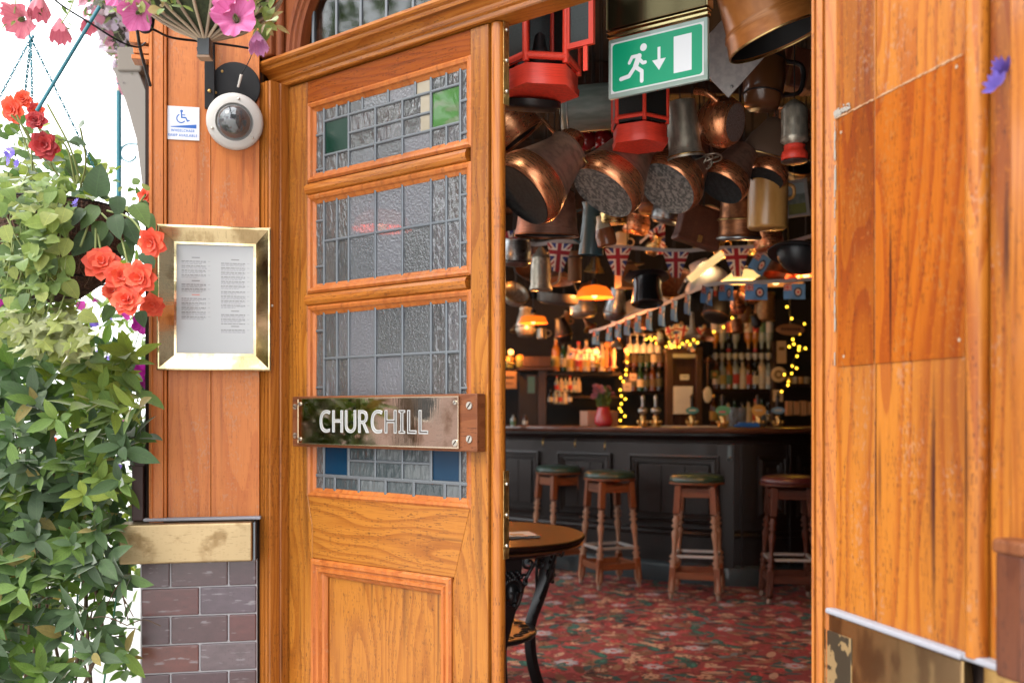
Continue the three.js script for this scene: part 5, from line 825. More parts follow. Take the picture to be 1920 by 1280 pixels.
const dimSpots = [
  [962, 500, 4.6, 'round brown pot half hidden by the door edge', 'pot'], [1000, 500, 5.6, 'dim pan hanging high behind the flagon', 'pan'], [1048, 530, 5.7, 'dim brown felt hat behind the pewter flagon', 'hat'], [1190, 612, 6.2, 'dim brown bell hanging right of the orange lamp', 'bell'], [1150, 600, 6.0, 'dim brown jug under the orange lamp', 'jug'],
  [1095, 595, 6.1, 'dim copper pot left of the orange lamp', 'pot'], [1060, 640, 6.5, 'dim jug hanging over the bottles at the left', 'jug'], [1246, 420, 5.0, 'dim pot between the middle jugs and the leather case', 'pot'], [1320, 420, 5.2, 'dim pan behind the copper pot', 'pan'], [1190, 440, 5.3, 'dim pot above the middle bunting flags', 'pot'], [1215, 400, 5.5, 'dim dark jug behind the second copper jug', 'jug'],
  [1445, 470, 4.8, 'dim brown pot under the stoneware jar', 'pot'], [1465, 520, 5.0, 'dim dark bell under the tilted small flag', 'bell'], [1340, 600, 6.0, 'dim brown pot behind the lower bunting', 'pot'], [1385, 590, 6.2, 'dim brown jug behind the lower bunting at the right', 'jug'], [1110, 545, 5.6, 'dim black felt hat above the orange lamp', 'hat'], [960, 560, 5.4, 'dim dark pan at the left edge of the doorway', 'pan'], [985, 630, 6.6, 'dim dark jug under the far orange lamp', 'jug'],
  [1040, 420, 5.0, 'dim pot above the first bunting flag', 'pot'], [1165, 350, 4.9, 'dim jug in the gap between the second and third copper jugs', 'jug'], [1500, 330, 4.9, 'dim pan behind the red collared can', 'pan'], [1480, 260, 4.6, 'dim pot behind the leather bag', 'pot'], [1110, 200, 4.5, 'dim pan behind the green tank', 'pan'], [1250, 250, 4.4, 'dim pot behind the small red lantern', 'pot'], [1350, 150, 4.3, 'dim jug behind the grey board', 'jug'], [1270, 540, 5.8, 'dim black pan behind the white shade', 'pan'], [1405, 560, 5.7, 'dim brown pan behind the cream shade', 'pan'], [1300, 330, 4.7, 'dim copper pot between the third and fourth copper jugs', 'pot'], [1395, 330, 4.6, 'dim pot between the fourth and fifth copper jugs', 'pot'], [1020, 340, 4.5, 'dim pan behind the largest jug', 'pan'],
];
dimSpots.forEach(([px, py, d, label, kind], k) => {
  const r = rr(.06, .095), m = pick([C.copperDull, C.copper, C.copperOld, C.dark, C.pewter, C.woodMid, C.copper, C.steel]), ax = rdir(0, kind === 'pan' ? .5 : .9, kind === 'pan' ? .6 : 0, .25);
  const bodies = { pot: [[0, 0], [r * .8, .004], [r, r * .3], [r, r], [r * .85, r * 1.4], [r * .9, r * 1.5]], pan: [[0, 0], [r, .004], [r * 1.15, .03], [r * 1.2, .05], [r * 1.1, .05], [r, .015], [0, .01]], bell: [[r * 1.1, 0], [r, .03], [r * .7, r], [r * .4, r * 1.6], [0, r * 1.8]], jug: [[0, 0], [r * .6, .003], [r * .8, r * .6], [r * .6, r * 1.5], [r * .45, r * 2], [r * .5, r * 2.2]], hat: [[r * 1.2, 0], [r * 1.1, .03], [r * .6, r * .7], [r * .3, r * .9], [0, r * .95]] };
  vessel('dim_' + kind, label, kind, at(px, py, d), ax, [['body', L2(bodies[kind], 26), m], ['rim', new THREE.TorusGeometry(bodies[kind][kind === 'pan' ? 3 : 2][0], .003, 6, 30).rotateX(1.5708).translate(0, bodies[kind][kind === 'pan' ? 3 : 2][1], 0), pick([C.brass, C.copperOld, C.dark])]], { hang: .05 });
});
// two ranks of small things, told apart by their place in the rank
const rankOrd = ['first', 'second', 'third', 'fourth', 'fifth', 'sixth', 'seventh', 'eighth', 'ninth', 'tenth', 'eleventh', 'twelfth'];
for (const [y, d, px0, step, where] of [[488, 5.5, 962, 50, 'just behind the first bunting'], [628, 6.9, 968, 46, 'low over the back bar']]) for (let k = 0; k < 11; k++) {
  const kind = ['mug', 'bell', 'horn', 'jug'][(k * 3 + (d > 6 ? 1 : 0)) % 4], r = rr(.028, .045), m = pick([C.copper, C.brass, C.pewter, C.woodTan, C.copperOld, C.dark, C.teal, C.cream]);
  const pf = { mug: [[0, 0], [r * .9, .002], [r, r * .3], [r * .95, r * 2], [r, r * 2.1]], bell: [[r * 1.3, 0], [r * 1.1, .02], [r * .7, r], [r * .5, r * 1.7], [0, r * 2]], horn: [[r * 1.5, 0], [r * .9, r * .5], [r * .4, r * 1.6], [r * .25, r * 4], [0, r * 4.1]], jug: [[0, 0], [r * .7, .002], [r * 1.1, r], [r * .7, r * 2], [r * .6, r * 2.6], [r * .75, r * 2.8]] }[kind];
  const parts = [['body', L2(pf, 20), m], ['rim', new THREE.TorusGeometry(pf[pf.length > 4 && kind !== 'bell' && kind !== 'horn' ? pf.length - 1 : 0][0] || r, .002, 5, 20).rotateX(1.5708).translate(0, kind === 'bell' || kind === 'horn' ? 0 : pf[pf.length - 1][1], 0), C.brass]];
  if (kind === 'mug' || kind === 'jug') parts.push(['handle', new THREE.TorusGeometry(r * .6, .004, 5, 14).translate(r * 1.3, r * 1.2, 0), m]);
  vessel('hanging_' + kind, 'small ' + kind + ', ' + rankOrd[k] + ' from the left in the rank hanging ' + where, kind, at(px0 + k * step + rr(-9, 9), y + rr(-26, 26), d + rr(-.2, .2)), rdir(0, .9, .1, .45), parts, { hang: r });
}
// ceiling beams
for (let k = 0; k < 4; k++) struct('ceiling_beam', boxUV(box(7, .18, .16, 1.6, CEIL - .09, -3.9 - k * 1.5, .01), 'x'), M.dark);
// --- lamps ---
function pendant(name, label, px, py, d, r, col, glow, pts, watt, lightCol = 0xffa050) {
  const p = at(px, py, d), o = thing(name, label, 'lamp', null, p);
  const m = std(...col, .5, 0, { emissive: new THREE.Color(...glow), side: THREE.DoubleSide });
  mesh('lamp_shade', lathe(pts.map(([a, b]) => [a * r, b * r]), 32), m, o);
  mesh('bulb', new THREE.SphereGeometry(r * .16, 14, 10).translate(0, r * .12, 0), std(1, .8, .5, .5, 0, { emissive: new THREE.Color(1.4, .75, .25) }), o);
  mesh('holder', lathe([[r * .2, r * .62], [r * .16, r * .9], [r * .05, r], [0, r]], 16), C.dark, o); mesh('cord', rod(V3(0, r, 0), V3(0, CEIL - p.y, 0), .004, 6), C.dark, o);
  const l = new THREE.PointLight(lightCol, watt); l.name = numbered('lamp_light'); l.position.set(0, r * .12, 0); l.shadow.radius = r * .16 / .02; l.castShadow = true; o.add(l);
  return o;
}
const dome = [[1, 0], [.97, .06], [.86, .34], [.62, .56], [.22, .66], [.2, .62], [.58, .5], [.82, .3], [.95, .02]];
pendant('pendant_lamp', 'glowing orange dome lamp left of the white shade', 1115, 558, 5.2, .10, [.5, .07, .008], [.42, .066, .004], dome, .22);
pendant('pendant_lamp', 'orange lamp glowing faintly through the middle glass of the door leaf', 716, 430, 3.3, .10, [.5, .07, .008], [.42, .066, .004], dome, .15);
pendant('pendant_lamp', 'farther and lower glowing orange lamp near the left door edge', 1000, 606, 6.4, .095, [.5, .07, .008], [.42, .07, .004], [[1, 0], [.97, .04], [.82, .42], [.7, .46], [.2, .5], [.2, .46], [.66, .42], [.94, .02]], .22);
pendant('pendant_lamp', 'red orange lamp cut by the right edge of the doorway', 1512, 520, 5.0, .105, [.6, .10, .03], [.8, .10, .02], dome, .2);
pendant('pendant_lamp', 'cream cone lamp shade behind the right hand bunting', 1396, 528, 5.5, .135, [.55, .4, .2], [.42, .26, .09], [[1, 0], [.97, .03], [.45, .42], [.2, .5], [.2, .45], [.42, .36], [.95, .0]], .2, 0xffc078);
pendant('pendant_lamp', 'wide grey brown cone lamp shade right of the cream one', 1455, 532, 5.2, .15, [.10, .075, .05], [.0, .0, .0], [[1, 0], [.97, .03], [.45, .34], [.2, .45], [.2, .4], [.42, .3], [.95, 0]], .25, 0xffb060);
{
  const p = at(1325, 530, 5.2), o = thing('work_lamp', 'white metal work lamp shade with a brightly lit strip, tilted left', 'lamp', null, p); orient(o, V3(-.42, .86, .25));
  mesh('shade', lathe([[.115, 0], [.118, .004], [.1, .04], [.055, .085], [.05, .12], [0, .125], ], 32), std(.5, .5, .52, .4, 0, { side: THREE.DoubleSide }), o);
  const strip = mesh('light_tube', rod(V3(-.09, .07, .07), V3(.12, .12, .075), .02, 14), std(.9, .8, .55, .4, 0, { emissive: new THREE.Color(.26, .18, .07) }), o);
  mesh('arm', rod(V3(-.10, .07, .06), V3(-.16, .02, .05), .014, 8), C.dark, o); mesh('hinge', new THREE.SphereGeometry(.016, 10, 8).translate(-.1, .07, .066), C.steel, o);
  const l = new THREE.PointLight(0xffd090, .05); l.name = numbered('lamp_light'); l.position.set(.015, .095, .0725); l.shadow.radius = 1; l.castShadow = true; o.add(l);
}
// --- bunting ---
const flagTex = (() => {
  const S = 256, c = document.createElement('canvas'); c.width = c.height = S; const g = c.getContext('2d');
  g.fillStyle = '#3a4a8e'; g.fillRect(0, 0, S, S); const X = (w, col) => { g.strokeStyle = col; g.lineWidth = w; for (const [a, b] of [[-20, S + 20], [S + 20, -20]]) { g.beginPath(); g.moveTo(a, -20); g.lineTo(b, S + 20); g.stroke(); } };
  X(52, '#efe4da'); X(18, '#a8323c'); g.fillStyle = '#efe4da'; g.fillRect(S / 2 - 38, 0, 76, S); g.fillRect(0, 82 - 34, S, 68); g.fillStyle = '#a52a36'; g.fillRect(S / 2 - 21, 0, 42, S); g.fillRect(0, 82 - 19, S, 38);
  const t = new THREE.CanvasTexture(c); t.colorSpace = THREE.SRGBColorSpace; return t;
})();
const ensignTex = (() => {
  const W = 256, H = 170, c = document.createElement('canvas'); c.width = W; c.height = H; const g = c.getContext('2d');
  g.fillStyle = '#5c9ae2'; g.fillRect(0, 0, W, H);
  g.save(); g.beginPath(); g.rect(0, 0, 96, 74); g.clip(); g.fillStyle = '#2c3a74'; g.fillRect(0, 0, 96, 74); for (const [w, col] of [[16, '#ddd0cc'], [6, '#b23a48']]) { g.strokeStyle = col; g.lineWidth = w; g.beginPath(); g.moveTo(0, 0); g.lineTo(96, 74); g.moveTo(96, 0); g.lineTo(0, 74); g.stroke(); } g.fillStyle = '#ddd0cc'; g.fillRect(36, 0, 24, 74); g.fillRect(0, 26, 96, 22); g.fillStyle = '#b23a48'; g.fillRect(41, 0, 14, 74); g.fillRect(0, 31, 96, 12); g.restore();
  for (const [r, col] of [[52, '#1e2a5a'], [36, '#dcd2d0'], [14, '#c43a48']]) { g.fillStyle = col; g.beginPath(); g.arc(168, 92, r, 0, 7); g.fill(); }
  const t = new THREE.CanvasTexture(c); t.colorSpace = THREE.SRGBColorSpace; return t;
})();
const cloth = (t) => new THREE.MeshPhysicalMaterial({ map: t, roughness: .8, transmission: .18, thickness: 0, side: THREE.DoubleSide });
const jackM = cloth(flagTex), ensM = cloth(ensignTex), tapeM = std(.5, .49, .48, .8);
function flagGeo(w, h, taper, wave) {          // hangs down from y = 0; taper 1 = pointed
  const g = new THREE.PlaneGeometry(w, h, 6, 6).translate(0, -h / 2, 0), p = g.attributes.position;
  for (let i = 0; i < p.count; i++) { const t = -p.getY(i) / h, x = p.getX(i) * (1 - taper * t); p.setXYZ(i, x, p.getY(i), wave * Math.sin(x / w * 7 + t * 3) * (.3 + t)); if (taper) g.attributes.uv.setX(i, .5 + x / w); }
  g.computeVertexNormals(); return g;
}
function bunting(name, label, tape, flags, mat, r = .004) {
  const o = thing(name, label, 'bunting');
  const tg = loft(new THREE.CatmullRomCurve3(tape.map(([x, y, d]) => at(x, y, d)), false, 'centripetal').getPoints(40).map((p) => ({ p, o: V3(0, 0, 1), u: V3(0, 1, 0) })), [[-.0012, -.009], [.0012, -.009], [.0012, .009], [-.0012, .009]]); mesh('tape', tg, tapeM, o);
  for (const [x, y, d, w, h, yaw, roll, tap] of flags) { const f = mesh('flag', flagGeo(w, h, tap, .006), mat, o); f.position.copy(at(x, y, d)).add(V3(0, -.006, .004)); f.rotation.set(0, yaw, roll, 'YXZ'); }
  return o;
}
bunting('bunting', 'string of red white and blue flag pennants on white tape below the copper jugs', [[925, 428, 4.7], [1000, 458, 4.8], [1045, 452, 4.8], [1075, 453, 4.8], [1180, 464, 4.9], [1284, 470, 4.9], [1330, 466, 4.9], [1460, 458, 4.9], [1530, 440, 4.9]], [[948, 432, 4.7, .12, .13, .2, .2, .5], [1050, 454, 4.78, .125, .138, -.15, -.1, .62], [1158, 463, 4.86, .135, .135, .1, .03, .68], [1267, 470, 4.9, .13, .128, 0, .0, .66], [1380, 463, 4.9, .14, .142, .12, .06, .66], [1492, 450, 4.9, .12, .12, .5, .5, .6]], jackM);
bunting('bunting', 'short string of flag pennants hanging higher behind the middle jugs', [[1200, 455, 5.6], [1240, 420, 5.4], [1262, 408, 5.2]], [[1230, 425, 5.4, .12, .15, -.75, .2, .6]], jackM);
bunting('bunting', 'string of small blue roundel flags sweeping back towards the left over the bar', [[1535, 522, 4.75], [1440, 528, 4.75], [1362, 530, 4.8], [1322, 536, 4.85], [1290, 550, 4.95], [1240, 572, 5.1], [1190, 592, 5.3], [1140, 612, 5.5], [1105, 622, 5.7]], [[1490, 530, 4.74, .105, .073, .05, 0, 0], [1418, 530, 4.74, .108, .076, 0, 0, 0], [1362, 532, 4.79, .10, .076, .6, .05, 0], [1327, 536, 4.83, .10, .085, .8, -.1, 0], [1290, 550, 4.94, .085, .10, 1.05, 0, 0], [1265, 561, 5.02, .085, .105, 1.05, 0, 0], [1242, 571, 5.09, .085, .105, 1.05, 0, 0], [1218, 581, 5.18, .08, .10, 1.05, 0, 0], [1197, 589, 5.26, .075, .09, 1.0, 0, 0], [1177, 597, 5.34, .07, .085, 1, 0, 0], [1160, 604, 5.41, .07, .08, 1, 0, 0], [1143, 611, 5.48, .07, .08, 1, 0, 0], [1118, 618, 5.62, .07, .08, .9, 0, 0]], ensM);
bunting('hand_flag', 'single blue flag with a roundel tilted above the right hand bunting', [[1424, 470, 5.0], [1446, 484, 5.0]], [[1434, 476, 5.0, .085, .10, .1, -.55, 0]], ensM);
{ const o = thing('white_oar', 'white painted oar hung at a slant over the bar behind the bird box', 'oar'); mesh('shaft', rod(at(1150, 604, 6.2), at(1255, 556, 5.8), .018, 10), C.whiteP, o); const b = mesh('blade', box(.20, .07, .012, 0, 0, 0, .005), C.whiteP, o); b.position.copy(at(1186, 572, 6.0)); b.rotation.set(0, .3, .5); mesh('hanging_wire', rod(at(1200, 580, 6), at(1200, 580, 6).setY(CEIL), .002, 5), hookM, o); }
// ---------- the bar counter ----------
const barCurve = new THREE.CatmullRomCurve3([[860, 8.35], [950, 8.0], [1060, 7.62], [1160, 7.32], [1250, 7.08], [1330, 6.92], [1385, 6.87], [1440, 6.88], [1520, 7.02], [1630, 7.4], [1760, 8.1]].map(([px, d]) => V3(P(px - 960, d), 0, -d)), false, 'centripetal');
const barN = 72, barPts = barCurve.getPoints(barN);
const barPath = (i0 = 0, i1 = barN) => barPts.slice(i0, i1 + 1).map((p, k) => { const i = i0 + k, t = barPts[Math.min(barN, i + 1)].clone().sub(barPts[Math.max(0, i - 1)]).normalize(); return { p, o: V3(-t.z, 0, t.x), u: V3(0, 1, 0), t }; });
const barIndex = (px) => { let b = 0, e = 1e9; barPts.forEach((p, i) => { const q = Math.abs(p.x / -p.z * F + 960 - px); if (q < e) { e = q; b = i; } }); return b; };
const barFrame = (px, y, out = 0) => { const q = barPath()[barIndex(px)]; return { p: q.p.clone().addScaledVector(q.o, out).setY(y), yaw: Math.atan2(-q.t.z, q.t.x), o: q.o, t: q.t }; };
const counterM = woodMat(woodDark, { inside: 1, coat: .9, cr: .12, rough: .4, color: new THREE.Color(2.6, 2.0, 1.6) }), barM = woodMat(woodDark, { inside: 1, coat: .6, cr: .28, rough: .5, color: new THREE.Color(.15, .19, .23) }), plinthM = std(.022, .036, .042, .5, 0, { clearcoat: .3 });
{
  const o = thing('bar_counter', 'curved black panelled bar counter with a polished brown wooden top', 'bar');
  const path = barPath();
  mesh('counter_top', boxUV(loft(path, [[.09, 1.062], [.10, 1.07], [.105, 1.085], [.10, 1.098], [.09, 1.102], [-.52, 1.102], [-.52, 1.062]], false, .5), 'x'), counterM, o);
  mesh('cornice', boxUV(loft(path, [[0, .99], [.012, .992], [.016, 1.01], [.04, 1.03], [.055, 1.045], [.055, 1.0605], [0, 1.0605]], false, .5), 'x'), barM, o);
  mesh('front_panel', boxUV(loft(path, [[-.02, .12], [0, .12], [0, .99], [-.02, .99]])), barM, o);
  mesh('plinth', boxUV(loft(path, [[0, 0], [.035, 0], [.035, .10], [.028, .125], [.012, .14], [0, .14]], false, .5), 'x'), plinthM, o);
  mesh('dado_moulding', boxUV(loft(path, [[0, .33], [.018, .335], [.022, .35], [.012, .365], [.018, .38], [0, .385]], false, .5), 'x'), barM, o);
  mesh('back_panel', loft(path, [[-.5, .0], [-.48, .0], [-.48, 1.06], [-.5, 1.06]]), C.darker, o);
  const pr = [[0, 0], [0, .022], [-.012, .026], [-.02, .014], [-.028, .02], [-.038, .020], [-.045, .008], [-.055, .010], [-.065, 0]];
  for (const [a, b, y0, y1, lab] of [[1176, 1345, .42, .905], [1040, 1140, .42, .905], [905, 1010, .42, .905], [1414, 1472, .48, .90], [1492, 1580, .48, .9]]) {
    const A = barFrame(a, 0), B = barFrame(b, 0), w = A.p.distanceTo(B.p), f = barFrame((a + b) / 2, 0, .001), g = new THREE.Group(); g.name = 'panel_frame'; g.position.copy(f.p); g.rotation.y = f.yaw; o.add(g);
    mesh('moulding', boxUV(frame(-w / 2, w / 2, y0, y1, pr)), barM, g);
    if (w > .3) { const n = Math.max(3, Math.round(w / .2)), bd = []; for (let k = 0; k < n; k++) mesh('board', boxUV(box((w - .15) / n - .004, y1 - y0 - .15, .012, -w / 2 + .075 + (k + .5) * (w - .15) / n, (y0 + y1) / 2, .004, .002)), barM, g); } else mesh('field', boxUV(box(w - .15, y1 - y0 - .17, .012, 0, (y0 + y1) / 2, .006, .004)), barM, g);
  }
  for (const [px, w] of [[1362, .12], [1394, .02], [1484, .02]]) { const f = barFrame(px, 0, .012), q = mesh('pilaster', boxUV(box(w, .86, .03, 0, .555, 0, .004)), barM, o); q.position.copy(f.p); q.rotation.y = f.yaw; }
  for (const [px, y] of [[1030, .985], [1088, .98], [1141, .97]]) { const f = barFrame(px, y, .02); const h = mesh('coat_hook', tube([V3(0, .02, 0), V3(0, .01, .03), V3(0, -.02, .045), V3(0, -.035, .03)], .006, 12, 6), C.brass, o); h.position.copy(f.p); h.rotation.y = f.yaw + .5; }
  const f = barFrame(1366, .93, .032), bo = mesh('bottle_opener', merge([box(.03, .10, .012, 0, 0, 0, .004), new THREE.TorusGeometry(.014, .005, 6, 16).translate(0, -.05, .008)]), std(.10, .12, .12, .3, .8), o); bo.position.copy(f.p); bo.rotation.y = f.yaw;
}
// ---------- stools ----------
const leatherG = new THREE.MeshPhysicalMaterial({ map: mottled([.022, .055, .042], [.035, .085, .065], 14, 6), roughness: .35, clearcoat: .4, clearcoatRoughness: .3 }), leatherR = new THREE.MeshPhysicalMaterial({ map: mottled([.055, .012, .014], [.09, .02, .022], 14, 6), roughness: .4, clearcoat: .4, clearcoatRoughness: .3 });
const wornM = std(.34, .19, .115, .45, 0, { clearcoat: .4 });
const stoolR = woodMat(woodStool, { inside: 1, color: new THREE.Color(.42, .36, .4), coat: .5 });
const turned = (L) => { const r = .0165; return lathe([[0, 0], [.010, .0], [.014, .012], [.012, .03], [.017, .04], [.024, .05], [.024, .055], [.018, .20], [.022, .206], [.022, .21]].concat([[r, L * .30], [r * 1.75, L * .33], [r * .75, L * .35], [r * 1.75, L * .37], [r * .75, L * .40], [r * 1.0, L * .5], [r * 1.5, L * .58], [r * .7, L * .62], [r * 1.85, L * .645], [r * .75, L * .665], [r * 1.75, L * .69], [r * .9, L * .715], [r * 1.4, L * .74]]), 14); };
function stool(px, d, turn, label, wm, sm, s = 1) {
  const o = thing('bar_stool', label, 'stool', null, V3(P(px - 960, d), 0, -d), turn), H = .80 * s, a = .108, b = .152, L = H - .07;
  mesh('seat', lathe([[0, H - .062], [.155, H - .062], [.172, H - .055], [.178, H - .04], [.178, H - .03], [.172, H - .012], [.15, H - .002], [.1, H + .004], [0, H + .006]], 36), sm, o);
  mesh('seat_rim', new THREE.TorusGeometry(.176, .007, 6, 40).rotateX(1.5708).translate(0, H - .056, 0), wm, o);
  const corner = [[1, 1], [1, -1], [-1, -1], [-1, 1]];
  corner.forEach(([x, z], k) => {
    const p0 = V3(x * b, 0, z * b), p1 = V3(x * a, L, z * a), dir = p1.clone().sub(p0), g = new THREE.Group(); g.name = 'leg'; g.position.copy(p0); orient(g, dir); o.add(g); const len = dir.length();
    mesh('turned_post', turned(len), wm === M.stool ? wornM : wm, g); mesh('block', boxUV(box(.042, len * .25, .042, 0, len * .875, 0, .004)), wm, g); mesh('lower_block', boxUV(box(.040, .15, .040, 0, .13, 0, .004)), wm, g); mesh('foot', lathe([[0, 0], [.011, 0], [.015, .01], [.013, .04], [.019, .055]], 12), std(.30, .24, .19, .4), g);
    const [x2, z2] = corner[(k + 1) % 4], at2 = (t) => [V3(x, 0, z).multiplyScalar(b + (a - b) * t / L).setY(t), V3(x2, 0, z2).multiplyScalar(b + (a - b) * t / L).setY(t)];
    const bar = (name, t, h, w, m) => { const [q, r] = at2(t), l = q.distanceTo(r), e = mesh(name, boxUV(box(l - .03, h, w, 0, 0, 0, .003), 'x'), m, o); e.position.copy(q.clone().add(r).multiplyScalar(.5)); e.rotation.y = -Math.atan2(r.z - q.z, r.x - q.x); };
    bar('apron', L - .045, .06, .022, wm); bar('stretcher', .15, .045, .02, wm); bar('foot_rail', .275, .018, .022, std(.5, .5, .48, .4, .5));
  });
  return o;
}
stool(1048, 7.6, .5, 'farthest green topped wooden bar stool at the left, partly behind the round table', M.stool, leatherG);
stool(1143, 6.9, .35, 'green topped wooden bar stool just right of the round table', M.stool, leatherG);
stool(1307, 6.5, -.28, 'green topped orange brown bar stool in the middle of the doorway', M.stool, leatherG);
stool(1480, 6.35, -.1, 'dark red topped bar stool cut by the right side of the doorway', stoolR, leatherR);
// ---------- the cast iron table ----------
{
  const d = 3.8, c = V3(P(879 - 960, d), 0, -d), o = thing('pub_table', 'round brown topped pub table on ornate black cast iron legs', 'table', null, c), H = .74;
  mesh('table_top', boxUV(lathe([[0, H - .024], [.43, H - .026], [.442, H - .02], [.447, H - .012], [.445, H - .004], [.438, H], [0, H]], 64), 'x'), woodMat(woodDark, { inside: 1, coat: .15, cr: .15, spec: .35, color: new THREE.Color(.5, .28, .14) }), o);
  mesh('edge_band', lathe([[.43, H - .036], [.44, H - .034], [.442, H - .028], [.43, H - .026]], 64), C.copperOld, o);
  mesh('lower_shelf', lathe([[0, .352], [.2, .352], [.255, .35], [.262, .357], [.262, .366], [.255, .372], [.2, .366], [0, .366]], 48), M.iron, o);
  const rel = []; for (let k = 0; k < 24; k++) { const a = k / 24 * 6.283; rel.push(new THREE.TorusGeometry(.018, .003, 5, 12).rotateX(1.5708).translate(Math.cos(a) * .22, .371, Math.sin(a) * .22)); } mesh('shelf_relief', merge(rel), M.iron, o);
  mesh('top_ring', new THREE.TorusGeometry(.36, .014, 8, 60).rotateX(1.5708).translate(0, H - .045, 0), M.iron, o);
  for (const deg of [62, 152, 242, 332]) {
    const a = deg * Math.PI / 180, g = new THREE.Group(); g.name = 'leg'; g.rotation.y = -a; o.add(g);          // local +x points outwards
    const prof = [[.34, .70, .085], [.335, .62, .08], [.325, .54, .062], [.30, .46, .045], [.275, .40, .036], [.262, .355, .034], [.262, .30, .034], [.27, .22, .036], [.30, .12, .034], [.345, .04, .04], [.37, .012, .05]];
    const cv = new THREE.CatmullRomCurve3(prof.map(([x, y, w]) => V3(x, y, w))), pts = cv.getPoints(40);
    mesh('iron_leg', loft(pts.map((q, i) => { const n = pts[Math.min(40, i + 1)].clone().sub(pts[Math.max(0, i - 1)]).setZ(0).normalize(); return { p: V3(q.x, q.y, 0), o: V3(-n.y, n.x, 0), u: V3(0, 0, q.z) }; }), [[.004, -.5], [.018, -.38], [.0, -.25], [-.018, 0], [.0, .25], [.018, .38], [.004, .5], [.026, .4], [.028, -.4]], false, .5), M.iron, g);
    const bead = []; for (let k = 0; k < 11; k++) { const q = cv.getPoint(.34 + k * .055); bead.push(new THREE.SphereGeometry(.011 + .003 * (k % 2), 8, 6).scale(1, 1.3, 1).translate(q.x + .016, q.y, 0)); } mesh('beading', merge(bead), M.iron, g);
    // a head in relief at the knee, with curled hair, nose and chin
    const hd = [new THREE.SphereGeometry(.034, 16, 12).scale(.75, 1.25, .95).translate(.352, .56, 0), new THREE.ConeGeometry(.007, .026, 6).translate(.382, .556, 0), new THREE.SphereGeometry(.010, 8, 6).translate(.372, .524, 0), new THREE.SphereGeometry(.006, 8, 6).scale(.6, .5, 1.6).translate(.377, .538, 0)];
    for (const s of [-1, 1]) hd.push(new THREE.SphereGeometry(.006, 8, 6).translate(.373, .568, s * .012)); for (let k = 0; k < 14; k++) { const t = -1.7 + k * .26; hd.push(new THREE.SphereGeometry(.011, 8, 6).translate(.352 + .01 * Math.cos(t), .576 + .038 * Math.cos(t), .036 * Math.sin(t))); } for (let k = 0; k < 9; k++) hd.push(new THREE.SphereGeometry(.009, 8, 6).translate(.366, .622 + .008 * (k % 3), -.03 + k * .0075));
    mesh('mask', merge(hd), M.iron, g);
    const sc = []; for (const s of [-1, 1]) { for (const [z0, y0, r] of [[.075, .665, .030], [.125, .66, .024], [.055, .60, .024]]) { const p = []; for (let k = 0; k <= 22; k++) { const t = k / 22 * 8, q = r * (1 - k / 26); p.push(V3(.335 + .012 * (k / 22), y0 + Math.sin(t + 1) * q, s * (z0 + Math.cos(t + 1) * q))); } sc.push(tube(p, .0055, 40, 6)); } sc.push(tube([V3(.335, .69, s * .04), V3(.33, .685, s * .10), V3(.315, .69, s * .17), V3(.285, .685, s * .23)], .008, 20, 6), tube([V3(.31, .46, s * .01), V3(.325, .53, s * .045), V3(.335, .60, s * .062), V3(.335, .66, s * .10)], .007, 20, 6)); }
    mesh('scrollwork', merge(sc), M.iron, g);
  }
  const m = thing('menu_card', 'pale printed menu card lying on the round table', 'card', null, V3(c.x + .15, H + .003, c.z + .1), .25);
  mesh('card', box(.21, .006, .15, 0, .001, 0, .002), C.whiteP, m); mesh('print', plain(.05, .0015, .025, .03, .005, .02), std(.5, .25, .05, .5), m); mesh('holder_edge', box(.215, .004, .01, 0, .004, .075), C.steel, m);
}
// ---------- back bar ----------
const shelfM = woodMat(woodDark, { inside: 1, coat: .4, color: new THREE.Color(1.4, 1.3, 1.2) });
const bD = 8.7;
{
  const o = thing('back_bar', 'dark wooden back bar of posts and shelves behind the counter', 'shelving');
  const B = (name, x0, x1, y0, y1, d, th, m = shelfM) => { const a = at(x0, y1, d), b = at(x1, y0, d); const q = mesh(name, boxUV(box(b.x - a.x, b.y - a.y, th, 0, 0, 0, .004)), m, o); q.position.set((a.x + b.x) / 2, (a.y + b.y) / 2, a.z - th / 2); return q; };
  B('back_panel', 900, 1600, 560, 815, 9.2, .03, C.darker);
  B('post', 1009, 1024, 690, 812, 8.3, .08); B('shelf', 975, 1038, 688, 694, 8.25, .3); B('cabinet_top', 980, 1032, 668, 687, 8.3, .25); B('cabinet_side', 972, 1008, 697, 805, 8.5, .05, C.dark);
  B('shelf', 1024, 1165, 697, 705, 8.7, .3); B('shelf', 1030, 1165, 742, 746, 8.8, .2); B('shelf', 940, 985, 690, 694, 8.6, .3);
  B('post', 1250, 1263, 650, 800, 8.3, .1); B('post', 1306, 1317, 650, 800, 8.3, .1); B('lintel', 1248, 1318, 652, 662, 8.28, .12); B('door_panel', 1263, 1306, 662, 800, 8.35, .03, woodMat(woodStool, { inside: 1, color: new THREE.Color(.25, .2, .2) }));
  B('shelf', 1328, 1452, 672, 678, 8.7, .2); B('shelf', 1328, 1452, 730, 735, 8.7, .3); B('shelf', 1328, 1460, 797, 802, 8.7, .3); B('post', 1449, 1456, 640, 800, 8.5, .1); B('shelf', 1475, 1560, 720, 724, 8.7, .2); B('shelf', 1170, 1250, 690, 694, 8.8, .2); B('shelf', 1170, 1250, 735, 738, 8.8, .2);
}
const notice = (name, label, cat, px, py, d, w, h, m, extra) => { const o = thing(name, label, cat, null, at(px, py, d)); mesh('sheet', box(w, h, .006, 0, 0, 0, .001), m, o); if (extra) extra(o); return o; };
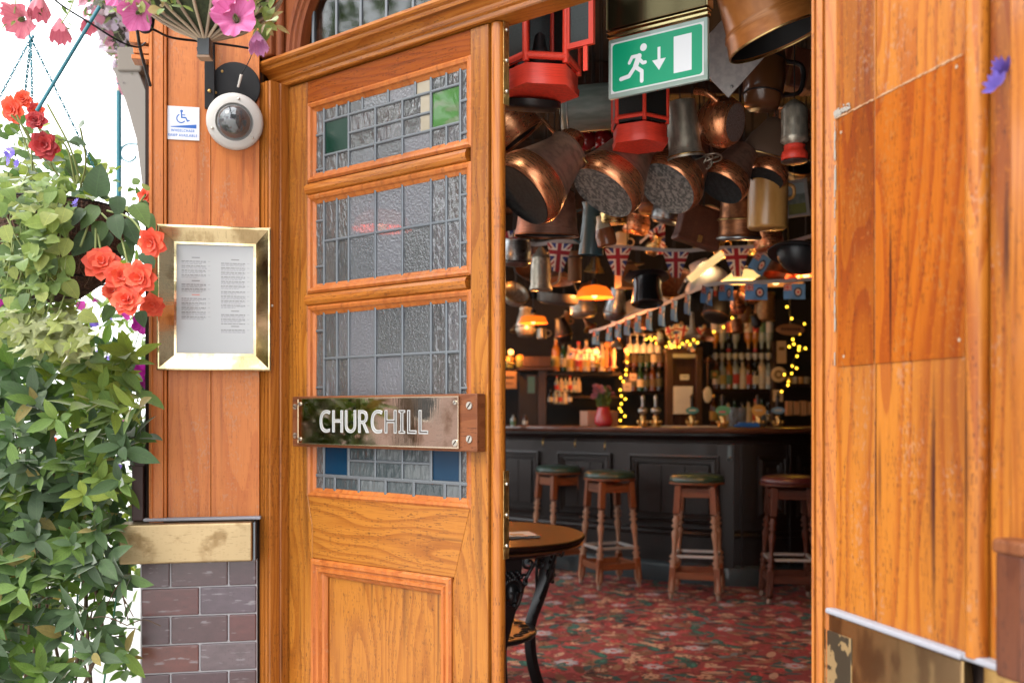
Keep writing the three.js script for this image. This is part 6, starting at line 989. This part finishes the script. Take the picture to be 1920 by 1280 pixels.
notice('paper_notice', 'plain white sheet of paper pinned on the back bar door', 'notice', 1281, 750, 8.25, P(36, 8.25), P(52, 8.25), std(.62, .6, .62, .8), (o) => { const l = []; for (let k = 0; k < 6; k++) l.push(plain(.11, .003, .001, rr(-.01, .01), .09 - k * .022, .0036)); mesh('print', merge(l), std(.45, .44, .46, .8), o); });
notice('small_card', 'small white card above the sheet of paper on the back bar door', 'card', 1284, 707, 8.25, .075, .045, std(.6, .57, .5, .7), (o) => mesh('print', plain(.05, .006, .001, 0, .004, .0036), C.dark, o));
notice('name_strip', 'pale strip over the back bar door', 'strip', 1283, 667, 8.2, .19, .035, std(.34, .3, .26, .7), (o) => mesh('trim', box(.2, .008, .012, 0, -.02, 0), shelfM, o));
notice('teal_plaque', 'pale teal plaque on the side of the left cabinet', 'panel', 996, 721, 8.25, .06, .14, std(.06, .16, .13, .3), (o) => mesh('trim', frame(-.03, .03, -.07, .07, [[.01, -.004], [.01, .006], [0, .006], [0, -.004]]), shelfM, o));
notice('brown_card', 'brown card with a dark line of print at the left door edge behind the bar', 'card', 953, 712, 8.4, .14, .15, std(.28, .16, .07, .7), (o) => { mesh('print', plain(.1, .02, .001, 0, .02, .0036), C.dark, o); mesh('print', plain(.08, .008, .001, 0, -.03, .0036), C.dark, o); });
notice('picture_card', 'small square picture at the right of the bottles', 'card', 1459, 742, 8.3, .085, .10, std(.42, .33, .25, .6), (o) => { mesh('figure', merge([cyl(.012, .05, 0, -.01, .003, 8), new THREE.SphereGeometry(.012, 8, 6).translate(0, .022, .004)]), C.dark, o); });
notice('pale_card', 'upper of two small pale cards beside the hanging fairy lights', 'card', 1187, 707, 8.3, .06, .06, std(.42, .30, .26, .7), (o) => mesh('print', plain(.03, .006, .001, 0, 0, .0036), C.dark, o));
notice('pale_card', 'lower of two small pale cards beside the hanging fairy lights', 'card', 1176, 725, 8.3, .07, .075, std(.48, .38, .33, .7), (o) => mesh('print', plain(.03, .006, .001, 0, 0, .0036), C.dark, o));
notice('tan_paper', 'tall tan paper pinned above the round plate at the right', 'paper', 1466, 660, 8.35, .08, .19, std(.36, .25, .16, .8), (o) => mesh('print', plain(.05, .03, .001, 0, .03, .0036), C.woodMid, o));
notice('green_badge', 'small dull green square badge left of the bottles', 'badge', 1340, 702, 8.45, .07, .07, std(.10, .13, .06, .6), (o) => mesh('emblem', cyl(.02, .004, 0, 0, 0, 14).rotateX(1.5708).translate(0, 0, .004), C.tan, o));
for (let k = 0; k < 5; k++) { const o = thing('wine_glass', rankOrd[k] + ' wine glass from the left hanging upside down above the dark bottles', 'glass', 'glasses hanging above the dark bottles', at(1182 + k * 13, 640, 8.5)); mesh('bowl', lathe([[.03, -.10], [.036, -.07], [.03, -.03], [.006, -.015], [.004, .05], [.03, .058], [.03, .06], [0, .06]], 18), std(.45, .47, .48, .1, 0, { clearcoat: 1 }), o); mesh('rack_clip', box(.05, .01, .08, 0, .066, 0, .002), shelfM, o); }
for (let k = 0; k < 4; k++) { const o = thing('wall_mug', rankOrd[k] + ' small tan mug from the left on the shelf at the far right', 'mug', null, at(1480 + k * 11, 719, 8.6)); mesh('body', lathe([[0, 0], [.022, 0], [.024, .05], [.023, .06], [0, .06]], 16), pick([C.tan, C.cream, C.stone]), o); mesh('handle', new THREE.TorusGeometry(.014, .003, 5, 12).translate(.03, .03, 0), C.stone, o); }
{ const o = thing('wall_plate', 'round tan plate on the post right of the bottles', 'plate', null, at(1460, 702, 8.35)); orient(o, V3(0, 0, 1)); mesh('disc', lathe([[0, 0], [.062, .0], [.066, .01], [.05, .008], [0, .008]], 28), std(.45, .34, .22, .5), o); mesh('print', lathe([[.02, .0085], [.035, .0085], [.034, .0095], [.021, .0095]], 20), C.woodMid, o); }
{ const o = thing('oval_plaque', 'white oval plaque hanging beside the back bar door', 'plaque', null, at(1327, 740, 8.3)); orient(o, V3(0, 0, 1)); mesh('disc', lathe([[0, 0], [.034, .0], [.036, .006], [.03, .01], [0, .01]], 24).scale(1, 1, 1.9), std(.55, .53, .48, .4), o); mesh('cord', rod(V3(0, .004, -.06), V3(0, .004, -.32), .004, 6), C.woodMid, o); }
{ const o = thing('wooden_sign', 'pointed oval wooden sign hanging at the right over the bar', 'sign', null, at(1482, 618, 7.0)); orient(o, V3(.02, .15, 1)); mesh('board', lathe([[0, 0], [.10, 0], [.102, .006], [.098, .014], [0, .014]], 32).scale(1, 1, .40), std(.36, .17, .06, .5), o); mesh('lettering', merge([-3, -2, -1, 0, 1, 2, 3].map((k) => plain(.012, .002, .018, k * .02, .0145, 0))), C.dark, o); mesh('chain', rod(V3(0, .006, -.03), V3(0, .006, -.9), .003, 5), C.brass, o); }
// bottles: one of each make, the rest are copies
const glass = { green: std(.012, .05, .02, .1, 0, { clearcoat: 1 }), clear: std(.30, .36, .36, .1, 0, { clearcoat: 1 }), brown: std(.08, .03, .01, .1, 0, { clearcoat: 1 }), dark: std(.012, .014, .014, .1, 0, { clearcoat: 1 }), amber: std(.42, .17, .03, .1, 0, { clearcoat: 1 }), cream: std(.5, .42, .3, .3) };
const labelMs = [std(.55, .5, .4, .7), std(.45, .05, .04, .7), std(.5, .38, .12, .7), std(.10, .2, .12, .7), std(.5, .5, .52, .7), std(.09, .07, .045, .7), std(.05, .06, .04, .7)];
const bottleKinds = {};
function bottle(px, py, d, kind, label, group, o = {}) {
  const key = kind + (o.lab ?? 0) + (o.up ?? ''), h = o.h ?? .27, r = o.r ?? .036, p = at(px, py, d);
  let t = bottleKinds[key];
  if (!t) {
    t = bottleKinds[key] = thing('bottle', label, 'bottle', group, p);
    mesh('glass_body', lathe([[0, 0], [.034, 0], [.036, .004], [.036, .15], [.032, .175], [.018, .195], [.014, .21], [.0135, .25], [.015, .252], [.015, .262], [0, .263]], 18), glass[kind], t);
    mesh('paper_label', lathe([[.0365, .04], [.037, .042], [.037, .115], [.0365, .117]], 18), labelMs[o.lab ?? 0], t); mesh('cap', lathe([[.0155, .24], [.016, .242], [.016, .266], [0, .267]], 12), o.lab === 1 ? labelMs[1] : o.lab === 2 ? C.brass : C.dark, t);
  } else { t = t.clone(); t.name = numbered('bottle'); scene.add(t); tag(t, label, 'bottle', group); t.position.copy(p); }
  t.scale.set(r / .036, h / .267, r / .036);
  if (o.up) { t.rotation.x = Math.PI; t.position.y += h; }
  t.rotation.y = rr(0, 6);
  return t;
}
const ord = ['first', 'second', 'third', 'fourth', 'fifth', 'sixth', 'seventh', 'eighth', 'ninth'], nth = (k, t) => ord[k] + ' ' + t;
const ks = ['clear', 'green', 'clear', 'dark', 'amber', 'clear', 'brown', 'cream'];
for (let k = 0; k < 9; k++) bottle(1343 + k * 12.4 + rr(-2, 2), 729, 8.62, pick(ks), nth(k, 'bottle from the left standing on the middle shelf at the right'), 'bottles on the middle shelf at the right', { lab: Math.floor(rnd() * 5), h: rr(.24, .31) });
for (let k = 0; k < 9; k++) bottle(1340 + k * 12.6 + rr(-2, 2), 796, 8.62, pick(ks), nth(k, 'bottle from the left standing on the lowest shelf at the right'), 'bottles on the lowest shelf at the right', { lab: Math.floor(rnd() * 5), h: rr(.2, .27) });
for (let k = 0; k < 9; k++) { bottle(1342 + k * 12.4, 660, 8.58, pick(['clear', 'clear', 'green', 'clear', 'amber', 'dark']), nth(k, 'upturned bottle from the left on the spirit measures at the right'), 'upturned bottles at the right', { lab: [4, 0, 1, 3][k % 4], up: 1, h: .3, r: .04 }); }
{ const o = thing('measure_rack', 'row of white spirit measures under the upturned bottles', 'rack'); for (let k = 0; k < 9; k++) { const p = at(1342 + k * 12.4, 664, 8.5); mesh('measure', lathe([[.008, -.05], [.014, -.045], [.024, -.03], [.026, 0], [.02, .012], [0, .013]], 14).translate(p.x, p.y, p.z), std(.45, .42, .4, .3), o); } mesh('rail', rod(at(1330, 668, 8.58), at(1452, 662, 8.58), .01, 8), C.steel, o); }
for (let k = 0; k < 6; k++) bottle(1044 + k * 8.2, 735, 8.6, k % 2 ? 'cream' : 'clear', nth(k, 'small pale bottle from the left on the upper row of the left shelf'), 'pale bottles on the left shelf', { lab: k % 3 ? 0 : 1, h: .14, r: .022 });
for (let k = 0; k < 5; k++) bottle(1032 + k * 9, 757, 8.5, ['dark', 'clear', 'clear', 'cream', 'dark'][k], nth(k, 'small bottle from the left on the lower row of the left shelf'), 'bottles on the lower left shelf', { lab: [0, 4, 1][k % 3], h: .13, r: .022 });
for (let k = 0; k < 6; k++) bottle(1176 + k * 12, 733, 8.7, pick(['dark', 'green', 'brown']), nth(k, 'dark bottle from the left on the shadowy middle shelf'), 'dark bottles on the shadowy middle shelf', { lab: [5, 6, 0, 6, 5, 6][k], h: rr(.22, .29) });
for (let k = 0; k < 6; k++) bottle(1178 + k * 12, 688, 8.7, pick(['dark', 'green', 'brown']), nth(k, 'dark bottle from the left on the shadowy upper shelf'), 'dark bottles on the shadowy upper shelf', { lab: [6, 5, 6, 6, 0, 5][k], h: rr(.22, .29) });
for (let k = 0; k < 8; k++) bottle(1040 + k * 15 + rr(-3, 3), 696, 8.6, ['amber', 'green', 'cream', 'amber', 'cream', 'brown', 'cream', 'amber'][k], nth(k, 'warm lit bottle from the left on the top left shelf'), 'warm lit bottles on the top left shelf', { lab: [2, 0, 2, 1][k % 4], h: rr(.2, .32) });
bottle(962, 800, 7.75, 'clear', 'small pale bottle on the counter near the door edge, nearer the door edge of two', null, { lab: 3, h: .1, r: .022 }); bottle(985, 798, 7.6, 'brown', 'small brown bottle on the counter near the door edge, right hand one of two', null, { lab: 0, h: .09, r: .02 });
for (const [px, k, w] of [[1078, 0, 'left'], [1092, 1, 'middle'], [1106, 2, 'right']]) { const o = thing('paper_flag', 'small red and white paper flag stuck over the warm bottles, ' + w + ' of three', 'flag', null, at(px, 668, 8.3)); mesh('stick', rod(V3(0, -.12, 0), V3(0, .06, 0), .003, 5), C.woodTan, o); const f = mesh('flag', flagGeo(.10, .09, 0, .01), jackM, o); f.position.set(.02, .06, 0); f.rotation.z = rr(-.4, .4); }
// the glowing bulb lamp on the top left shelf, and a second farther along
for (const [px, py, d, w, lab] of [[1118, 660, 8.15, .28, 'small glowing bulb lamp among the bottles on the top left shelf'], [1176, 657, 8.2, .35, 'small red glowing lamp at the top of the vertical fairy lights'], [958, 660, 8.2, .35, 'small amber lamp behind the door edge over the left cabinet']]) {
  const p = at(px, py, d), o = thing('shelf_lamp', lab, 'lamp', null, p); mesh('bulb', new THREE.SphereGeometry(.024, 14, 10), std(1, .7, .4, .5, 0, { emissive: new THREE.Color(px === 1176 ? 1.2 : 1.8, px === 1176 ? .2 : .7, px === 1176 ? .04 : .14) }), o); mesh('base', lathe([[0, -.10], [.035, -.10], [.035, -.09], [.012, -.08], [.012, -.02], [0, -.02]], 16), C.brass, o);
  const l = new THREE.PointLight(0xff9a48, w); l.name = numbered('lamp_light'); l.shadow.radius = 1.1; l.castShadow = true; o.add(l);
}
// ---------- fairy lights ----------
const bulbM = std(1, .8, .2, .5, 0, { emissive: new THREE.Color(2.6, 1.35, .07) }), bulbG = new THREE.SphereGeometry(.0085, 10, 8), wireM = std(.01, .014, .01, .7);
const fairy = (label, d, pts) => { const o = thing('fairy_lights', label, 'string lights'), v = pts.map(([x, y]) => at(x, y, d + rr(-.08, .08))); mesh('wire', tube(v.map((p) => p.clone().add(V3(0, .012, -.01))), .0025, pts.length * 5, 4), wireM, o); v.forEach((p) => { mesh('bulb', bulbG, bulbM, o).position.copy(p); }); const c = v.reduce((a, b) => a.add(b), V3(0, 0, 0)).multiplyScalar(1 / v.length); const l = new THREE.PointLight(0xffc040, .04 * v.length / 10); l.name = numbered('fairy_light'); l.position.copy(v[v.length >> 1]); l.shadow.radius = .6; l.castShadow = true; o.add(l); };
fairy('string of yellow fairy lights hanging straight down left of the back bar door', 7.9, [[1177, 664], [1176, 679], [1174, 693], [1174, 702], [1164, 708], [1169, 715], [1163, 731], [1165, 742], [1173, 748], [1165, 757], [1162, 766], [1165, 771], [1172, 780], [1163, 788]]);
fairy('bunched yellow fairy lights draped over the back bar door', 7.9, [[1212, 636], [1218, 633], [1222, 637], [1228, 633], [1231, 643], [1240, 648], [1249, 649], [1254, 640], [1257, 646], [1260, 651], [1265, 649], [1274, 650], [1280, 644], [1289, 640], [1294, 646], [1301, 637], [1308, 642]]);
fairy('loose yellow fairy lights above the upturned bottles', 7.9, [[1333, 627], [1339, 622], [1357, 613], [1373, 596], [1384, 600], [1394, 594], [1395, 588], [1403, 588], [1414, 594]]);
fairy('yellow fairy lights trailing down at the right edge of the doorway', 7.6, [[1476, 575], [1485, 597], [1509, 607], [1500, 625], [1487, 636], [1489, 645], [1480, 650], [1499, 650], [1498, 656], [1511, 653], [1495, 668], [1486, 686], [1494, 690], [1485, 700], [1471, 702], [1479, 715], [1478, 722], [1466, 734]]);
// ---------- on the counter ----------
const onBar = (px, back = .16) => { const q = barPath()[barIndex(px)]; return q.p.clone().addScaledVector(q.o, -back).setY(1.103); };
{
  const o = thing('flower_vase', 'red vase of pink and mauve flowers standing on the counter', 'vase', null, onBar(1104));
  mesh('vase', lathe([[0, 0], [.058, 0], [.07, .02], [.072, .05], [.06, .10], [.045, .14], [.05, .15], [.04, .14], [0, .03]], 28), std(.46, .035, .05, .25, 0, { clearcoat: .6 }), o);
  const L = []; for (let k = 0; k < 60; k++) L.push({ m: leafMatrix(V3(rr(-.05, .05), rr(.13, .25), rr(-.05, .05)), rdir(0, .9, 0, .6), rdir(0, .2, 1, .6), rr(.04, .07)), g: laurelGeo[1], mat: pick(begM), front: 1 }); addLeaves(o, L, 'leaf', 20);
  for (let k = 0; k < 13; k++) begonia(o, V3(rr(-.08, .08), rr(.22, .31), rr(-.05, .06)), rdir(0, .5, .8, .4), .026, begonia.m ??= [petal(.42, .16, .24), petal(.36, .2, .3), petal(.5, .22, .26)], [[7, 1.2, 1], [5, .6, .6]]);
  mesh('stems', merge([0, 1, 2, 3, 4].map((k) => rod(V3(0, .08, 0), V3((k - 2) * .025, .24, 0), .003, 5))), stemG, o);
}
{ const o = thing('cardboard_box', 'low pinkish cardboard box on the counter behind the red vase', 'box', null, onBar(1080, .3), .3); mesh('box', box(.26, .115, .16, 0, .0575, 0, .004), std(.42, .27, .2, .8), o); mesh('flap', box(.264, .004, .08, 0, .117, -.04), std(.42, .27, .2, .8), o); }
{ const o = thing('silver_frame', 'small pale framed card standing behind the cardboard box', 'frame', null, onBar(1066, .45), .3); mesh('frame', frame(-.035, .035, 0, .1, [[0, -.004], [0, .006], [-.01, .006], [-.01, -.004]]).translate(0, .10, 0), C.steel, o); mesh('card', box(.06, .09, .004, 0, .15, 0), std(.4, .42, .42, .6), o); mesh('stand', rod(V3(0, 0, -.02), V3(0, .11, 0), .004, 6), C.steel, o); }
const pumps = [[1185, [.62, .6, .6], 'silver topped beer tap nearest the fairy lights', 'steel'], [1219, [.55, .58, .62], 'beer tap with a round pale badge left of the back bar door', 'steel'], [1284, [.04, .22, .2], 'beer tap with a dark green rounded badge under the paper notice', 'badge'], [1357, [.10, .38, .2], 'beer tap with an oval green badge at the middle of the counter', 'oval'], [1433, [.58, .30, .05], 'beer tap with a large golden scalloped badge', 'shell'], [1484, [.16, .34, .5], 'beer tap with a pale blue badge at the right of the counter', 'badge']];
pumps.forEach(([px, col, label, kind]) => {
  const o = thing('beer_tap', label, 'beer tap', null, onBar(px, .12), -.1), m = std(...col, .35, 0, { clearcoat: .5 });
  mesh('column', lathe([[0, 0], [.034, 0], [.034, .012], [.018, .02], [.022, .045], [.016, .055], [.024, .07], [.014, .082], [0, .084]], 20), C.brass, o); mesh('nozzle', tube([V3(0, .05, .01), V3(0, .06, .05), V3(0, .03, .06)], .008, 12, 8), C.brass, o); for (const s of [-1, 1]) mesh('knob', new THREE.SphereGeometry(.015, 12, 8).translate(s * .032, .035, .01), C.brass, o);
  const g = kind === 'oval' ? cyl(.045, .014, 0, 0, 0, 24).scale(1.15, 1, .75) : kind === 'shell' ? cyl(.05, .014, 0, 0, 0, 12).scale(1, 1, .85) : kind === 'badge' ? cyl(.042, .014, 0, 0, 0, 20).scale(1.1, 1, .6) : new THREE.SphereGeometry(.034, 16, 12).scale(1.1, .8, .6);
  if (kind !== 'steel') { g.rotateX(1.5708); } g.translate(0, .118, .012); mesh('badge', g, kind === 'steel' ? C.steel : m, o);
  mesh('handle', lathe([[.008, .08], [.012, .1], [.012, .2], [.016, .22], [0, .24]], 14).translate(0, 0, -.012), kind === 'steel' ? C.steel : C.dark, o);
  if (kind === 'oval') mesh('emblem', box(.05, .012, .004, -.006, .108, .021, .002), std(.5, .12, .2, .5), o); else if (kind !== 'steel') mesh('emblem', box(.05, .01, .003, 0, .12, .0205, .001), std(.6, .55, .4, .5), o);
});
{ const o = thing('bar_towel', 'bright blue folded bar towel on the counter left of the golden tap', 'towel', null, onBar(1408, .08), -.05); mesh('towel', box(.17, .018, .10, 0, .01, 0, .008), std(.02, .13, .42, .9), o); mesh('fold', box(.14, .016, .08, .01, .026, 0, .007), std(.02, .14, .46, .9), o); }
{ const o = thing('bar_runner', 'pale bar mat strip lying along the counter under the taps', 'bar mat'); const i0 = barIndex(1238), i1 = barIndex(1345); mesh('mat', loft(barPath(i0, i1), [[.0, 1.103], [.0, 1.111], [-.16, 1.111], [-.16, 1.103]]), std(.34, .26, .14, .7), o); mesh('trim', loft(barPath(i0, i1), [[.004, 1.1032], [.004, 1.113], [.0005, 1.113], [.0005, 1.1032]]), std(.4, .33, .2, .6), o); }
const glassClear = std(.55, .6, .62, .06, 0, { transmission: .8, thickness: 0, ior: 1.6 });
[[1381, 'left'], [1392, 'second'], [1404, 'third'], [1416, 'right']].forEach(([px, w]) => { const o = thing('beer_glass', 'empty glass on the counter beside the blue towel, ' + w + ' of four', 'glass', null, onBar(px, .3)); mesh('glass', lathe([[0, .004], [.028, .004], [.03, 0], [.038, .14], [.036, .14], [.028, .01]], 20), glassClear, o); mesh('rim', new THREE.TorusGeometry(.037, .0015, 5, 20).rotateX(1.5708).translate(0, .14, 0), glassClear, o); });
{ const o = thing('cutlery_pots', 'row of small brown wooden boxes on the back bar at the far right', 'boxes', null, at(1502, 772, 8.2)); for (let k = 0; k < 4; k++) mesh('box', box(.05, .12 - .01 * (k % 2), .05, -.10 + k * .06, .03, 0, .004), std(.30, .17, .10, .7), o); }
{ const o = thing('small_jug', 'small pale blue jug on the counter at the far right', 'jug', null, onBar(1462, .2)); mesh('body', lathe([[0, 0], [.03, 0], [.042, .03], [.036, .07], [.026, .09], [.03, .10]], 20), std(.12, .16, .17, .3), o); mesh('stopper', new THREE.SphereGeometry(.02, 12, 8).translate(0, .11, 0), std(.3, .42, .5, .3), o); mesh('handle', tube([V3(.03, .085, 0), V3(.06, .07, 0), V3(.04, .03, 0)], .005, 10, 5), C.dark, o); }
// flags, figures and clutter over the back bar
{ const o = thing('flag_pile', 'heap of red white and blue flags and a small figure above the back bar door', 'flags', null, at(1278, 622, 8.2)); for (const [x, y, r] of [[-.12, .04, .3], [.02, .05, -.2], [.13, .03, .5], [-.05, -.02, .1], [.08, -.03, -.4]]) { const f = mesh('flag', flagGeo(.15, .12, 0, .02), jackM, o); f.position.set(x, y, rr(0, .04)); f.rotation.z = r; } mesh('figure', lathe([[0, -.06], [.03, -.06], [.022, .02], [.012, .03], [.02, .05], [.02, .07], [0, .09]], 16), std(.4, .25, .12, .5), o); mesh('stand', box(.4, .02, .08, 0, -.07, 0), shelfM, o); }
for (const [px, py, h, w] of [[1372, 590, .16, 'left'], [1396, 605, .12, 'right']]) { const o = thing('hanging_mug', 'dim mug hanging under the bunting right of the fairy lights, ' + w + ' of two', 'mug', null, at(px, py, 7.2)); mesh('body', lathe([[0, 0], [.045, 0], [.048, h * .9], [.044, h], [0, h]], 20), C.woodTan, o); mesh('handle', new THREE.TorusGeometry(.03, .006, 6, 16).translate(.06, h / 2, 0), C.woodTan, o); mesh('hanging_wire', rod(V3(0, h, 0), V3(0, CEIL - o.position.y, 0), .002, 5), hookM, o); }
{ const o = thing('barometer', 'tall tan cylinder lit warmly, hanging at the right under the roundel flags', 'drum', null, at(1434, 602, 6.9)); mesh('body', lathe([[0, 0], [.07, .0], [.072, .01], [.066, .12], [.07, .2], [0, .202]], 28), metalTex([.4, .22, .08], [.28, .15, .06], .35, { metal: .4 }), o); mesh('band', new THREE.TorusGeometry(.071, .004, 6, 30).rotateX(1.5708).translate(0, .19, 0), C.brass, o); mesh('hanging_wire', rod(V3(0, .2, 0), V3(0, CEIL - o.position.y, 0), .002, 5), hookM, o); }
{ const o = thing('red_ribbon', 'bright red vertical ribbon strip hanging under the roundel flags', 'ribbon', null, at(1342, 570, 7)); mesh('ribbon', box(.02, .22, .004, 0, 0, 0, .001), std(.5, .04, .02, .6), o); mesh('tag', box(.025, .05, .005, 0, .12, 0, .001), C.cream, o); }
for (const [px, py, d, c, w] of [[1138, 690, 8.45, C.woodTan, 'left'], [1152, 690, 8.45, C.cream, 'middle'], [1160, 650, 8.4, C.tan, 'right']]) { const o = thing('carved_stand', 'slim warm lit wooden stand on the top left shelf, ' + w + ' of three', 'stand', null, at(px, py, d)); mesh('shaft', lathe([[0, 0], [.03, 0], [.03, .01], [.012, .02], [.016, .1], [.010, .2], [.018, .22], [0, .23]], 16), c, o); mesh('top', box(.05, .04, .03, 0, .2, 0, .006), c, o); }
for (const [px, py, w] of [[955, 690, 'left'], [975, 688, 'right']]) { const o = thing('shaded_mug', 'amber topped mug on the shelf at the left door edge, ' + w + ' of two', 'mug', null, at(px, py, 8.4)); mesh('body', lathe([[0, 0], [.036, 0], [.038, .06], [.0375, .061]], 18), std(.12, .14, .05, .5), o); mesh('top', lathe([[.038, .061], [.036, .09], [.02, .105], [0, .108]], 18), std(.5, .24, .04, .5), o); }
// ---------- across the street, seen only in the polished plate and the glass ----------
{
  const o = thing('terrace_house', 'brick terrace across the street, mirrored in the door plate', 'house', null, V3(-27, -.15, 1), 1.5);
  mesh('wall', plain(30, 7, .3, 0, 3.5, 0), std(.30, .22, .20, .9), o); mesh('roof', poly([[-15.3, 7], [15.3, 7], [15.3, 7.3], [-15.3, 7.3]], 3, -3), std(.06, .06, .065, .9), o);
  for (let k = 0; k < 9; k++) for (let r = 0; r < 2; r++) { const w = mesh('window', box(1, 1.5, .06, -13 + k * 3.2, 1.9 + r * 2.9, .16), C.whiteP, o); mesh('pane', plain(.86, 1.36, .02, -13 + k * 3.2, 1.9 + r * 2.9, .195), std(.03, .035, .04, .05), w); }
  const t = thing('street_tree', 'leafy street tree across the road, mirrored in the fanlight', 'tree', null, V3(-8.5, -.15, -1.4)); mesh('trunk', rod(V3(0, 0, 0), V3(.1, 3, 0), .14, 10, .08), std(.07, .05, .035, .9), t);
  for (let k = 0; k < 7; k++) mesh('limb', rod(V3(.1, 2.8, 0), V3(Math.cos(k * .9) * 1.3, 4 + (k % 3) * .5, Math.sin(k * .9) * 1.3), .05, 6, .02), std(.07, .05, .035, .9), t);
  const L = []; for (let k = 0; k < 1400; k++) { const a = rr(0, 6.28), u = rr(-1, 1), q = Math.cbrt(rnd()) * 1.9, w = Math.sqrt(1 - u * u); L.push({ m: leafMatrix(V3(Math.cos(a) * w * q, 4.5 + u * q * .95, Math.sin(a) * w * q), rdir(0, -.2, 0, 1), rdir(0, .6, 0, .8), rr(.14, .24)), g: laurelGeo[k % 4], mat: laurelM[k % 4], front: -1 }); } addLeaves(t, L); t.children.forEach((c) => { if (c.isInstancedMesh) c.name = 'crown'; });
}
renderer.render(scene, camera);
